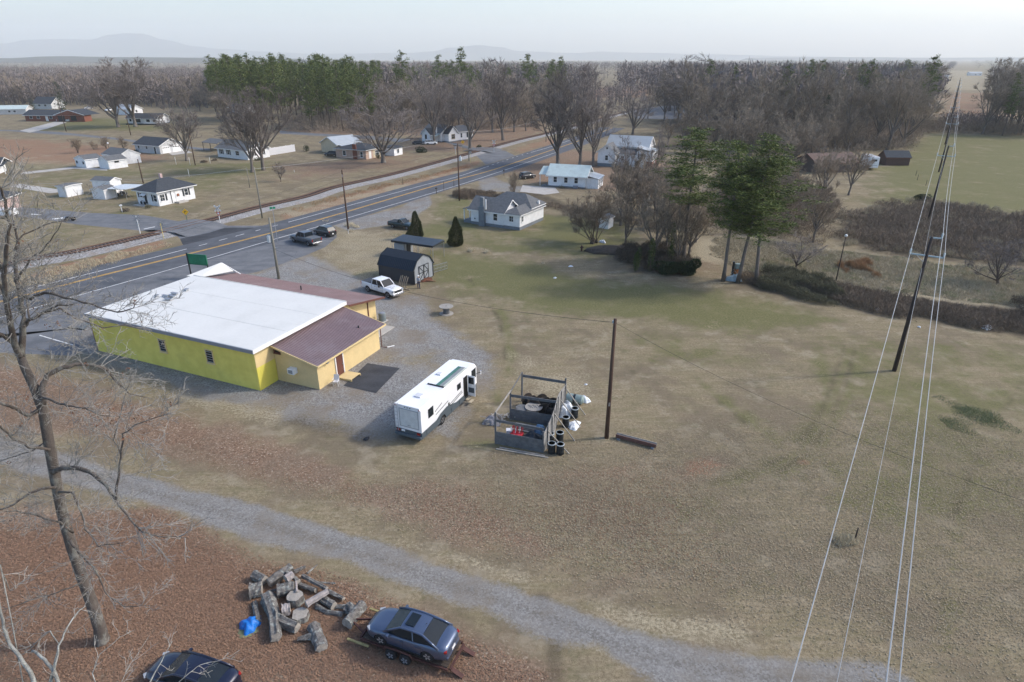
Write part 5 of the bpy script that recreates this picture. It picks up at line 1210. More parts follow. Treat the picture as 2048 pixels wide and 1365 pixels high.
# ---------------- vehicles ----------------
TYRE = M('tyre_rubber', (.018, .018, .02), .85, var=.2, scale=5); RIM = M('alloy_rim', (.50, .51, .53), .35, .7, var=.1); CHROME = M('chrome', (.60, .61, .63), .2, .9, var=.05)
PLAST = M('black_plastic', (.022, .023, .025), .6); WELL = M('wheel_well', (.010, .010, .011), .95); LAMPR = M('red_lamp', (.30, .015, .012), .25); LAMPW = M('clear_lamp', (.34, .36, .38), .15, spec=.7)
CGLASS = M('car_glass', (.012, .018, .024), .14, var=.1, spec=.3)
def paint(name, rgb, metal=.3): return M(name, rgb, .32, metal, var=.05, scale=.8, coat=.7, spec=.5)
def wheel_mesh(r, w, rimm=RIM, n=22):
    tm_ = MB().lathe([(r * .62, -w / 2), (r * .93, -w / 2), (r, -w / 2 + .04), (r, w / 2 - .04), (r * .93, w / 2), (r * .62, w / 2)], n, (0, 0, 0), 'y')
    rm = MB().lathe([(r * .62, -w * .44), (r * .64, w * .49), (r * .56, w * .50), (r * .54, w * .30), (.03, w * .32)], n, (0, 0, 0), 'y')
    for k in range(5):
        a = k * 2 * math.pi / 5; rm.beam((math.cos(a) * .05, w * .40, math.sin(a) * .05), (math.cos(a) * r * .58, w * .44, math.sin(a) * r * .58), .09, .05, up=(0, 1, 0))
    return tm_.mesh('tyre', TYRE, True), rm.mesh('rim', rimm)
def wheels(t, xs, half, r, w, tm_=None):
    tm2, rm2 = tm_ or wheel_mesh(r, w)
    for x in xs:
        for s in (1, -1):
            o = link('wheel', tm2, t, loc=(x, s * half, r), rz=0 if s > 0 else math.pi)
            link('rim', rm2, o)
def loft(stations, crown=.02):
    """stations: (x, z_bottom, z_top, half_width, top_inset); a closed rounded body shell"""
    mb = MB(); rings = []
    for x, zb, zt, w, ins in stations:
        h = zt - zb
        half = [(0, zb), (w * .86, zb), (w * .97, zb + h * .12), (w, zb + h * .42), (w * .99, zb + h * .68), (w - .02 - ins * .35, zb + h * .90), (w - ins - .05, zt), (w * .45, zt + crown * .8), (0, zt + crown)]
        ring = [(x, y, z) for y, z in half] + [(x, -y, z) for y, z in half[-2:0:-1]]; rings.append(ring)
    n = len(rings[0]); vs = [p for r_ in rings for p in r_]
    fs = [(i * n + j, i * n + (j + 1) % n, (i + 1) * n + (j + 1) % n, (i + 1) * n + j) for i in range(len(rings) - 1) for j in range(n)]
    fs += [tuple(range(n))[::-1], tuple((len(rings) - 1) * n + j for j in range(n))]
    return mb.add(vs, fs)
def cut_arches(body, xs, half, r):
    c = MB()
    for x in xs:
        for s in (1, -1): c.lathe([(r * 1.16, -.16), (r * 1.16, .5)], 20, (x, s * half if s > 0 else -half - .34, r * .98), 'y')
    me = body; cm = c.mesh('cut', WELL)
    bm = bmesh.new(); bm.from_mesh(me); bmesh.ops.recalc_face_normals(bm, faces=bm.faces); bm.to_mesh(me); bm.free()
    bm = bmesh.new(); bm.from_mesh(cm); bmesh.ops.recalc_face_normals(bm, faces=bm.faces); bm.to_mesh(cm); bm.free()
    out = bool_cut(me, cm)
    return out
def shade_auto(me):
    me.polygons.foreach_set('use_smooth', [True] * len(me.polygons))
    try: me.set_sharp_from_angle(angle=R(38))
    except Exception: pass
def cabin(t, pm, xb0, xb1, xr0, xr1, zb, zr, wb, wr, splits=(), roofglass=False, rear='rear_window'):
    """greenhouse: belt from xb0 (rear) to xb1 (front), roof from xr0 to xr1"""
    lo = [(xb0, wb), (xb1, wb), (xb1, -wb), (xb0, -wb)]; hi = [(xr0, wr), (xr1, wr), (xr1, -wr), (xr0, -wr)]
    B = [Vector((x, y, zb)) for x, y in lo]; T_ = [Vector((x, y, zr)) for x, y in hi]
    def quad(a, b2, c, d, nm, ins=.0):
        ctr = (a + b2 + c + d) / 4; q = [p + (ctr - p) * .03 for p in (a, b2, c, d)]
        MB().slab(q, .015).build(nm, CGLASS, t) if abs((b2 - a).cross(c - a).normalized().z) > .2 else MB().add([tuple(p) for p in q], [(0, 1, 2, 3)]).build(nm, CGLASS, t)
    quad(B[1], B[2], T_[2], T_[1], 'windscreen'); quad(B[3], B[0], T_[0], T_[3], rear)
    for s, (i, j) in ((1, (0, 1)), (-1, (3, 2))):
        fr = [0] + list(splits) + [1]
        for k in range(len(fr) - 1): quad(B[i].lerp(B[j], fr[k]), B[i].lerp(B[j], fr[k + 1]), T_[i].lerp(T_[j], fr[k + 1]), T_[i].lerp(T_[j], fr[k]), 'side_window')
    inn = MB().add([tuple(p * .97 + Vector((.0, 0, zb * .03))) for p in B] + [tuple(p - Vector((0, 0, .05)) - Vector((p.x, p.y, 0)) * .06) for p in T_], [(0, 1, 5, 4), (1, 2, 6, 5), (2, 3, 7, 6), (3, 0, 4, 7), (4, 5, 6, 7)]).build('interior', PLAST, t)
    n = 7; g = MB(); rows = []
    for i in range(n + 1):
        f = i / n; x = xr0 + (xr1 - xr0) * f; z = zr + .055 * math.sin(math.pi * f)
        rows.append([(x, wr * y, z + .03 * (1 - y * y)) for y in (-1, -.7, -.25, .25, .7, 1)])
    m_ = 6; vs = [p for r_ in rows for p in r_] + [(p[0], p[1], p[2] - .05) for r_ in rows for p in r_]; o = (n + 1) * m_
    fs = [(i * m_ + j, (i + 1) * m_ + j, (i + 1) * m_ + j + 1, i * m_ + j + 1) for i in range(n) for j in range(m_ - 1)]
    fs += [(i * m_, i * m_ + o, (i + 1) * m_ + o, (i + 1) * m_) for i in range(n)] + [(i * m_ + 5, (i + 1) * m_ + 5, (i + 1) * m_ + 5 + o, i * m_ + 5 + o) for i in range(n)]
    fs += [(j, j + 1, j + 1 + o, j + o) for j in range(5)] + [(n * m_ + j + 1, n * m_ + j, n * m_ + j + o, n * m_ + j + 1 + o) for j in range(5)]
    ro = g.add(vs, fs).build('roof', pm, t, smooth=False)
    pl = MB()
    for i in range(4): pl.beam(B[i], T_[i] + Vector((0, 0, .0)), .09, .07)
    for s, (i, j) in ((1, (0, 1)), (-1, (3, 2))):
        for f in splits: pl.beam(B[i].lerp(B[j], f), T_[i].lerp(T_[j], f), .05, .04)
        pl.beam(T_[i], T_[j], .06, .06)
    pl.build('pillar', pm, t)
    return ro
def car(name, label, cat, kind, pm, loc, rz, group=None, cover=None, rimm=None, trim=None):
    t = thing(name, label, cat, loc, rz, group)
    if kind in ('sedan', 'suv', 'wagon'):
        sd_ = kind == 'sedan'; L2 = 2.38 if sd_ else 2.3; w = .90 if sd_ else .93; r = .335 if sd_ else .37
        zb = .20 if sd_ else .26; bz = .93 if sd_ else 1.05
        if sd_: S = [(-L2, .40, .80, .58, .10), (-L2 + .05, .30, .93, .70, .12), (-L2 + .16, .27, 1.00, .79, .12), (-L2 + .42, .24, 1.05, .86, .12), (-1.45, zb, 1.03, .90, .08), (-.6, zb, .95, .905, .03), (.4, zb, .93, .905, .03), (1.05, zb, .93, .90, .08), (1.5, zb, .89, .89, .14), (1.8, .21, .83, .865, .18), (2.04, .23, .76, .81, .2), (2.22, .27, .68, .72, .2), (2.33, .31, .60, .60, .16), (L2, .36, .53, .46, .1)]
        else: S = [(-L2, .45, .95, .70, .06), (-L2 + .06, .34, 1.08, .84, .06), (-L2 + .4, .28, 1.10, .92, .05), (-1.3, zb, 1.08, .93, .03), (-.4, zb, 1.06, .935, .03), (.5, zb, 1.05, .935, .03), (1.1, zb, 1.05, .92, .08), (1.6, zb, 1.0, .91, .12), (2.0, .30, .90, .86, .14), (2.22, .34, .78, .76, .14), (L2, .42, .64, .60, .08)]
        xs = (-1.34, 1.36); me = cut_arches(loft(S).mesh('body', pm), xs, .55, r); shade_auto(me); link('body', me, t)
        wheels(t, xs, .78, r, .22, wheel_mesh(r, .22, rimm or RIM))
        if sd_:
            cabin(t, pm, -1.95, 1.15, -1.0, .28, .97, 1.39, .80, .61, (.46,)); ro_z = 1.45
            for s in (1, -1): MB().tube([(1.18, s * .80, .98), (.72, s * .735, 1.23), (.26, s * .625, 1.41), (-.35, s * .62, 1.45), (-.98, s * .625, 1.41), (-1.5, s * .72, 1.22), (-1.95, s * .80, 1.0)], [.04, .045, .055, .055, .055, .05, .05], 8).build('roof_rail', pm, t, smooth=True)
        else: cabin(t, pm, -2.15, 1.15, -1.75, .35, 1.08, 1.64, .84, .68, (.25, .60)); ro_z = 1.7
        for s in (1, -1):
            MB().box((L2 - .27, s * .635, .655 if sd_ else .775), (.30, .20, .10), rz=-s * .62).build('headlight', LAMPW, t, bevel=.02)
            MB().box((-L2 + .12, s * .64, .84 if sd_ else .95), (.16, .24, .13 if sd_ else .3), rz=s * .45).build('taillight', LAMPR, t, bevel=.02)
            MB().box((.82, s * (w + .08), bz + .06), (.14, .2, .13)).build('wing_mirror', pm, t, bevel=.03)
            for x in (.15, -.75): MB().box((x, s * (w + .005), bz - .12), (.17, .03, .03)).build('door_handle', pm if sd_ else CHROME, t)
            for x in (.98, .02, -1.0): MB().box((x, s * (w - .005), .62), (.012, .02, .5)).build('door_seam', PLAST, t)
            MB().box((0, s * (w - .02), zb + .06), (2.0, .06, .07)).build('sill', PLAST, t)
        MB().box((L2 - .02, 0, .50), (.06, .8, .16)).build('grille', PLAST, t); MB().box((-L2 + .0, 0, .55 if sd_ else .6), (.04, .34, .16)).build('licence_plate', WHITE, t)
        MB().box((-L2 + .05, 0, .36), (.12, 1.35, .16)).build('rear_bumper', PLAST if not sd_ else pm, t, bevel=.03)
        if not sd_:
            for s in (1, -1): MB().beam((-1.4, s * .6, 1.73), (.3, s * .6, 1.73), .04, .04).build('roof_rail', CHROME, t)
    else:   # pickup
        old = kind == 'old_pickup'; k = .86 if old else 1.0; L2 = 3.02 * (1 if not old else .83); w = .98 * (.92 if old else 1); r = .43 * (.88 if old else 1); bz = 1.27 * k; zb = .48 * k
        fx = 1.05 if not old else .6; S = [(-L2, .62 * k, bz + .02, w * .96, .02), (-L2 + .05, zb, bz + .05, w, .02), (-1.0, zb, bz + .05, w, .02), (-.9, zb, bz, w, .02), (fx, zb, bz, w, .03), (fx + .1, zb, bz, w, .06), (L2 - .9, zb, bz - .03, w * .99, .08), (L2 - .3, zb, bz - .07, w * .96, .10), (L2 - .08, zb + .02, bz - .14, w * .90, .1), (L2, zb + .14, bz - .26, w * .84, .06)]
        xs = (-L2 + 1.22 * k, L2 - .98 * k); me = cut_arches(loft(S, .03).mesh('body', pm), xs, .58, r); shade_auto(me); link('body', me, t)
        wheels(t, xs, w - .14, r, .28, wheel_mesh(r, .28, rimm or RIM))
        cab = (-1.0, 1.35) if not old else (-.35, 1.0)
        cabin(t, pm, cab[0], cab[1], cab[0] + .12, cab[1] - .70 * k, bz + .02, 1.98 * k, w * .90, w * .78, (.48,) if not old else (.5,))
        bx0, bx1 = -L2 + .1, cab[0] - .12
        if cover: MB().bb(bx0, bx1, -w + .08, w - .08, bz + .055, bz + .10).build('bed_cover', cover, t, bevel=.02)
        else:
            MB().bb(bx0 + .04, bx1 - .04, -w + .16, w - .16, bz + .03, bz + .085).build('bed_floor', PLAST, t)
            for s in (1, -1): MB().bb(bx0, bx1, s * w * .99 - s * .13, s * w * .99 - s * .03, bz + .0, bz + .14).build('bed_rail', pm, t, bevel=.02)
        for s in (1, -1):
            MB().box((L2 - .10, s * .74 * k, bz - .26), (.24, .36, .24), rz=-s * .15).build('headlight', LAMPW, t, bevel=.02)
            MB().box((-L2 + .02, s * (w - .08), bz - .22), (.1, .16, .42)).build('taillight', LAMPR, t, bevel=.02)
            MB().box((.72, s * (w + .18), bz + .12), (.16, .24, .3)).build('wing_mirror', PLAST, t, bevel=.03)
            for x in (.75, -.25)[:2 if not old else 1]: MB().box((x, s * (w + .0), bz - .12), (.2, .04, .04)).build('door_handle', PLAST, t)
            for x in (1.12, .1, -.93)[0 if not old else 1:]: MB().box((x, s * (w - .008), bz - .32), (.015, .02, .62)).build('door_seam', PLAST, t)
            MB().box((.05, s * (w + .04), zb - .03), (1.9, .18, .06)).build('side_step', PLAST, t)
        MB().box((L2 - .01, 0, bz - .36), (.08, 1.2 * k, .30)).build('grille', trim or PLAST, t, bevel=.02); MB().box((L2 + .03, 0, zb + .06), (.22, 1.84 * k, .24)).build('front_bumper', CHROME if not old else PLAST, t, bevel=.04)
        MB().box((-L2 - .05, 0, zb + .10), (.18, 1.80 * k, .2)).build('rear_bumper', CHROME, t, bevel=.03); MB().box((-L2 - .15, 0, zb + .14), (.03, .32, .16)).build('licence_plate', WHITE, t)
        if not old:
            sc_ = MB().box((1.95, 0, bz + .02), (.5, .5, .06)).build('bonnet_scoop', pm, t, bevel=.03); MB().box((2.21, 0, bz + .02), (.03, .40, .04)).build('scoop_opening', PLAST, sc_)
    return t
def head(a, b): d = P(*b) - P(*a); return math.atan2(d.y, d.x)
def side_place(a, b, near=1, half=.8):     # ground contact of the two near-side wheels a (rear), b (front); the car's middle lies half further away
    pa, pb = P(*a), P(*b); d = (pb - pa).normalized(); n = Vector((-d.y, d.x, 0)) * near
    return (pa + pb) / 2 + n * half, math.atan2(d.y, d.x)
WPAINT = paint('white_car_paint', (.78, .79, .80), .0)
l, rz = side_place((731, 582.5), (780, 598), 1, .9); car('pickup_truck', 'white crew cab pickup with black bed cover beside the charcoal shed', 'truck', 'pickup', WPAINT, l, rz, cover=M('bed_cover_black', (.04, .045, .055), .6))
l, rz = side_place((618, 493), (589, 485.5), -1, .9); rz_ = rz
car('pickup_truck', 'dark grey crew cab pickup parked beside the highway', 'truck', 'pickup', paint('slate_grey_paint', (.10, .115, .14), .6), l, rz, cover=M('bed_cover_grey', (.11, .12, .13), .6))
l, rz = side_place((651, 478), (624, 471), -1, .9); car('suv', 'black suv parked behind the dark grey pickup', 'car', 'suv', paint('black_car_paint', (.012, .015, .022), .3), l + Vector((.2, .6, 0)), rz)
l, rz = side_place((783, 456.5), (815, 461), 1, .8); car('pickup_truck', 'old dark green pickup parked left of the pointed conifer', 'truck', 'old_pickup', paint('dark_green_paint', (.014, .035, .042), .3), l, rz)
car('suv', 'small dark suv parked on brown leaves left of the green roofed house', 'car', 'suv', MATS['black_car_paint'], P(1055, 357.5), R(38))
car('suv', 'white suv parked in front of the white gabled house', 'car', 'suv', WPAINT, P(862, 290), R(18))
car('car', 'dark car parked left of the white suv by the gabled house', 'car', 'sedan', MATS['black_car_paint'], P(838, 290), R(10))
car('suv', 'dark suv under the lean-to beside the tan house', 'car', 'suv', MATS['black_car_paint'], P(664, 313), R(165))
car('car', 'pale car parked in the brick house carport', 'car', 'sedan', M('pale_car_paint', (.45, .5, .48), .3), P(144, 243.7), R(60)); car('car', 'silver car on the drive before the brick house', 'car', 'sedan', M('silver_paint', (.5, .47, .5), .3, .4), P(125, 243), R(60))
for k, (u, v, lb, pm) in enumerate(((1420, 238, 'white van in the distant car park, left of the row', WPAINT), (1436, 233, 'white car in the distant car park behind the van', WPAINT), (1452, 237, 'dark blue car in the distant car park', MATS['slate_grey_paint']), (1470, 237, 'black suv in the distant car park', MATS['black_car_paint']), (1487, 239, 'white suv at the right end of the distant car park row', WPAINT), (178, 219, 'small white car far behind the brick house', WPAINT), (218, 223, 'white car parked far left of the paired trees', WPAINT))):
    car('car', lb, 'car', 'suv', pm, P(u, v), R(20 + 40 * k))
# the sedan strapped on its trailer, and the dark blue saloon cut by the frame
wa, wb = P(764, 1285, .62), P(852, 1311, .62)
a3 = P(856, 1318, .62); b3 = P(764, 1285, .62); d = (b3 - a3).normalized(); n = Vector((d.y, -d.x, 0))
if n.y < 0: n = -n
cl = (a3 + b3) / 2 + n * .80; rzc = math.atan2(d.y, d.x)
BLUEG = paint('blue_grey_paint', (.075, .105, .175), .5)
SEDAN = car('car', 'blue grey saloon car with sunroof loaded on a low trailer', 'car', 'sedan', BLUEG, (cl.x, cl.y, .52), rzc)
MB().bb(-.42, .10, -.40, .40, 1.475, 1.50).build('sunroof', CGLASS, SEDAN, bevel=.01)
MB().tube([(-.86, .0, 1.47), (-.96, 0, 1.56)], .012, 6).build('aerial', PLAST, SEDAN)
tr = thing('car_trailer', 'low flat tandem axle trailer under the blue grey saloon', 'trailer', (cl.x, cl.y, 0), rzc)
TWD = M('trailer_deck', (.055, .042, .034), .9, var=.4, scale=3, bump=.3); TRS = M('trailer_rust', (.07, .03, .025), .8, var=.4, scale=3)
for s in (1, -1): MB().bb(-2.45, 2.6, s * .86 - .05, s * .86 + .05, .34, .46).build('frame_rail', TRS, tr)
for k in range(10): MB().bb(-2.4, 2.5, -.82 + k * .164, -.82 + k * .164 + .153, .47, .515).build('deck_plank', TWD, tr)
for k in range(5): MB().bb(-2.6 + k * 1.3, -2.5 + k * 1.3, -.80, .80, .34, .46).build('cross_member', TRS, tr)
wheels(tr, (-.15, .68), 1.03, .33, .2, wheel_mesh(.33, .2, GTRIM))
for s in (1, -1):
    MB().tube([(1.12, s * 1.03, .45), (.98, s * 1.03, .72), (.25, s * 1.03, .76), (-.45, s * 1.03, .72), (-.6, s * 1.03, .45)], .055, 6).build('mudguard', TRS, tr)
    MB().bb(2.0, 3.3, s * 1.06 - .06, s * 1.06 + .06, .30, .36).build('ramp_board', M('yellowed_wood', (.28, .24, .11), .85, var=.3, scale=3), tr)
MB().beam((2.6, .5, .4), (3.8, 0, .42), .08, .1).build('drawbar', TRS, tr); MB().beam((2.6, -.5, .4), (3.8, 0, .42), .08, .1).build('drawbar', TRS, tr)
MB().beam((-2.45, .65, .35), (-3.2, .68, .05), .25, .05).build('loading_ramp', TRS, tr); MB().beam((-2.45, -.65, .35), (-3.2, -.68, .05), .25, .05).build('loading_ramp', TRS, tr)
NAVY = paint('navy_paint', (.010, .013, .034), .3)
N2 = car('car', 'dark navy saloon car cut off by the bottom edge of the photo', 'car', 'sedan', NAVY, tuple(P(388, 1370)), R(163))
# things standing on the left lawns
qv = thing('quad_bike', 'dark quad bike stopped on the side road at the left', 'quad bike', tuple(P(141, 442)), R(20))
for x in (-.6, .6):
    for s in (1, -1): MB().lathe([(.2, -.12), (.3, -.1), (.3, .1), (.2, .12)], 12, (x, s * .45, .3), 'y').build('wheel', TYRE, qv)
MB().box((0, 0, .55), (1.3, .4, .25)).build('body', PLAST, qv, bevel=.06); MB().box((-.2, 0, .75), (.7, .32, .14)).build('seat', BLACKT, qv, bevel=.05); MB().tube([(.4, 0, .7), (.25, 0, 1.0), (.2, .35, 1.02), (.2, -.35, 1.02)], .03, 6).build('handlebar', BLACKT, qv)
for s in (.62, -.62): MB().box((s, 0, .72), (.5, .9, .06)).build('mudguard', NAVY, qv)
tl = thing('utility_trailer', 'white trailer with black wheel at the left end of the side road', 'trailer', tuple(P(22, 436)), R(-5))
MB().box((-1, 0, 1.15), (4.4, 1.9, 1.1)).build('body', WPAINT, tl, bevel=.1); MB().bb(1.2, 3.6, -.05, .05, .45, .55).build('drawbar', STEEL, tl)
wheels(tl, (.3,), .95, .38, .24); MB().box((-1, 0, 1.72), (4.0, 1.6, .1)).build('lid', PLW, tl, bevel=.03)
tk = thing('lawn_tractor', 'black lawn tractor with white wheels parked beneath the pale canopy', 'lawn tractor', tuple(P(244, 391.5)), R(-15))
MB().box((.4, 0, .75), (1.0, .6, .45)).build('bonnet', PLAST, tk, bevel=.08); MB().box((-.4, 0, .75), (.45, .5, .12)).build('seat', BLACKT, tk, bevel=.04); MB().box((0, 0, .4), (1.9, .9, .2)).build('mower_deck', PLAST, tk, bevel=.05); MB().tube([(.1, 0, .8), (-.05, 0, 1.05)], .03, 6).build('steering_column', PLAST, tk)
wheels(tk, (-.55, .7), .5, .33, .2, wheel_mesh(.33, .2, WHITE))
# white travel camper by the brown house
cp = thing('camper_trailer', 'white travel camper with its front end towards us beside the brown house', 'camper', tuple(P(1735, 337)), R(82))
MB().add([(x, y, z) for y in (-1.25, 1.25) for x, z in ((-3.6, .6), (3.4, .6), (3.4, 2.6), (3.0, 3.5), (-3.6, 3.5))], [(0, 1, 2, 3, 4), (9, 8, 7, 6, 5), (0, 5, 6, 1), (1, 6, 7, 2), (2, 7, 8, 3), (3, 8, 9, 4), (4, 9, 5, 0)]).build('body', WPAINT, cp, bevel=.12)
MB().box((-3.62, 0, 2.6), (.04, 1.2, .5)).build('window', GLASS, cp); MB().box((-3.0, 0, 3.55), (.7, .6, .12)).build('roof_vent', PLW, cp, bevel=.03); MB().box((-3.63, 0, 1.3), (.03, 1.8, .1)).build('stripe', GTRIM, cp)
wheels(cp, (-.3, .6), 1.15, .34, .2)

# ---------------- the motorhome ----------------
base = P(845, 886); fl_ = P(949, 792)
d = (P(946, 793) - P(846, 887)).normalized(); n = Vector((-d.y, d.x, 0))
cen = P(846, 887) + d * 4.7 + n * 1.24
mh = thing('motorhome', 'long white motorhome with dark skirt, open side door and green awning roll', 'motorhome', (cen.x, cen.y, 0), math.atan2(d.y, d.x))
MHW = M('motorhome_white', (.78, .79, .81), .4, var=.04, scale=.6, coat=.3, dirt=(.62, .64, .64), dirtamt=.25); SKT = M('slate_skirt', (.075, .095, .11), .5, var=.12); MHR = M('motorhome_roof', (.80, .81, .82), .6, var=.05, scale=.8, dirt=(.60, .60, .58), dirtamt=.35)
HL, HW, Z0, Z1 = 4.75, 1.24, .95, 3.12
sec = [(-HL, Z0, HW, Z1), (HL - 1.0, Z0, HW, Z1), (HL - .45, Z0, HW - .02, Z1 - .08), (HL - .12, Z0, HW - .08, Z1 - .35), (HL, Z0, HW - .2, 2.2)]
mb = MB(); rg = []
for x, z0, w, z1 in sec: rg.append([(x, -w, z0), (x, w, z0), (x, w, z1 - .18), (x, w - .12, z1 - .03), (x, w * .5, z1), (x, -w * .5, z1), (x, -w + .12, z1 - .03), (x, -w, z1 - .18)])
vs = [p for r_ in rg for p in r_]; fs = [(i * 8 + j, i * 8 + (j + 1) % 8, (i + 1) * 8 + (j + 1) % 8, (i + 1) * 8 + j) for i in range(4) for j in range(8)] + [tuple(range(8))[::-1], tuple(32 + j for j in range(8))]
mb.add(vs, fs); me = mb.mesh('body', MHW); bm = bmesh.new(); bm.from_mesh(me); bmesh.ops.recalc_face_normals(bm, faces=bm.faces); bm.to_mesh(me); bm.free(); link('body', me, mh)
sk = MB().bb(-HL - .02, HL - .35, -HW - .02, HW + .02, .38, Z0 - .003); me = cut_arches(sk.mesh('skirt', SKT), (-1.55, 3.1), .9, .42); link('skirt', me, mh)
MB().add([(x, s, z) for s in (-HW - .012, HW + .012) for x, z in ((-HL, Z0), (-2.6, Z0), (-1.9, Z0 + .28), (-.9, Z0 + .42), (-.2, Z0 + .28), (.6, Z0 + .05), (.6, Z0))], [(0, 1, 2, 3, 4, 5, 6)[::-1], (7, 8, 9, 10, 11, 12, 13)]).build('skirt_swoop', SKT, mh)
MB().bb(-HL, HL - .9, -HW + .1, HW - .1, Z1 + .003, Z1 + .03).build('roof', MHR, mh)
for q in ((-3.0, 0, .6, .6), (1.0, .5, .45, .45)): MB().box((q[0], q[1], Z1 + .09), (q[2], q[3], .12)).build('roof_vent', PLW, mh, bevel=.03)
# awning roll with its faded fabric along the door side edge of the roof
aw = MB().bb(-.9, 2.9, -.62, -.30, Z1 + .05, Z1 + .11).build('awning_fabric', M('green_awning', (.06, .17, .14), .8, var=.3, scale=2), mh)
aw['label'] = 'green strip of the awning fabric'
MB().bb(-.9, 2.95, -.95, -.622, Z1 + .05, Z1 + .10).build('awning_fabric', M('grey_awning', (.22, .24, .25), .8, var=.2), mh)['label'] = 'grey strip of the awning fabric'
MB().bb(-.8, 2.95, -1.14, -.953, Z1 + .05, Z1 + .09).build('awning_fabric', M('cream_awning', (.52, .55, .48), .8, var=.15), mh)['label'] = 'faded cream strip of the awning fabric'
MB().bb(-1.0, -.92, -1.1, .45, Z1 + .03, Z1 + .13).build('awning_arm', PLAST, mh)
# the door side faces -y
def side(x0, x1, z0, z1, nm, mt, out=.02, par=None): return MB().bb(x0, x1, -HW - out, -HW + .01, z0, z1).build(nm, mt, par or mh)
for x0, x1, z0, z1 in ((-3.7, -2.95, 1.75, 2.55), (.95, 1.55, 1.95, 2.5)):
    w = side(x0, x1, z0, z1, 'window', PLAST, .035); side(x0 + .05, x1 - .05, z0 + .05, z1 - .05, 'pane', CGLASS, .045, w)
side(3.55, 4.3, 1.75, 2.65, 'window', CGLASS, .03)['label'] = 'cab side window'
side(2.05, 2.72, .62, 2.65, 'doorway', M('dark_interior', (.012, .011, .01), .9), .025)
dr = MB(); dr.box((2.78, -HW - .40, 1.62), (.06, .74, 2.0)); do = dr.build('door', MHW, mh, bevel=.02); MB().box((2.745, -HW - .40, 2.15), (.02, .52, .65)).build('pane', CGLASS, do); MB().box((2.745, -HW - .40, 1.2), (.02, .55, .5)).build('door_panel', SKT, do); MB().box((2.735, -HW - .68, 1.72), (.05, .05, .14)).build('handle', CHROME, do)
for k in range(2): MB().box((2.38, -HW - .28 - .28 * k, .55 - .22 * k), (.62, .26, .04)).build('entry_step', M('step_wood', (.42, .36, .26), .8), mh)
for a, b2, z in ((-2.7, -1.6, 1.95), (-2.6, -.6, 1.62), (-.5, 1.7, 1.42), (-.3, 1.8, 1.25)):
    MB().beam((a, -HW - .012, z - .12), (b2, -HW - .012, z + .15), .02, .045, up=(0, 0, 1)).build('stripe', PLAST, mh)
side(-.62, -.42, 1.28, 1.55, 'fuel_hatch', PLAST, .02)
for x in (-4.1, -.2, 1.2): side(x, x + .9, .48, .86, 'storage_door', SKT, .05)
wheels(mh, (-1.55, 3.1), 1.08, .42, .26, wheel_mesh(.42, .26, CHROME)); 
# rear wall: framed panel, lamps, ladder, bumper
rx = -HL - .015
fr_ = MB(); fr_.bb(rx - .02, rx, -1.0, .78, 1.2, 1.23); fr_.bb(rx - .02, rx, -1.0, .78, 2.80, 2.83); fr_.bb(rx - .02, rx, -1.0, -.97, 1.2, 2.83); fr_.bb(rx - .02, rx, .75, .78, 1.2, 2.83); fr_.build('rear_panel_frame', GTRIM, mh)
MB().bb(rx - .01, rx, -.96, .74, 1.24, 2.79).build('rear_panel', M('rear_panel_grey', (.58, .60, .60), .5), mh); MB().bb(rx - .022, rx - .011, -.25, .05, 1.36, 1.40).build('nameplate', GTRIM, mh)
for y in (-1.1, -.28, -.04, .2, 1.1): MB().box((rx - .02, y, 3.0), (.04, .09, .05)).build('marker_lamp', LAMPR if abs(y) > 1 else PLAST, mh)
ld = [(.86, 1.12)]
for y in (.86, 1.14): MB().tube([(rx - .12, y, .75), (rx - .12, y, 3.1), (rx + .1, y, 3.25)], .018, 6).build('ladder_rail', STEEL, mh)
for k in range(7): MB().tube([(rx - .12, .86, .85 + k * .33), (rx - .12, 1.14, .85 + k * .33)], .015, 6).build('ladder_rung', STEEL, mh)
MB().bb(rx - .2, rx + .02, -HW, HW, .38, .62).build('rear_bumper', SKT, mh, bevel=.04)
for y in (-.95, .95): MB().box((rx - .02, y, .80), (.05, .3, .18)).build('taillight', LAMPR, mh)
MB().box((rx - .02, .5, .82), (.03, .32, .16)).build('licence_plate', WHITE, mh)
ws = MB().add([(HL - .09, -1.1, 2.62), (HL - .09, 1.1, 2.62), (HL + .025, 1.02, 1.65), (HL + .025, -1.02, 1.65)], [(0, 1, 2, 3)]).build('windscreen', CGLASS, mh)
for s in (-1, 1):
    mi = MB().tube([(HL - .2, s * 1.15, 1.9), (HL + .15, s * 1.45, 1.95)], .03, 6).build('mirror_arm', PLAST, mh); MB().box((HL + .15, s * 1.48, 1.95), (.08, .2, .4)).build('mirror', CHROME, mi, bevel=.02)
# ---------------- poles, wires and signs ----------------
POLE = M('pole_brown', (.085, .05, .035), .9, var=.3, scale=1.2, bump=.3, dirt=(.03, .022, .018), dirtamt=.6, stretch=(1, 1, .25)); POLEG = M('pole_grey', (.20, .19, .16), .9, var=.25, scale=1.2, bump=.3, stretch=(1, 1, .25)); POLED = M('pole_dark', (.045, .035, .032), .9, var=.3, scale=1.2, bump=.3, stretch=(1, 1, .25))
WIRE = M('bare_wire', (.42, .43, .43), .4, .5, var=.1); WIRED = M('dark_cable', (.03, .03, .03), .7); PORC = M('insulator', (.36, .46, .50), .3)
def pole(name, label, loc, h, r=.15, mat_=POLE, cat='utility pole', group=None, rz=0):
    t = thing(name, label, cat, tuple(loc), rz, group); MB().tube([(0, 0, -.2), (0, 0, h * .5), (0, 0, h)], [r * 1.15, r * .95, r * .75], 10).build('shaft', mat_, t, smooth=True); return t
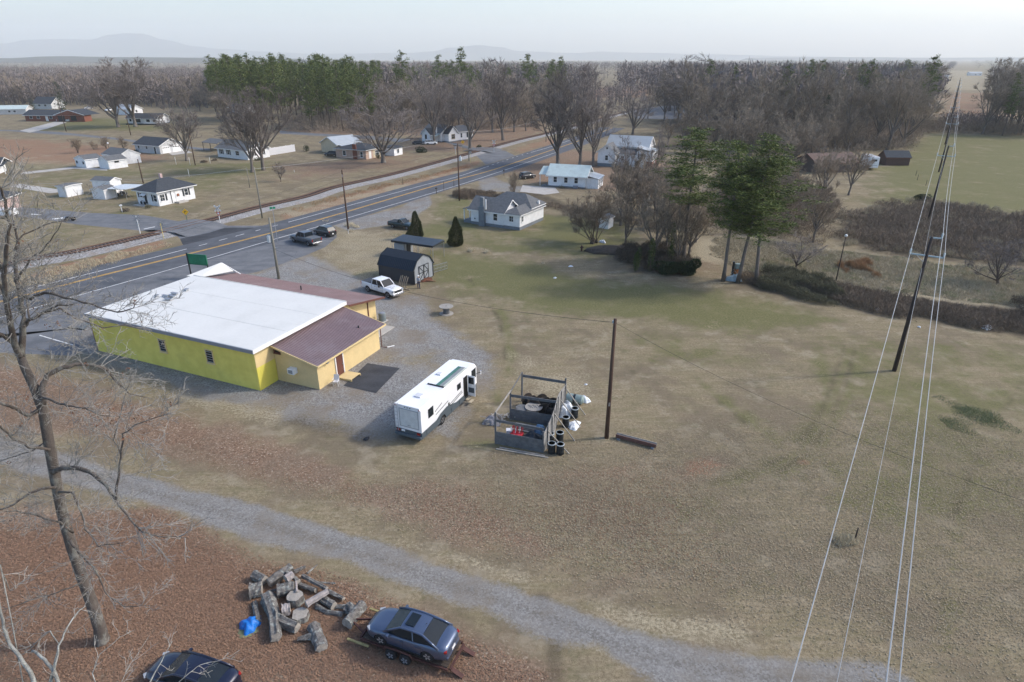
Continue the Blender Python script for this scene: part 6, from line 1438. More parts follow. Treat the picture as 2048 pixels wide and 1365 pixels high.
def transformer(t, z, x=.0, y=-.45):
    o = MB().lathe([(.24, 0), (.27, .05), (.27, .82), (.2, .92)], 14, (x, y, z)).build('transformer', M('transformer_grey', (.50, .54, .56), .4), t, smooth=False); MB().tube([(x, y, z + .92), (x, y, z + 1.15)], .06, 8).build('bushing', PORC, o)
def ppole(u, v, tv, label, mat_=POLE, r=.14, **k): return pole('utility_pole', label, P(u, v), hgt((u, v), tv), r, mat_, **k)
pa = ppole(697, 462, 340, 'tall brown utility pole on the near side of the highway by the parked vehicles'); MB().box((0, 0, 9.6), (.1, .3, .5)).build('bracket', STEEL, pa)
pb_ = ppole(1213, 876, 638, 'tall brown utility pole standing in the open field beside a fallen beam', r=.16); zt = hgt((1213, 876), 638)
MB().tube([(-.15, 0, zt - .35), (-.15, 0, zt - .15)], .06, 8).build('insulator', PORC, pb_); MB().box((0, -.16, 3.2), (.12, .06, .3)).build('meter_box', STEEL, pb_)
pd_ = ppole(558, 558, 436, 'grey green utility pole with transformer beside the maroon roof', POLEG, r=.17); transformer(pd_, 5.2, -.45, 0)
MB().tube([(0, 0, 4.4), (.6, 0, 4.5)], .03, 6).build('bracket', STEEL, pd_)
ppole(525, 437, 335, 'grey utility pole between railway and highway, left one', POLEG)
pe = ppole(919, 402, 288, 'brown utility pole with white transformer at the second side road'); transformer(pe, 8.3, .5, 0); MB().beam((-.9, 0, hgt((919, 402), 292)), (.9, 0, hgt((919, 402), 292)), .1, .12).build('crossarm', DWOOD, pe)
ppole(938, 322, 262, 'thin grey utility pole beside the flared tree at the crossing', POLEG, .12)
ppole(287, 367, 319, 'brown utility pole on the lawn behind the small white house'); ppole(133, 264, 200, 'utility pole with two crossarms before the brick ranch house'); q = C.objects[-1].parent
for z in (9.5, 8.2): pass
ppole(262, 271, 220, 'dark utility pole in front of the white house under two trees'); ppole(391, 331, 270, 'brown utility pole beside the round tree and flower bed')
ppole(500, 376, 335, 'short grey lamp pole on the lawn below the paired trees', POLEG, .09); ppole(1092, 285, 232, 'thin grey pole beside the railway in the bare trees', POLEG, .1)
lp_ = pole('lamp_post', 'slim dark lamp post with white globe in the brush', P(1671, 565), hgt((1671, 565), 474), .07, POLED, 'lamp post'); MB().blob((0, 0, hgt((1671, 565), 474) + .15), .2, amp=.02).build('globe', WHITE, lp_, smooth=True)
lp2 = pole('lamp_post', 'short white globe lamp at the edge of the brown field', P(219, 300), hgt((219, 300), 288), .06, POLED, 'lamp post'); MB().blob((0, 0, hgt((219, 300), 287)), .3, amp=.02).build('globe', WHITE, lp2)
# transmission line marching away from the camera
p1 = P(1788, 742); step_ = Vector((38.85, 59.0, 0)); dl = step_.normalized(); nl = Vector((dl.y, -dl.x, 0)); HT = hgt((1788, 742), 474)
lbls = ['tall dark power pole standing nearest in the right of the field', 'second power pole of the line, rising from the brush', 'third power pole of the line, standing in the green pasture', 'fourth power pole of the line, at the edge of the woods', 'power pole in the cleared corridor through the right hand woods']
tops = []
for k in range(9):
    b0 = p1 + step_ * k; h = HT + (.0 if k < 1 else .6)
    if k < 7 or True:
        t = thing('power_pole', lbls[min(k, 4)], 'power pole', tuple(b0), math.atan2(nl.y, nl.x), 'power poles marching to the horizon')
        MB().tube([(0, 0, -.2), (0, 0, h * .5), (0, 0, h)], [.21, .17, .12], 10).build('shaft', POLED, t, smooth=True)
        MB().beam((-.15, 0, h - .1), (.75, 0, h - .05), .09, .1).build('top_bracket', PORC, t); MB().beam((-1.3, 0, h - 1.75), (1.3, 0, h - 1.75), .09, .12).build('crossarm', PORC, t)
        MB().beam((-.9, .06, h - 1.7), (0, .06, h - 2.5), .04, .05).build('brace', STEEL, t)
        for x, z in ((.75, h), (-1.3, h - 1.7), (1.3, h - 1.7)): MB().lathe([(.05, 0), (.10, .05), (.07, .12), (.10, .19), (.07, .26), (.10, .33), (.04, .42)], 10, (x, 0, z)).build('insulator', PORC, t)
    tops.append((b0, h))
b_back = p1 - step_
def span(a, b, sag, n=14): return [a.lerp(b, i / n) - Vector((0, 0, sag * 4 * (i / n) * (1 - i / n))) for i in range(n + 1)]
def wire(name, label, pts, r=.012, mat_=WIRE, group=None, cat='cable'):
    o = MB().tube(pts, r, 5).build(name, mat_); return tag(o, label, cat, group)
allp = [(b_back, HT + .3)] + tops
for off, dz, lb, r_ in ((.75, .42, 'upper power line conductor from the top bracket of the poles', .021), (-1.3, -1.3, 'left power line conductor carried on the crossarms', .021), (1.3, -1.3, 'right power line conductor carried on the crossarms', .021), (-.1, -2.9, 'thin grey neutral wire slung below the crossarms', .012)):
    pts = []
    for (a, ha), (b2, hb) in zip(allp[:-1], allp[1:]):
        s_ = span(a + nl * off + Vector((0, 0, ha + dz)), b2 + nl * off + Vector((0, 0, hb + dz)), .9); pts += s_[:-1]
    wire('power_line', lb, pts + [s_[-1]], r_)
# service cables
def topof(u, v, tv, dz=-.3): return P(u, v) + Vector((0, 0, hgt((u, v), tv) + dz))
wire('service_cable', 'dark cable from the transformer pole over the gravel to the field pole', span(topof(558, 558, 436, -4.3), topof(1213, 876, 638), 1.6, 30), .016, WIRED)
wire('service_cable', 'dark cable running from the field pole down to the lower right', span(topof(1213, 876, 638), P(2330, 1400) + Vector((0, 0, 8)), 1.2, 24), .009, WIRED)
roadp = [topof(-200, 700, 590), topof(697, 462, 340), topof(919, 402, 288), topof(1160, 300, 240)]
for dz, rr, lb in ((0, .014, 'upper roadside cable strung between the brown poles'), (-1.2, .02, 'lower roadside cable strung between the brown poles')):
    pts = []
    for a, b2 in zip(roadp[:-1], roadp[1:]): pts += span(a + Vector((0, 0, dz)), b2 + Vector((0, 0, dz)), 1.0)
    wire('service_cable', lb, pts, rr * .7, WIRED)
railp = [topof(-250, 470, 365), topof(525, 437, 335), topof(938, 322, 262), topof(1092, 285, 232)]
pts = []
for a, b2 in zip(railp[:-1], railp[1:]): pts += span(a, b2, 1.2)
wire('service_cable', 'grey cable strung along the railway from the left edge', pts, .014, WIRE)
wire('service_cable', 'grey cable crossing the lawn above the small white house', span(topof(-250, 470, 372), topof(500, 376, 335), 1.5) , .012, WIRE)

# signs
SW = M('sign_white', (.74, .75, .75), .5, var=.08); SY = M('sign_yellow', (.85, .45, .02), .5, var=.06); SG = M('sign_green', (.01, .14, .07), .5, var=.2); SR = M('sign_red', (.45, .02, .02), .5); SBK = M('sign_black', (.015, .015, .015), .6); SGY = M('sign_back_grey', (.36, .37, .39), .5, .4); YPOST = M('yellow_post', (.62, .50, .18), .6)
def crossbuck(u, v, tv, rz, label, back=False, second=None):
    h = hgt((u, v), tv); t = thing('crossing_sign', label, 'sign', tuple(P(u, v)), rz)
    MB().beam((0, 0, 0), (0, 0, h - .2), .1, .1).build('post', SW, t)
    for s in (1, -1):
        o = MB().box((0, -.07 - .03 * (s > 0), h - .55), (1.5, .03, .22), ry=s * R(45)).build('blade', SW if not back else SGY, t)
    if not back:
        for s, wd in ((1, 'RAILROAD'), (-1, 'CROSSING')):
            me = text_mesh(wd, .20, SBK); o = link('lettering', me, t, loc=(0, -.13, h - .55)); o.rotation_euler = (R(90), s * R(45) if s > 0 else -R(45), 0)
    if second == 'yield':
        MB().add([(-.42, -.09, h - 1.25), (.42, -.09, h - 1.25), (0, -.09, h - 1.98), (-.42, -.07, h - 1.25), (.42, -.07, h - 1.25), (0, -.07, h - 1.98)], [(0, 2, 1), (3, 4, 5), (0, 1, 4, 3), (1, 2, 5, 4), (2, 0, 3, 5)]).build('yield_plate', SR, t)
        MB().add([(-.24, -.095, h - 1.36), (.24, -.095, h - 1.36), (0, -.095, h - 1.78)], [(0, 2, 1)]).build('yield_centre', SW, t)
    if second == 'back': MB().add([(-.45, .09, h - 1.2), (.45, .09, h - 1.2), (0, .09, h - 2.1), (-.45, .07, h - 1.2), (.45, .07, h - 1.2), (0, .07, h - 2.1)], [(0, 2, 1), (3, 4, 5), (0, 1, 4, 3), (1, 2, 5, 4), (2, 0, 3, 5)]).build('yield_back', SGY, t)
    return t
crossbuck(441, 447, 411, R(10), 'white crossbuck with red yield sign, right of the left crossing', second='yield')
crossbuck(281, 468, 430, R(10), 'back of a crossbuck and yield sign, left of the left crossing', back=True, second='back')
crossbuck(988, 305, 281, R(10), 'distant white crossbuck right of the second crossing', second='yield'); crossbuck(911, 309, 287, R(10), 'back of a distant crossbuck left of the second crossing', back=True, second='back')
def diamond(u, v, tv, label):
    h = hgt((u, v), tv); t = thing('warning_sign', label, 'sign', tuple(P(u, v)), R(8)); MB().beam((0, .05, 0), (0, .05, h - .3), .06, .06).build('post', SG, t)
    MB().box((0, 0, h - .6), (.85, .02, .85), ry=R(45)).build('plate', SY, t, bevel=.01); a = MB(); a.beam((-.1, -.02, h - .85), (-.1, -.02, h - .45), .07, .01, up=(0, 1, 0)); a.beam((-.1, -.02, h - .5), (.2, -.02, h - .5), .07, .01, up=(0, 1, 0)); a.build('arrow', SBK, t)
diamond(375, 445, 418, 'yellow diamond warning sign beside the left crossing'); diamond(926, 302, 281, 'yellow diamond warning sign beneath the bare trees at the second crossing')
def stopback(u, v, tv, label):
    h = hgt((u, v), tv); t = thing('stop_sign', label, 'sign', tuple(P(u, v)), R(5)); MB().beam((0, 0, 0), (0, 0, h - .3), .09, .07).build('post', YPOST, t)
    MB().lathe([(.42, 0), (.42, .025)], 8, (0, .06, h - .42), 'y').build('plate_back', SGY, t)
    MB().lathe([(.40, 0), (.40, .008)], 8, (0, .086, h - .42), 'y').build('plate_face', SR, t); me = text_mesh('STOP', .3, SW); o = link('lettering', me, t, loc=(0, .1, h - .42)); o.rotation_euler = (R(90), 0, R(180))
stopback(328, 478, 444, 'grey back of an octagonal stop sign on a yellow post, left junction'); stopback(941, 327, 303, 'grey back of a stop sign on a yellow post, second junction')
stopback(674, 293, 278, 'pale round backed road sign on the far side road by the garage')
t = thing('business_sign', 'blank green roadside sign on dark posts behind the white roof', 'sign', tuple(P(384, 556)), R(-14))
for x in (.0,): MB().beam((x, 0, 0), (x, 0, 3.6), .14, .14).build('post', SBK, t)
MB().box((1.6, 0, 2.75), (2.9, .22, 1.5)).build('panel', SG, t, bevel=.03); MB().box((1.6, -.125, 2.75), (2.6, .02, 1.2)).build('panel_face', M('sign_green_face', (.015, .19, .09), .45, var=.3, scale=2), t); MB().beam((3.0, 0, 0), (3.0, 0, 2.2), .14, .14).build('post', SBK, t)
t = thing('street_sign', 'small green street name sign on a tall thin pole behind the transformer pole', 'sign', tuple(P(556, 486)), R(30)); hh = hgt((556, 486), 414); MB().beam((0, 0, 0), (0, 0, hh), .08, .08).build('post', SGY, t); MB().box((0, 0, hh - .2), (.9, .03, .32)).build('plate', M('street_green', (.01, .22, .12), .5), t)
# small roadside posts, mailboxes
def mailbox(u, v, label, pm=PLAST, hgt_=1.1, rz=R(60), post=DWOOD):
    t = thing('mailbox', label, 'mailbox', tuple(P(u, v)), rz); MB().beam((0, 0, 0), (0, 0, hgt_), .1, .1).build('post', post, t); MB().profile([(-.26, hgt_), (.26, hgt_), (.26, hgt_ + .16), (0, hgt_ + .27), (-.26, hgt_ + .16)], -.12, .12).build('box', pm, t); return t
mailbox(245, 425, 'white mailbox on a white bracketed post by the side road', WHITE, 1.25, R(30), WHITE); mailbox(1008, 352, 'black mailbox on the near verge of the highway', hgt_=1.2); mailbox(873, 388, 'dark mailbox leaning at the near edge of the highway', hgt_=1.1)
for (u, v, lb, mt, h) in ((888, 382, 'brown wooden marker post at the highway edge', POLE, 2.2), (908, 374, 'dark marker post at the highway edge beside the utility pole', POLED, 1.5), (806, 370, 'thin dark post in the orange grass beside the railway', POLED, 1.6),
                      (589, 345, 'short white post on the lawn by the young tree', WHITE, .6), (379, 354, 'white post with ball on a round bed in the lawn', WHITE, 1.9), (697, 468, 'small pale stake at the foot of the tall brown pole', WHITE, .8), (381, 331, 'white clothesline post, left one of the pair', WHITE, 2.2), (353, 330, 'white clothesline post, right one of the pair', WHITE, 2.2), (421, 327, 'white swing frame post by the flower bed', WHITE, 1.8), (1710, 1078, 'black pipe sticking up from the dead weeds in the field', POLED, .9),
                      (1831, 352, 'upper dark stake in the pasture near the barn', POLED, 1.4), (1834, 361, 'middle dark stake in the pasture near the barn', POLED, 1.4), (1851, 372, 'lower dark stake in the pasture near the barn', POLED, 1.4)):
    t = pole('marker_post', lb, P(u, v), h, .05, mt, 'post')
# ---------------- yard objects ----------------
OLDW = M('weathered_boards', (.13, .135, .14), .9, var=.35, scale=2.5, bump=.4, dirt=(.07, .07, .075), dirtamt=.5); PALEW = M('pale_old_timber', (.30, .28, .25), .9, var=.3, scale=2.5, bump=.3)
BDRUM = M('black_drum', (.012, .016, .02), .4, var=.15); DRING = M('drum_ring', (.34, .38, .40), .5); TARPW = M('white_tarp', (.66, .69, .71), .55, var=.1, scale=2, bump=.4); REDP = M('red_plastic', (.42, .02, .03), .45, var=.3, scale=4)
BLUET = M('blue_tarp', (.01, .16, .55), .4, var=.35, scale=3, bump=.6); GTANK = M('grey_green_tank', (.20, .26, .25), .5, var=.2)
def cloth(name, loc, rx, ry, h, mat_, parent=None, seed=0, n=26):
    r = random.Random(seed); ph = [(r.uniform(1.5, 5), r.uniform(1.5, 5), r.uniform(0, 6), r.uniform(.4, 1)) for _ in range(7)]
    mb = MB(); vs = []
    for j in range(n):
        for i in range(n):
            a, b2 = i / (n - 1) * 2 - 1, j / (n - 1) * 2 - 1; d = math.hypot(a, b2)
            x, y = a * math.sqrt(1 - b2 * b2 / 2), b2 * math.sqrt(1 - a * a / 2)
            rr = 1 + .16 * math.sin(3 * math.atan2(y, x) + ph[0][2]) + .09 * math.sin(7 * math.atan2(y, x) + ph[1][2])
            z = h * (max(0, 1 - min(d, 1) ** 2) ** .7) + .10 * h * sum(q[3] * math.sin(x * q[0] * 2.2 + y * q[1] * 2.2 + q[2]) for q in ph) * max(0, 1.1 - d)
            vs.append((x * rx * rr, y * ry * rr, max(.02, z + .03)))
    mb.add(vs, [(j * n + i, j * n + i + 1, (j + 1) * n + i + 1, (j + 1) * n + i) for j in range(n - 1) for i in range(n - 1)])
    return mb.build(name, mat_, parent, smooth=True, loc=loc)
def spool(name, label, loc, r=.75, h=.95, rz=0, tilt=None, cat='cable spool'):
    t = thing(name, label, cat, loc, rz); 
    if tilt: t.rotation_euler = tilt
    for z in (0.0, h - .08): MB().lathe([(r, z), (r, z + .07)], 24).build('disc', PALEW, t, bevel=.01)
    mb = MB()
    for k in range(14):
        a = k * 2 * math.pi / 14; mb.box((math.cos(a) * r * .42, math.sin(a) * r * .42, h / 2), (.05, r * .2, h - .16), rz=a)
    mb.build('stave', OLDW, t); MB().cyl((0, 0, h - .012), .07, .02, 10).build('hub_hole', BLACKT, t); return t
spool('cable_spool', 'weathered wooden cable spool standing alone on the gravel edge', tuple(P(893, 628)), .85, 1.0)
# fenced enclosure
E0 = Vector((-1.3, 42.1, 0)); ea = math.atan2(-1.2, 3.7)
en = thing('board_enclosure', 'roofless weathered board pen full of drums, spools and scrap', 'pen', tuple(E0), ea)
EW, ED = 3.9, 7.2
for x, y, h in ((0, 0, 2.85), (0, 3.8, 2.75), (0, 7.1, 2.9), (EW, 0, 1.9), (EW, 7.2, 2.9)): MB().beam((x, y, -.1), (x, y, h), .12, .12).build('post', OLDW, en)
MB().beam((0, 0, 2.85), (0, 3.9, 2.75), .08, .12).build('rail', PALEW, en); MB().beam((0, 3.8, 2.7), (0, 7.15, 2.9), .06, .08).build('rail', OLDW, en)
MB().beam((.05, 7.15, 2.55), (EW, 7.2, 2.5), .05, .26).build('rail', OLDW, en); MB().beam((.05, 3.8, 2.35), (EW, 4.0, 2.3), .05, .24).build('rail', OLDW, en); MB().beam((.05, 0, 2.15), (EW, .1, 2.0), .05, .22).build('rail', OLDW, en)
for k in range(4): MB().beam((.05, -.06 + .01 * k, .16 + .29 * k), (EW - .05, -.06, .14 + .29 * k), .04, .27).build('plank', OLDW, en)
for k in range(4): MB().beam((.05, 3.8, .16 + .27 * k), (EW - .1, 3.85, .14 + .27 * k), .04, .25).build('plank', OLDW, en)
MB().beam((.5, -.5, .05), (EW + .3, -.5, .06), .1, .08).build('ground_board', PALEW, en); MB().beam((.3, -.75, .05), (EW + .6, -.65, .06), .12, .05).build('ground_board', PALEW, en)
NB = 10
for k in range(NB):       # long slatted side, bowed along its length
    z = .14 + k * .235; pts = []
    for i in range(9):
        y = .0 + i * ED / 8; off = .16 * math.sin(y * .9) + .10 * (1 - z / 2.4) * math.sin(y * .55)
        pts.append(Vector((EW + .05 + off, y, z * (1.0 if y > 1.5 else .72 + .19 * y) + .02 * math.sin(y * 2 + k))))
    mb = MB()
    for a, b2 in zip(pts[:-1], pts[1:]): mb.beam(a, b2, .035, .20)
    mb.build('slat', M('silvered_slat', (.25, .245, .235), .9, var=.35, scale=2.5, bump=.4), en)
for i in range(7):
    y = .6 + i * 1.05; off = .16 * math.sin(y * .9); MB().beam((EW + .12 + off, y, 0), (EW + .12 + off, y, 2.35), .09, .05).build('batten', OLDW, en)
for y in (.7, 2.6, 4.8, 6.8): MB().beam((EW + .15, y, 2.1 if y > 1 else 1.6), (EW + 2.0, y - .3, 0), .07, .07).build('brace', PALEW, en)
def ew(x, y, z=0): return E0 + Matrix.Rotation(ea, 3, 'Z') @ Vector((x, y, z))
def drum(label, loc, lying=None, group='black plastic drums beside the board pen'):
    t = thing('plastic_drum', label, 'drum', tuple(loc), rnd.uniform(0, 6), group)
    if lying: t.rotation_euler = lying; t.location.z = .3
    MB().lathe([(.27, 0), (.30, .04), (.30, .28), (.285, .31), (.30, .34), (.30, .60), (.285, .63), (.30, .66), (.30, .86), (.27, .90)], 20).build('barrel', BDRUM, t, smooth=False)
    MB().lathe([(.305, .84), (.32, .86), (.32, .91), (.30, .92), (.265, .92), (.265, .90)], 20).build('rim_ring', DRING, t); return t
for u, v, lb in ((1103, 906, 'black drum at the foot of the pen, left of the nearest two'), (1120, 908, 'black drum at the foot of the pen, right of the nearest two'), (1119, 884, 'black drum standing behind the nearest right drum'), (1100, 886, 'black drum half hidden behind the slanted brace of the pen'),
                 (1131, 853, 'black drum partly draped with white sheeting'), (1149, 835, 'black drum right of the heap of white sheeting')): drum(lb, P(u, v))
def tarp(label, loc, rx, ry, h, seed, rz=0, mt=TARPW, name='tarpaulin', cat='tarpaulin'):
    o = cloth(name, (loc[0], loc[1], 0), rx, ry, h, mt, None, seed); o.rotation_euler = (0, 0, rz); return tag(o, label, cat)
tarp('heap of white sheeting between the drums beside the pen', P(1132, 826), .75, 1.0, .95, 3); tarp('white sheeting spilling onto the grass beside the pen', P(1147, 852), .75, .55, .3, 4, R(60)); tarp('white cloth bundle beyond the grey tank', P(1166, 803), .6, .45, .5, 6)
tt = thing('plastic_tank', 'grey green tank lying on its side behind the drums', 'tank', tuple(P(1149, 806) + Vector((0, 0, .42))), R(-20)); MB().lathe([(.25, -.8), (.42, -.68), (.42, .68), (.25, .8)], 18, (0, 0, 0), 'x').build('barrel', GTANK, tt); MB().lathe([(.43, -.1), (.43, .1)], 18, (0, 0, 0), 'x').build('band', BDRUM, tt)
for i, (x, y, rx, z, col, lb) in enumerate(((1.7, 5.0, .75, .85, PALEW, 'pale round spool top with a cut pattern in the pen'), (.75, 4.7, .55, .75, OLDW, 'dark spool disc leaning at the left side of the pen'))):
    q = ew(x, y); t = thing('spool_table', lb, 'cable spool', tuple(q), 0)
    for z0_ in (0, z): MB().lathe([(rx, z0_), (rx, z0_ + .07)], 24).build('disc', col, t)
    MB().lathe([(.22, .07), (.22, z)], 12).build('drum_core', OLDW, t)
    if i == 0:
        for k in range(5): MB().box((-.35 + .18 * k, .05 * (-1) ** k, z + .075), (.08, .5, .015), rz=.4).build('cutout', OLDW, t)
for k, (x, y, z) in enumerate(((1.6, 5.9, .5), (2.5, 5.6, .5), (3.1, 6.2, .5), (2.1, 6.5, .55), (.9, 6.4, .5), (3.2, 5.3, .45))):
    q = ew(x, y); t = thing('wooden_reel', 'dark wooden reel standing on edge in the back of the pen', 'cable reel', (q.x, q.y, z + .12), ea + R(15 * k), 'dark reels in the back of the pen')
    for s in (-.3, .3): MB().lathe([(.6, s - .03), (.6, s + .03)], 20, (0, 0, 0), 'y').build('disc', M('dark_reel_wood', (.045, .037, .033), .9, var=.4, scale=3), t)
    MB().lathe([(.3, -.3), (.3, .3)], 14, (0, 0, 0), 'y').build('core', MATS['dark_reel_wood'], t)
q = ew(1.4, 1.1); t = thing('red_crate_heap', 'heap of red plastic frames with white tips in the front of the pen', 'scrap heap', tuple(q), ea); MB().box((0, 0, .3), (1.0, .6, .55)).build('crate', REDP, t, bevel=.04)
for k in range(9): MB().beam((-.45 + .11 * k, rnd.uniform(-.25, .25), .5), (-.45 + .12 * k + rnd.uniform(-.1, .1), rnd.uniform(-.3, .3), 1.15 + rnd.uniform(-.15, .2)), .06, .05).build('bar', REDP if k % 3 else WHITE, t)
q = ew(.75, 1.25); t = thing('white_box', 'small white box beside the red heap in the pen', 'box', tuple(q), ea + .3); MB().box((0, 0, .35), (.5, .45, .6)).build('body', PLW, t, bevel=.03); MB().box((0, 0, .67), (.54, .49, .05)).build('lid', PLW, t)
tarp('dark crumpled sheeting right of the red heap in the pen', ew(2.7, 1.2), .95, .8, .7, 8, 0, M('black_sheet', (.025, .035, .045), .35, bump=.5, var=.5, scale=3)); tarp('blue crumpled sheet in the middle of the pen', ew(2.9, 2.6), .45, .6, .75, 9, 0, M('pale_blue_sheet', (.12, .24, .38), .5, var=.3))
t = thing('board_stack', 'pale boards lying across the middle of the pen', 'boards', tuple(ew(1.2, 2.6)), ea)
for k in range(6): MB().box((rnd.uniform(-.3, .8), rnd.uniform(-.3, .4), .06 + .06 * k), (rnd.uniform(1.4, 2.3), .16, .04), rz=rnd.uniform(-.15, .15)).build('board', PALEW, t)
t = thing('scrap_pile', 'grey tangled scrap and netting at the left front corner of the pen', 'scrap pile', tuple(P(985, 846)), 0); cl_ = cloth('netting', (0, 0, 0), .75, .6, .6, M('grey_netting', (.26, .25, .26), .9, var=.6, scale=5, bump=.8), t, 12)
for k in range(16): MB().beam((rnd.uniform(-.9, .9), rnd.uniform(-.7, .7), .05), (rnd.uniform(-1.1, 1.2), rnd.uniform(-.8, .8), rnd.uniform(.1, .6)), .05, .04).build('stick', PALEW, t)
t = thing('scrap_pile', 'flat scatter of broken pale wood right of the tangled scrap', 'scrap pile', tuple(P(1010, 838)), 0)
for k in range(14): MB().box((rnd.uniform(-1, 1), rnd.uniform(-.5, .5), rnd.uniform(.04, .35)), (rnd.uniform(.4, 1.1), .1, .04), rz=rnd.uniform(0, 3), ry=rnd.uniform(-.3, .3)).build('splinter', PALEW, t)
# long beam lying on blocks by the field pole
a, b2 = P(1231, 878), P(1311, 899); L_ = (b2 - a).length; t = thing('channel_beam', 'long narrow beam lying on blocks right of the field pole', 'beam', tuple(a), math.atan2(b2.y - a.y, b2.x - a.x))
RB = M('red_brown_board', (.14, .07, .055), .85, var=.3, scale=2)
MB().bb(0, L_, .0, .05, .12, .42).build('board', RB, t); MB().bb(0, L_, .26, .31, .12, .42).build('board', PALEW, t); MB().bb(0, L_, .052, .258, .30, .36).build('top_board', M('slate_board', (.12, .125, .13), .8), t)
for x in (.25, L_ - .25): MB().box((x, .15, .06), (.25, .6, .12)).build('block', FOUND, t)
# junk under the pines
t = thing('junk_heap', 'junk heap with black post and orange drum between the two pines', 'junk heap', tuple(P(1462, 560)), 0)
MB().tube([(0, 0, 0), (.05, 0, 2.6)], .16, 10).build('post', BDRUM, t); MB().lathe([(.35, .8), (.38, 1.5)], 14, (.5, .1, 0)).build('orange_drum', M('orange_drum', (.26, .10, .03), .6), t); MB().box((.75, .2, 1.9), (.8, .6, .7)).build('crate', GTANK, t, bevel=.04); cloth('sheet', (.3, -.3, 0), 1.1, .7, .8, M('pale_blue_plastic', (.30, .38, .42), .6, var=.4), t, 20)
for k in range(6): MB().beam((rnd.uniform(-1.4, 1.5), rnd.uniform(-.5, .5), .1), (rnd.uniform(-1.2, 1.6), rnd.uniform(-.5, .5), rnd.uniform(1, 2)), .07, .04).build('board', PALEW, t)
# litter and little things the photograph shows
for k, (u, v, sx_, lb, mt) in enumerate(((1172, 770, .16, 'white scrap in the field', TARPW), (1973, 657, .7, 'crumpled white sheet at the brush edge on the right', TARPW), (1755, 619, .45, 'pale scrap at the upper end of the brush strip', TARPW), (1838, 655, .22, 'white scrap below the brush strip', TARPW), (1205, 485, .7, 'broken white boards beside the crape myrtle', TARPW), (1226, 505, .3, 'white scraps on the dark mound', TARPW), (1141, 534, .35, 'white scrap along the ditch line', TARPW), (1110, 557, .25, 'small white scrap in the green grass', TARPW), (733, 879, .3, 'dark scrap on the gravel behind the motorhome', PLAST))):
    tarp(lb, P(u, v), sx_, sx_ * .7, sx_ * .5, 30 + k, R(30 * k), mt, 'litter', 'litter')
t = thing('hydrant', 'small dark fire hydrant like post in the grass near the crape myrtle', 'post', tuple(P(1163, 503))); MB().lathe([(.14, 0), (.14, .7), (.18, .75), (.05, 1.0)], 12).build('barrel', TRS, t); MB().tube([(-.3, 0, .6), (.3, 0, .6)], .07, 8).build('side_outlet', TRS, t)
# low mound with stones by the crape myrtle
MD = MB().blob((0, 0, 0), (5.5, 2.6, .75), 18, 8, .12, 5, .1).build('dirt_mound', M('dark_mound', (.075, .06, .048), .95, var=.5, scale=2.5, bump=.6), None, smooth=True, loc=tuple(P(1240, 503))); tag(MD, 'low dark mound of earth and brush right of the crape myrtle', 'mound')
# ---------------- the person beside the shed ----------------
def skin_figure(name, edges, verts, rad, mat_, parent, root=0, sub=2):
    me = bpy.data.meshes.new(name); me.from_pydata(verts, edges, []); o = bpy.data.objects.new(name, me); C.objects.link(o)
    sk_ = o.modifiers.new('s', 'SKIN'); sk_.use_smooth_shade = True
    for i, r_ in enumerate(rad): me.skin_vertices[0].data[i].radius = (r_, r_ * .8) if isinstance(r_, float) else r_
    for i in range(len(verts)): me.skin_vertices[0].data[i].use_root = (i == root)
    ss = o.modifiers.new('u', 'SUBSURF'); ss.levels = sub; ss.render_levels = sub
    m2 = bpy.data.meshes.new_from_object(o.evaluated_get(bpy.context.evaluated_depsgraph_get())); bpy.data.objects.remove(o)
    m2.materials.clear(); m2.materials.append(mat_); m2.name = name; return link(name, m2, parent)
pe_ = thing('person', 'person in white hat, pale shirt and dark jeans standing beside the shed', 'person', tuple(P(838, 577.5)), R(150))
SKIN = M('skin_tone', (.42, .26, .19), .6, var=.05); JEAN = M('dark_jeans', (.030, .042, .085), .85, var=.2, scale=5); SHIRT = M('pale_plaid_shirt', (.40, .42, .46), .8, var=.4, scale=9); HATW = M('white_hat', (.72, .72, .70), .7)
V = [(0, 0, .96), (0, 0, 1.14), (0, .0, 1.34), (0, .01, 1.50), (0, -.015, 1.60), (0, -.03, 1.72), (-.17, 0, 1.44), (-.25, .02, 1.18), (-.22, -.10, .95), (-.21, -.15, .86), (.17, 0, 1.44), (.25, .03, 1.18), (.21, -.12, .98), (.18, -.18, .92), (-.10, 0, .88), (-.12, -.02, .50), (-.12, .02, .10), (-.13, -.10, .04), (.10, 0, .88), (.13, .02, .50), (.14, .05, .10), (.16, -.07, .04)]
Ed = [(0, 1), (1, 2), (2, 3), (3, 4), (4, 5), (2, 6), (6, 7), (7, 8), (8, 9), (2, 10), (10, 11), (11, 12), (12, 13), (0, 14), (14, 15), (15, 16), (16, 17), (0, 18), (18, 19), (19, 20), (20, 21)]
rd = [(.15, .11), (.145, .10), (.17, .11), (.06, .06), (.085, .10), (.07, .085), .065, .05, .038, .035, .065, .05, .038, .035, .095, .068, .05, .045, .095, .068, .05, .045]
body = skin_figure('body', Ed, V, rd, SKIN, pe_)
sh_v = [V[i] for i in (0, 1, 2, 6, 7, 8, 10, 11, 12)]; sh_v = [(x, y, z + (.02 if k == 0 else 0)) for k, (x, y, z) in enumerate(sh_v)]
skin_figure('shirt', [(0, 1), (1, 2), (2, 3), (3, 4), (4, 5), (2, 6), (6, 7), (7, 8)], sh_v, [(.175, .13), (.165, .12), (.19, .13), .085, .068, .055, .085, .068, .055], SHIRT, pe_)
skin_figure('jeans', [(0, 1), (1, 2), (2, 3), (0, 4), (4, 5), (5, 6)], [V[0], V[14], V[15], V[16], V[18], V[19], V[20]], [(.165, .125), .11, .085, .068, .11, .085, .068], JEAN, pe_)
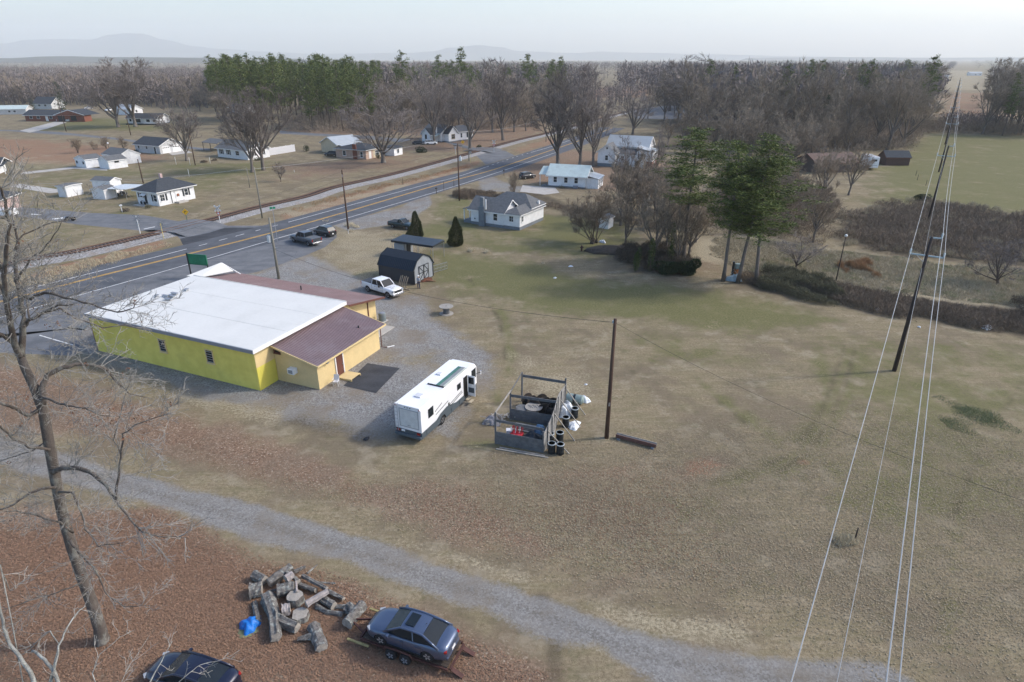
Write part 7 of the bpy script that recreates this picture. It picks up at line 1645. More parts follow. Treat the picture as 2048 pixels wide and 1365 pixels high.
for x in (-.13, .155): MB().box((x, -.06, .045), (.11, .28, .09)).build('shoe', BLACKT, pe_, bevel=.03)
for s, (hx, hy, hz) in ((-1, V[9]), (1, V[13])):
    for k in range(4): MB().tube([(hx - .03 + .02 * k, hy - .01, hz), (hx - .03 + .02 * k, hy - .05, hz - .05 - .008 * (k in (1, 2))), (hx - .028 + .02 * k, hy - .045, hz - .09)], [.011, .010, .007], 5).build('finger', SKIN, pe_)
    MB().tube([(hx - s * .03, hy - .01, hz + .02), (hx - s * .055, hy - .04, hz - .02)], [.013, .009], 5).build('thumb', SKIN, pe_)
ht = MB().lathe([(.17, 1.735), (.175, 1.75), (.10, 1.755), (.095, 1.83), (.06, 1.86)], 16, (0, -.02, 0)).build('hat', HATW, pe_, smooth=True)
MB().blob((0, -.125, 1.685), (.018, .03, .03), 8, 5, 0).build('nose', SKIN, pe_)
# ---------------- log pile ----------------
LOGM = M('old_log_bark', (.14, .13, .12), .95, var=.75, scale=5.0, bump=1.0, dirt=(.36, .38, .35), dirtamt=.8); CUT = M('sawn_face', (.33, .30, .26), .9, var=.25, scale=5, bump=.3, dirt=(.14, .14, .14), dirtamt=.5); LOGP = M('split_pale_wood', (.30, .27, .26), .9, var=.3, scale=4, bump=.5)
def lz(a, b2, z): return P(460 + a / 6.203, 1110 + b2 / 6.203, z)
def log(label, pts, r0, r1, mat_=LOGM, lift=0.0, fork=None, seed=1, wedge=False):
    r = random.Random(seed); k = .0047; r0 *= k; r1 *= k; n = 6; P_ = []
    src = [lz(a, b2, r0 * .8 + lift) for a, b2 in pts]
    for i in range(n + 1): 
        f = i / n * (len(src) - 1); j = min(int(f), len(src) - 2); P_.append(src[j].lerp(src[j + 1], f - j))
    base = P_[0].copy(); base.z = 0; t = thing('log', label, 'log', tuple(base), 0, 'old logs heaped at the foot of the photo')
    def tubeir(P_, r0, r1, nm):
        m = 14; rs = [r.uniform(.78, 1.16) for _ in range(m)]; mb = MB(); vs = []; d0 = (P_[-1] - P_[0]).normalized(); s = d0.cross(Vector((0, 0, 1)))
        s = s.normalized() if s.length > .1 else Vector((1, 0, 0)); u_ = s.cross(d0)
        for i, p in enumerate(P_):
            f = i / (len(P_) - 1); rr = r0 + (r1 - r0) * f; rr *= 1 + (.18 if i in (0,) else 0) * .5
            for j in range(m):
                a = 2 * math.pi * j / m; q = rs[j] * r.uniform(.88, 1.10) * (1 if not wedge else (1.0 if j < m / 2 else .45))
                vs.append(p - base + (s * math.cos(a) + u_ * math.sin(a)) * rr * q + d0 * (r.uniform(-.02, .02) if i in (0, len(P_) - 1) else 0))
        k_ = len(P_); mb.add(vs, [(i * m + j, i * m + (j + 1) % m, (i + 1) * m + (j + 1) % m, (i + 1) * m + j) for i in range(k_ - 1) for j in range(m)])
        o = mb.build(nm, mat_, t)
        c = MB().add([vs[j] for j in range(m)] + [P_[0] - base - d0 * .01], [(j, (j + 1) % m, m) for j in range(m)]); c.build('sawn_end', CUT, t); MB().add([vs[(k_ - 1) * m + j] for j in range(m)] + [P_[-1] - base + d0 * .01], [((j + 1) % m, j, m) for j in range(m)]).build('sawn_end', CUT, t); return o
    tubeir(P_, r0, r1, 'bark')
    if fork: 
        q = [lz(a, b2, r0 * .7 + lift) for a, b2 in fork[0]]; n2 = 4; qq = [q[0].lerp(q[-1], i / n2) for i in range(n2 + 1)]; tubeir(qq, fork[1] * k, fork[2] * k, 'branch_stub')
    return t
LG = [('thickest log with a side branch, in the front left of the heap', [(470, 520), (560, 780), (575, 1030)], 88, 66, LOGM, 0, ([(590, 800), (840, 905)], 66, 56)),
 ('short chunk with bluish end at the upper left of the heap', [(300, 250), (430, 320)], 62, 58, LOGM, .1, None), ('stubby block at the far left of the heap', [(250, 450), (400, 420)], 85, 80, LOGM, 0, None),
 ('long lichened log along the back left of the heap', [(480, 350), (760, 160)], 56, 62, LOGM, .12, None), ('split wedge resting on the long back log', [(690, 300), (775, 235)], 48, 40, LOGP, .62, None),
 ('thick short log in the centre left with a knot', [(590, 450), (800, 400)], 74, 72, LOGM, .2, None), ('thin upright stick beside the knotty log', [(820, 335), (828, 460)], 17, 15, LOGP, .55, None),
 ('pale square split block in front of the round stump', [(650, 690), (750, 665)], 66, 62, LOGP, .1, None), ('pale split timber lying across the right of the heap', [(945, 610), (1215, 450)], 38, 34, LOGP, .5, None),
 ('long slim log slanting from the back to the right', [(905, 260), (1200, 420)], 30, 28, LOGM, .3, None), ('weathered half log beneath the slim slanting log', [(860, 370), (1070, 440)], 36, 34, LOGM, .1, None),
 ('log with a broken white end on the right side', [(1130, 530), (1290, 635)], 42, 46, LOGM, .1, None), ('slim log continuing the heap to the far right', [(1220, 450), (1410, 545)], 30, 26, LOGM, .1, None),
 ('curved branch log low on the right side', [(1070, 630), (1200, 705), (1400, 735)], 30, 28, LOGM, 0, None), ('gnarled forked stump nearest the saloon car', [(1650, 610), (1450, 850)], 58, 70, LOGM, .25, ([(1560, 760), (1480, 620)], 50, 40)),
 ('broken chunk behind the gnarled stump', [(1450, 650), (1560, 690)], 70, 62, LOGM, .0, None), ('hollow forked stump lying alone at the front', [(1035, 880), (1140, 1160)], 62, 66, LOGM, 0, ([(1010, 1010), (840, 1045)], 46, 18)),
 ('thin dark stick at the back right of the heap', [(1090, 340), (1310, 352)], 12, 10, LOGM, .0, None), ('broken branch tip at the very back of the heap', [(800, 210), (935, 145)], 26, 16, LOGM, .3, ([(960, 230), (1085, 120)], 14, 6)),
 ('dark thin branch between the two left logs', [(470, 460), (600, 425)], 20, 16, LOGM, .2, None), ('slim log end by the gnarled stump', [(1300, 640), (1430, 640)], 26, 24, LOGM, .0, None), ('dark slab log under the blue tarp', [(300, 600), (345, 820)], 36, 40, LOGM, .0, None),
 ('lichened branch crossing the middle back of the heap', [(850, 330), (700, 210)], 30, 22, LOGM, .4, None)]
for i, (lb, pts, r0, r1, mt, lf, fk) in enumerate(LG): log(lb, pts, r0, r1, mt, lf, fk, 200 + i)
for i, (a, b2, r_, h_, lb) in enumerate(((820, 590, 82, .55, 'round upright stump with a flat sawn top in the middle of the heap'), (880, 790, 84, .38, 'heart shaped upright stump in front of the heap'))):
    q = lz(a, b2, 0); t = thing('log', lb, 'log', tuple(q), 0, 'old logs heaped at the foot of the photo'); rr = r_ * .0052; r = random.Random(i); n = 16
    rs = [rr * r.uniform(.88, 1.12) for _ in range(n)]; vs = [(math.cos(2 * math.pi * j / n) * rs[j] * s, math.sin(2 * math.pi * j / n) * rs[j] * s, z) for z, s in ((0, 1.1), (h_, 1)) for j in range(n)]
    MB().add(vs, [(j, (j + 1) % n, n + (j + 1) % n, n + j) for j in range(n)]).build('bark', LOGM, t); MB().add([vs[n + j] for j in range(n)] + [(0, 0, h_ + .01)], [(j, (j + 1) % n, n) for j in range(n)]).build('sawn_top', CUT, t)
o = cloth('tarpaulin', tuple(lz(255, 880, 0)), .55, .62, .38, BLUET, None, 44, 34); tag(o, 'crumpled bright blue tarpaulin at the left of the log heap', 'tarpaulin')
o = cloth('tarpaulin', tuple(lz(215, 960, 0)), .55, .35, .05, M('olive_sheet', (.17, .19, .10), .7), None, 45); tag(o, 'edge of olive sheet beneath the blue tarpaulin', 'tarpaulin')
# ---------------- the near bare tree at the left ----------------
HB = M('lichen_bark', (.105, .088, .076), .95, var=.45, scale=3.5, bump=1.0, dirt=(.27, .275, .245), dirtamt=.65, stretch=(1, 1, .6)); HT_ = twigmat('near_twigs', (.08, .062, .055), (.34, .33, .30)); LFB = M('dry_leaf_brown', (.16, .075, .045), .85, var=.3)
def Q(u, v, y):
    x = (u - 1024) / 1251.0; yy = -(v - 682.5) / 1251.0; dy = _c + yy * _s; t = y / dy
    return Vector((x * t, y, CH + (-_s + yy * _c) * t))
TB = P(205, 1283); y0 = TB.y
hero = thing('oak_tree', 'tall lichened bare tree filling the left edge, its trunk rising from the leaves', 'tree', (TB.x, TB.y, 0))
def hp_(pts, dy0=0.0, dy1=0.0):
    n = len(pts); return [Q(u, v, y0 + dy0 + (dy1 - dy0) * i / max(1, n - 1)) - Vector((TB.x, TB.y, 0)) for i, (u, v) in enumerate(pts)]
def dense_path(pts, r0, r1, k=3, wob=.02, rng=None):
    out = []
    for i in range(len(pts) - 1):
        for j in range(k): out.append(pts[i].lerp(pts[i + 1], j / k) + (rvec(rng) * wob if rng and (i or j) else Vector()))
    out.append(pts[-1]); n = len(out); return out, [r0 + (r1 - r0) * (i / (n - 1)) ** .9 for i in range(n)]
rg = random.Random(4)
tp = [Vector((0, 0, -.1)), Vector((0, 0, .15))] + hp_([(200, 1255), (182, 1200), (163, 1150), (143, 1090), (125, 1025), (112, 960), (99, 890), (87, 820), (69, 775), (50, 735), (43, 715)], 0, 1.0)[0:]
trad = [.46, .36, .29, .265, .25, .24, .235, .228, .22, .21, .185, .17, .16]
MB().tube(tp, trad, 16).build('trunk', HB, hero, smooth=True)
limbs = [([(43,715),(30,690),(20,650),(12,600),(8,550),(14,500),(20,450),(10,400),(2,375)], 1.0, -1.5, .14, .035), ([(43,715),(46,680),(48,640),(42,600),(33,560),(30,530),(38,500),(30,460),(25,420)], 1.0, 2.2, .15, .03),
 ([(47,655),(60,640),(78,633),(100,620),(118,611),(146,609)], 1.4, .4, .07, .02), ([(38,590),(60,598),(90,586),(130,595),(185,610),(235,625),(262,620),(276,604)], 1.6, -1.2, .075, .012), ([(46,648),(80,630),(120,618),(150,636),(205,656),(250,651),(305,660)], 1.4, 2.6, .06, .012),
 ([(86,810),(85,775),(95,750),(130,735),(160,728),(200,733),(215,742),(235,765),(258,787),(305,798)], .5, 3.2, .14, .015), ([(78,800),(92,796),(115,805),(135,812),(165,815),(182,822)], .7, -1.5, .07, .02), ([(78,820),(60,832),(40,822),(20,812),(0,806),(-40,800)], .6, -1.0, .09, .04),
 ([(106,945),(125,935),(160,936),(190,950),(215,975),(240,1010),(262,1040),(282,1060),(305,1072),(372,1076)], .3, -2.6, .13, .012), ([(232,1000),(236,960),(243,915),(247,868),(270,850),(305,838),(345,826)], -1.2, -1.0, .06, .01), ([(243,915),(228,880),(250,790),(262,760)], -1.1, -.4, .03, .008),
 ([(112,975),(95,975),(60,985),(30,1010),(-20,1025)], .2, -1.8, .075, .03), ([(118,985),(145,985),(160,1015),(172,1060),(197,1092),(225,1090),(250,1085)], .1, -2.2, .06, .012), ([(140,1080),(160,1108),(185,1130),(205,1165),(215,1192),(250,1214),(300,1211)], 0, -1.8, .075, .012),
 ([(146,1065),(120,1045),(70,1030),(30,1022),(10,1023)], 0, -2.6, .06, .015), ([(165,1165),(130,1180),(80,1195),(20,1215),(-30,1230)], -.1, -2.0, .045, .012), ([(90,850),(95,880),(60,905),(20,915),(-30,935)], .5, 2.2, .05, .014), ([(30,690),(5,670),(-30,660)], .9, -.5, .09, .05), ([(20,600),(-10,560),(-30,500)], .6, 0, .06, .03),
 ([(100,900),(60,895),(25,875),(0,850),(-30,845)], .4, -1.6, .07, .03), ([(35,560),(60,520),(85,500),(110,470),(125,440)], 1.6, .6, .05, .01), ([(30,500),(45,470),(90,450),(140,440),(148,430)], 1.0, 2.5, .04, .008), ([(60,640),(55,600),(80,560),(90,530)], 1.0, 3.0, .04, .01), ([(175,820),(200,830),(240,835),(270,870)], -1.4, -2.2, .02, .008), ([(10,550),(-5,520),(-20,470)], .6, 0, .07, .04)]
K = MB(); lim = []
def twigs_on(K, pts, r0, lev, r, L0, dens):
    tot = sum((b_ - a_).length for a_, b_ in zip(pts[:-1], pts[1:])); n = max(3, int(tot * dens))
    for i in range(n):
        t = r.uniform(.12, 1.0); p, d = at(pts, t); s = d.cross(rvec(r)).normalized(); a = r.uniform(.4, 1.1)
        nd = (d * math.cos(a) + s * math.sin(a)).normalized(); L = L0 * r.uniform(.4, 1.15) * (1.1 - .4 * t)
        q = path(p, nd, L, r, 5, .30, .05); w = max(.0105, r0 * r.uniform(.35, .6))
        K.tube(q, [w, w * .85, w * .7, w * .55, w * .6, .007], 4 if lev == 0 else 3, False)
        if lev < 2: twigs_on(K, q, w, lev + 1, r, L * .50, dens * 1.15)
        elif r.random() < .8: tri(K, q[-1], (nd + rvec(r) * .6).normalized() * .22, .008, r)
for pts, a0, a1, r0, r1 in limbs:
    q, rr = dense_path(hp_(pts, a0, a1), r0, r1, 3, .035, rg); o = MB().tube(q, rr, 10).build('limb', HB, hero, smooth=True); lim.append(q)
    twigs_on(K, q, max(.020, r0 * .30), 0, rg, 2.4, 3.3)
tag(K.build('twigs', HT_, hero), kind='stuff')
LV = MB()
for k in range(90):
    q = rg.choice(lim); p, d = at(q, rg.uniform(.4, 1)); p = p + rvec(rg) * .7
    for j in range(rg.randint(1, 5)): tri(LV, p + rvec(rg) * .10, rvec(rg) * .10, .07, rg)
tag(LV.build('withered_leaves', LFB, hero), kind='stuff')
# a second, nearer tree whose pale limbs reach in from the bottom left corner
n2 = thing('bare_tree', 'pale lichened limbs of a nearer tree reaching in at the bottom left corner', 'tree', tuple(P(60, 1560)))
B2 = Vector((n2.location.x, n2.location.y, 0)); HB2 = M('pale_lichen_bark', (.24, .24, .22), .95, var=.5, scale=4, bump=.9, dirt=(.48, .50, .46), dirtamt=.7)
def np_(pts, ya, yb_): return [Q(u, v, ya + (yb_ - ya) * i / (len(pts) - 1)) - B2 for i, (u, v) in enumerate(pts)]
MB().tube([Vector((0, 0, -.2)), Vector((.1, .2, 4)), np_([(70, 1480), (70, 1470)], 15.5, 15.5)[0]], [.34, .27, .15], 12).build('trunk', HB2, n2, smooth=True); K2 = MB(); st_ = np_([(70, 1480), (70, 1470)], 15.5, 15.5)[0]
for pts, ya, yb_, r0, r1 in (([(80, 1400), (62, 1345), (40, 1315), (20, 1290), (8, 1255), (0, 1215), (-6, 1180)], 15.5, 17, .075, .035), ([(125, 1400), (112, 1350), (95, 1325), (78, 1310), (65, 1302)], 15.5, 16.5, .065, .045), ([(110, 1340), (118, 1292), (135, 1255), (155, 1225), (172, 1212)], 15.8, 18, .045, .014), ([(118, 1290), (100, 1262), (88, 1270), (60, 1300), (42, 1312)], 16.4, 16.8, .022, .010),
                            ([(280, 1400), (310, 1345), (330, 1310), (345, 1282)], 15.5, 18, .03, .008), ([(330, 1390), (380, 1345), (400, 1330), (450, 1318), (480, 1300)], 15.5, 17, .02, .006), ([(200, 1395), (185, 1345), (200, 1310), (240, 1275), (262, 1262)], 15.5, 17.4, .02, .006), ([(230, 1390), (260, 1330), (300, 1270)], 16, 19, .015, .005), ([(0, 1130), (20, 1180), (50, 1160), (90, 1120)], 17, 18, .02, .006)):
    q = [st_] + np_(pts, ya, yb_); q2, rr = dense_path(q, r0 * 1.2, r1, 3, .02, rg); MB().tube(q2, rr, 8).build('limb', HB2, n2, smooth=True)
    twigs_on(K2, q2[3:], max(.010, r0 * .3), 1, rg, .9, 2.2)
tag(K2.build('twigs', HT_, n2), kind='stuff')

# ---------------- undergrowth, weeds and fallen leaves (beyond counting) ----------------
def tri_mesh(name, V, mat_):
    k = len(V) // 3; me = bpy.data.meshes.new(name); me.vertices.add(len(V)); me.vertices.foreach_set('co', V.astype(np.float32).ravel()); me.loops.add(k * 3); me.loops.foreach_set('vertex_index', np.arange(k * 3, dtype=np.int32)); me.polygons.add(k); me.polygons.foreach_set('loop_start', np.arange(0, k * 3, 3, dtype=np.int32)); me.polygons.foreach_set('loop_total', np.full(k, 3, np.int32)); me.update(calc_edges=True)
    me.materials.append(mat_); return link(name, me)
def in_and_edge(pts, pl):
    ins = np.zeros(len(pts), bool); d2 = np.full(len(pts), 1e9)
    for i in range(len(pl)):
        a, b = pl[i], pl[(i + 1) % len(pl)]; ins ^= ((a[1] > pts[:, 1]) != (b[1] > pts[:, 1])) & (pts[:, 0] < (b[0] - a[0]) * (pts[:, 1] - a[1]) / (b[1] - a[1] + 1e-12) + a[0])
        e = b - a; t = np.clip(((pts - a) @ e) / (e @ e + 1e-9), 0, 1); d2 = np.minimum(d2, np.hypot(*(pts - a - t[:, None] * e).T))
    return ins, d2
def mass(name, label, poly, n, mat_, size, width, hmax, seed, upness=.5, clump=0, fade=None):
    """thin blades or twigs filling an area; lower and sparser towards its ragged edge"""
    g = np.random.default_rng(seed); pl = np.array([P(u, max(v, 122))[:2] for u, v in poly]); lo, hi_ = pl.min(0), pl.max(0); fade = fade or max(1.2, hmax * 1.4)
    pts = g.uniform(lo - .5, hi_ + .5, (n * 5, 2)); x, y = pts.T
    lump = .5 + .22 * np.sin(x * .7 + 1.3 * np.sin(y * .31)) * np.cos(y * .9 + x * .3) + .22 * np.sin(x * 1.9 + 2 + np.sin(y)) * np.sin(y * 2.3) + .20 * np.sin(x * .23 + y * .31) + .16 * np.sin(x * 4.1 + y * 1.7) * np.sin(y * 4.9)
    lump = np.clip(lump, 0, 1)
    if clump:
        cc = g.uniform(lo, hi_, (clump, 2)); cr = g.uniform(.35, 1.1, clump); i = g.integers(0, clump, len(pts)); a = g.uniform(0, 6.283, len(pts)); q = np.sqrt(g.random(len(pts)))
        pts = cc[i] + np.stack([np.cos(a), np.sin(a)], 1) * (q * cr[i])[:, None]; lump = cr[i] * np.sqrt(1 - q * q * .9)
    ins, d = in_and_edge(pts, pl); x, y = pts.T; d = d + fade * .9 * (np.sin(x * .42 + np.sin(y * .6) * 1.5) * np.cos(y * .5 + x * .13) + .6 * np.sin(x * 1.3 + y * .8)) - fade * .25; e = np.clip(d / fade, 0, 1); e = np.where(ins, e, 0)
    keep = g.random(len(pts)) < e ** .7 * (.25 + .75 * lump); pts, lump, e = pts[keep][:n], lump[keep][:n], e[keep][:n]; m = len(pts)
    h = hmax * (.15 + .85 * lump) * e ** .6; z = g.random(m) ** .8 * h; v = g.normal(size=(m, 3)); v /= np.linalg.norm(v, axis=1, keepdims=True); v[:, 2] = np.abs(v[:, 2]) * .6 + upness; v /= np.linalg.norm(v, axis=1, keepdims=True)
    v *= (size * g.uniform(.45, 1.4, m) * (.5 + .5 * e))[:, None]; s_ = np.cross(v, g.normal(size=(m, 3))); s_ /= np.linalg.norm(s_, axis=1, keepdims=True) + 1e-9; s_ *= width * .5
    p0 = np.column_stack([pts, z]); return tag(tri_mesh(name, np.stack([p0 - s_, p0 + s_, p0 + v], 1).reshape(-1, 3), mat_), label=label, kind='stuff')
BRM = twigmat('bramble', (.14, .108, .08), (.33, .265, .20)); BRD = twigmat('bramble_dark', (.08, .066, .052), (.20, .165, .125)); GRW = twigmat('weed_green', (.18, .20, .10), (.34, .35, .20)); STM = twigmat('straw_blades', (.26, .215, .14), (.62, .55, .40)); STO = twigmat('broom_sedge', (.22, .12, .06), (.40, .26, .15)); GRB = twigmat('green_brush', (.08, .085, .05), (.21, .19, .125))
mass('brambles', 'dark tangled bramble strip along the lower edge of the marsh', [(1440,562),(1520,578),(1600,598),(1700,618),(1800,642),(1900,655),(2048,676),(2200,695),(2200,640),(2048,618),(1900,608),(1800,590),(1700,575),(1600,560),(1500,545)], 52000, BRM, .55, .045, 1.0, 301)
mass('brambles', 'broad dark bramble thicket between marsh and pasture', [(1665,440),(1740,412),(1850,402),(1950,418),(2048,436),(2200,452),(2200,540),(2048,532),(1950,528),(1850,520),(1740,505),(1660,478)], 56000, BRM, .8, .06, 1.6, 302, fade=4.5)
mass('dry_grass', 'tawny weed clumps scattered through the bramble thicket', [(1640,440),(1740,405),(1850,396),(1950,410),(2048,430),(2200,440),(2200,545),(2048,540),(1950,535),(1850,525),(1740,512),(1640,490)], 26000, STM, .6, .05, .9, 319, .8, clump=260)
mass('brambles', 'dark brush beneath the ivy trees left of the pines', [(1225,520),(1290,548),(1385,556),(1400,530),(1380,500),(1300,480),(1240,495)], 26000, BRD, .5, .05, 2.0, 303)
mass('brambles', 'grey green brush at the foot of the pines, right part', [(1500,575),(1580,600),(1690,620),(1700,590),(1640,555),(1560,540),(1510,550)], 30000, GRB, .5, .045, 1.8, 304)
mass('brambles', 'dark bushes in the bottom right of the marsh', [(2000,650),(2120,670),(2120,590),(2030,600),(1985,630)], 16000, BRD, .5, .05, 2.2, 305)
mass('dry_grass', 'pale matted marsh grass right of the pines', [(1400,500),(1480,545),(1560,560),(1700,580),(1850,598),(2048,622),(2200,635),(2200,548),(2048,538),(1850,522),(1700,505),(1560,480),(1440,470)], 90000, STM, .5, .05, .30, 306, .25)
mass('green_weeds', 'grey green tufts mixed through the marsh grass', [(1480,545),(1560,560),(1700,580),(1850,598),(2048,622),(2200,635),(2200,548),(2048,538),(1850,522),(1700,505),(1560,490)], 26000, GRW, .35, .04, .25, 318, .4, clump=500)
mass('dry_grass', 'orange broom grass clump beside the lamp post', [(1675,552),(1760,560),(1765,540),(1720,520),(1675,530)], 9000, STO, .7, .04, .9, 307, .9, clump=26)
mass('dry_grass', 'tawny grass along the bank between highway and railway', [(560,436),(700,396),(850,360),(960,332),(958,326),(850,350),(700,384),(560,424)], 16000, STO, .45, .05, .3, 308, .8)
mass('dry_grass', 'tall straw grass tufts along the ditch behind the sheds', [(640,446),(700,464),(800,480),(880,498),(1000,522),(1150,556),(1200,552),(1050,518),(900,488),(760,462),(660,440)], 9000, STM, .5, .04, .4, 309, .9, clump=110)
mass('brambles', 'dark hedge strip behind the grey roofed white house', [(1078,418),(1180,440),(1260,452),(1330,470),(1330,450),(1260,436),(1180,424),(1080,406)], 16000, BRM, .6, .05, 1.2, 310)
mass('brambles', 'reddish brush beside the highway behind the marker posts', [(905,398),(940,404),(990,404),(1010,396),(990,386),(930,380),(905,384)], 13000, BRM, .6, .05, 1.6, 311)
mass("dead_weeds", 'small patch of dead weeds round the black pipe in the field', [(1660,1082),(1680,1098),(1715,1092),(1722,1075),(1700,1066),(1668,1068)], 1500, STM, .28, .02, .3, 312, .9, clump=9)
mass('green_weeds', 'low dark green weed patch at the right edge of the field', [(1840,800),(1900,860),(2010,890),(2048,860),(2048,830),(1960,800),(1880,790)], 14000, GRW, .16, .03, .12, 313, .9, fade=7.0)
mass('dry_grass', 'weedy grass on the bank between the left highway edge and the railway', [(-40,604),(100,570),(230,530),(345,494),(340,482),(220,508),(100,540),(-60,585)], 14000, STM, .4, .045, .25, 320, .8)
mass('undergrowth', 'brown undergrowth along the foot of the right hand woods', [(1480,300),(1600,312),(1700,306),(1830,306),(1850,268),(1985,272),(2200,280),(2200,262),(1985,258),(1850,250),(1480,270)], 52000, BRM, 1.6, .14, 5.0, 314, fade=5)
mass('undergrowth', 'brown undergrowth beneath the middle woods', [(560,266),(700,270),(860,258),(1000,262),(1060,256),(1130,244),(1130,232),(860,232),(560,240)], 36000, BRM, 1.5, .14, 3.6, 315, fade=4)
mass('brambles', 'grey bare thicket behind the tall pines', [(1400,470),(1480,475),(1640,500),(1700,440),(1650,380),(1540,330),(1440,330),(1400,400)], 42000, BRM, 1.0, .06, 2.2, 316)
mass('flower_bed', 'low shrubs in a mulched bed on the lawn', [(384,334),(420,328),(455,320),(452,316),(415,322),(384,329)], 2600, BRD, .35, .06, .7, 317, .5, clump=22)
# shrubs one can count
def shrub(label, u, v, r3, mat_=LEAFD, seed=1, n=1500, size=.13, name='shrub'):
    K_ = leafy(seed, r3, n, size); t = thing(name, label, 'shrub', tuple(P(u, v))); K_.build('foliage', mat_, t); MB().tube([(0, 0, 0), (0, 0, r3[2] * .4)], .05, 6).build('stem', BARK2, t); return t
shrub('dark evergreen shrub at the right end of the ivy thicket', 1378, 550, (1.9, 1.3, 2.6), LEAFD, 1, 5200, .2); shrub('broad dark evergreen at the foot of the ivy trees', 1330, 548, (2.8, 1.5, 2.0), LEAFD, 2, 5200, .2)
shrub('dark spreading bush in the middle of the pasture edge', 1842, 402, (2.0, 1.4, 1.4), LEAFD, 3, 1800, .2); shrub('dark dome shaped bush beside the second side road', 843, 306, (2.4, 1.6, 1.8), LEAFD, 4, 1300, .25); shrub('small green bush by the railway beside the flared tree', 958, 297, (1.0, .8, 1.0), LEAFD, 5, 500, .2)
shrub('small round shrub on the lawn behind the fence end', 613, 304, (1.1, 1.1, 2.2), LEAFD, 6, 700, .2); shrub('dark bush at the front door of the tan house', 758, 318, (1.0, .8, 1.7), LEAFD, 7, 500, .2); shrub('low dark shrub at the right front corner of the ranch house', 516, 322, (1.5, .8, 1.0), LEAFD, 9, 400, .2); shrub('brown shrub by the patio of the small white house', 296, 417, (1.2, .6, .7), GRB, 10, 400, .15); shrub('small dark shrub beside the white mailbox', 252, 424, (1.1, .8, .7), BRD, 11, 500, .15); shrub('round bush left of the double garage', 272, 306, (1.0, .8, 1.0), LEAFD, 12, 350, .2); shrub('low bush under the windows of the green roofed house', 1124, 377, (1.0, .5, .7), GRB, 13, 300, .15)
shrub('dark bush by the left corner of the two storey house', 1205, 331, (1.3, 1, 1.6), LEAFD, 8, 600, .2)
for k, (u, v, lb) in enumerate(((1272, 545, 'ivy sleeve on the leftmost thicket trunk'), (1300, 542, 'ivy sleeve on the middle thicket trunk'), (1338, 535, 'tall ivy column climbing beside the leftmost pine'))):
    shrub(lb, u, v, (.5, .5, 4.2 + k * 1.2), needlemat('ivy_leaves', (.03, .05, .012), (.10, .13, .03), (.06, .08, .02)) if 'ivy_leaves' not in MATS else MATS['ivy_leaves'], 20 + k, 1300, .15, 'ivy')
# fallen leaves, thinning out at the edges
def leaves(name, label, poly, n, mat_, s, seed, fade=2.6):
    r = np.random.default_rng(seed); pl = np.array([P(u, v)[:2] for u, v in poly]); lo, hi_ = pl.min(0), pl.max(0); pts = r.uniform(lo, hi_, (int(n * 2.2), 2))
    ins = np.zeros(len(pts), bool)
    for i in range(len(pl)):
        a, b = pl[i], pl[(i + 1) % len(pl)]; c = ((a[1] > pts[:, 1]) != (b[1] > pts[:, 1])) & (pts[:, 0] < (b[0] - a[0]) * (pts[:, 1] - a[1]) / (b[1] - a[1] + 1e-12) + a[0]); ins ^= c
    d2 = np.full(len(pts), 1e9)
    for i in range(len(pl)):
        a, b = pl[i], pl[(i + 1) % len(pl)]; e = b - a; tt = np.clip(((pts - a) @ e) / (e @ e), 0, 1); d2 = np.minimum(d2, np.hypot(*(pts - a - tt[:, None] * e).T))
    ins &= r.random(len(pts)) < (d2 / fade) ** 1.3 + .03
    pts = pts[ins][:n]; n = len(pts); a = r.uniform(0, 6.283, n); L = r.uniform(.6, 1.3, n) * s; c_, s_ = np.cos(a), np.sin(a); z = r.uniform(.008, .05, n)
    q = np.zeros((n, 3, 3)); tl = r.uniform(-.6, .6, (n, 3))
    for k, (x, y) in enumerate(((-.5, -.4), (.55, -.1), (-.1, .6))): q[:, k, 0] = pts[:, 0] + (x * c_ - y * s_) * L; q[:, k, 1] = pts[:, 1] + (x * s_ + y * c_) * L; q[:, k, 2] = np.maximum(.006, z + tl[:, k] * L * .5)
    me = bpy.data.meshes.new(name); me.from_pydata(q.reshape(-1, 3).tolist(), [], np.arange(n * 3).reshape(-1, 3).tolist()); me.materials.append(mat_); return tag(link(name, me), label=label, kind='stuff')
LFM = twigmat('leaf_litter', (.14, .08, .053), (.38, .245, .165)); DGM = twigmat('dry_grass_blades', (.20, .165, .11), (.54, .46, .325))
leaves('fallen_leaves', 'brown leaf litter under the near trees', [(-60,1060),(120,1030),(330,1010),(520,1110),(700,1150),(900,1250),(1100,1345),(1080,1420),(-60,1420)], 130000, LFM, .085, 1)
leaves('fallen_leaves', 'thin scatter of brown leaves along the lane and field edge', [(-60,760),(60,735),(260,790),(520,880),(760,960),(980,960),(1100,930),(1400,910),(1430,980),(1500,1200),(1100,1150),(620,1000),(-60,860)], 80000, LFM, .075, 2, fade=5.5)
leaves('dry_grass', 'short dry blades lying over the near field', [(500,960),(800,930),(1200,850),(1700,800),(2300,880),(2300,1420),(1850,1420),(1500,1290),(1180,1215),(900,1120),(500,985)], 110000, DGM, .085, 3, fade=5.0)
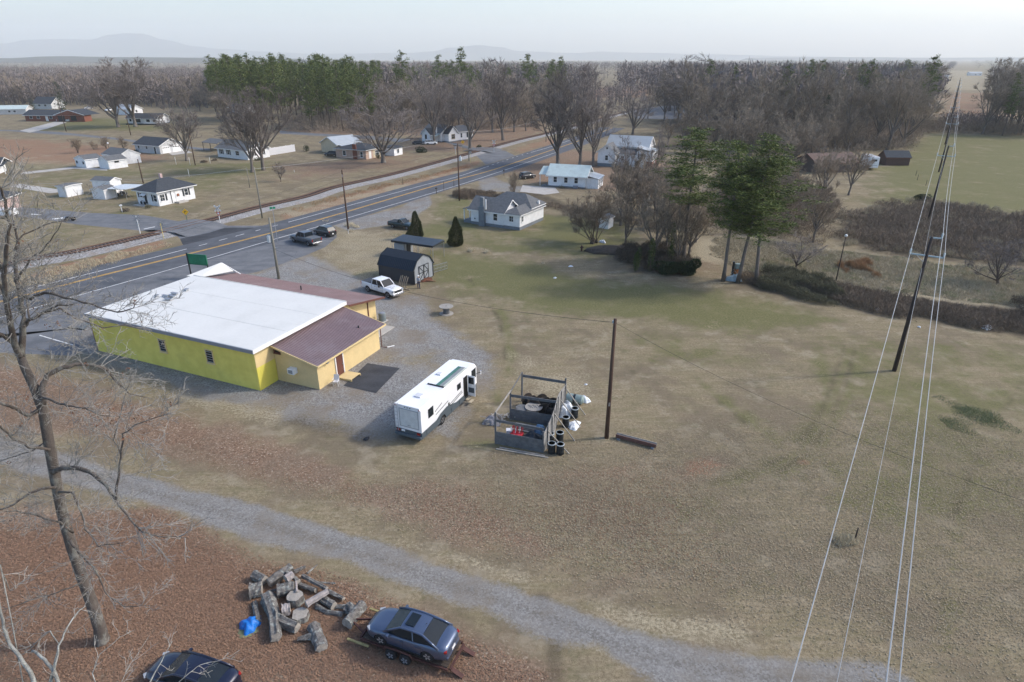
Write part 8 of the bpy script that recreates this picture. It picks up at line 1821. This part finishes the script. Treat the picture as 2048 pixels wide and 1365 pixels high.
# ---------------- distant hills and air ----------------
HILL = M('hill_woods', (.075, .075, .055), .95, var=.3, scale=.003, spec=.05)
def ridge(name, pts, depth, base_d, label):
    """pts: (u, v) skyline; stands at distance base_d as a rounded range running left to right"""
    mb = MB(); n = len(pts); sky_ = []
    for u, v in pts:
        x = (u - 1024) / 1251.0; y = -(v - 682.5) / 1251.0
        dx, dy, dz = x, _c + y * _s, -_s + y * _c
        t = base_d / dy; sky_.append((dx * t, base_d, max(CH + dz * t, 1)))
    rows = []
    for k, (dd, h) in enumerate(((-1, 0), (-.7, .22), (-.35, .68), (0, 1), (.4, .7), (1, 0))):
        rows.append([(x + rnd.uniform(-.03, .03) * depth, y + dd * depth, -.5 + z * h * (1 + (rnd.uniform(-.06, .06) if 0 < h < 1 else 0))) for x, y, z in sky_])
    vs = [p for r in rows for p in r]; fs = []
    for r in range(len(rows) - 1):
        for i in range(n - 1): fs.append((r * n + i, r * n + i + 1, (r + 1) * n + i + 1, (r + 1) * n + i))
    mb.add(vs, fs); o = mb.build(name, HILL, smooth=True); tag(o, label=label, kind='structure')
def dens(pts, n, amp=.6):
    out = []
    for (u0, v0), (u1, v1) in zip(pts[:-1], pts[1:]):
        for k in range(n):
            t = k / n; tt = t * t * (3 - 2 * t); out.append((u0 + (u1 - u0) * t, v0 + (v1 - v0) * tt + rnd.uniform(-amp, amp) * .4))
    return out + [pts[-1]]
ridge('mountain', dens([(-700,116),(-300,104),(-100,96),(0,88),(60,80),(120,79),(180,80),(220,70),(255,67),(285,68),(330,80),(385,93),(440,98),(520,104),(700,112),(900,117)], 5), 900, 13000, 'broad blue mountain on the left horizon')
ridge('hills', dens([(500,112),(650,108),(800,107),(860,104),(900,96),(960,91),(1000,95),(1040,103),(1150,107),(1200,104),(1280,106),(1400,109),(1600,113),(1800,117)], 5), 600, 12500, 'low blue hills behind the middle woods')
ridge('far_hills', dens([(1500,116),(1700,115),(1880,116),(2048,115.5),(2300,115),(2700,116)], 5), 400, 9000, 'flat distant wooded ridge on the right horizon')
ridge('far_hills', dens([(-700,125),(-200,120),(0,117),(120,113),(250,115),(400,116),(600,118)], 5), 300, 4500, 'low wooded rise in front of the blue mountain')
hz = MB().bb(-17000, 17000, -400, 14800, -1.5, 640).mesh('haze', [])
hm = bpy.data.materials.new('haze_air'); hm.use_nodes = True; hn = hm.node_tree.nodes; hn.clear()
pv_ = hn.new('ShaderNodeVolumePrincipled'); pv_.inputs['Density'].default_value = HAZE; pv_.inputs['Color'].default_value = (.94, .985, 1.0, 1); pv_.inputs['Anisotropy'].default_value = .1
ou = hn.new('ShaderNodeOutputMaterial'); hm.node_tree.links.new(pv_.outputs[0], ou.inputs['Volume'])
hz.materials.append(hm); ho = bpy.data.objects.new('haze', hz); C.objects.link(ho); ho['kind'] = 'stuff'
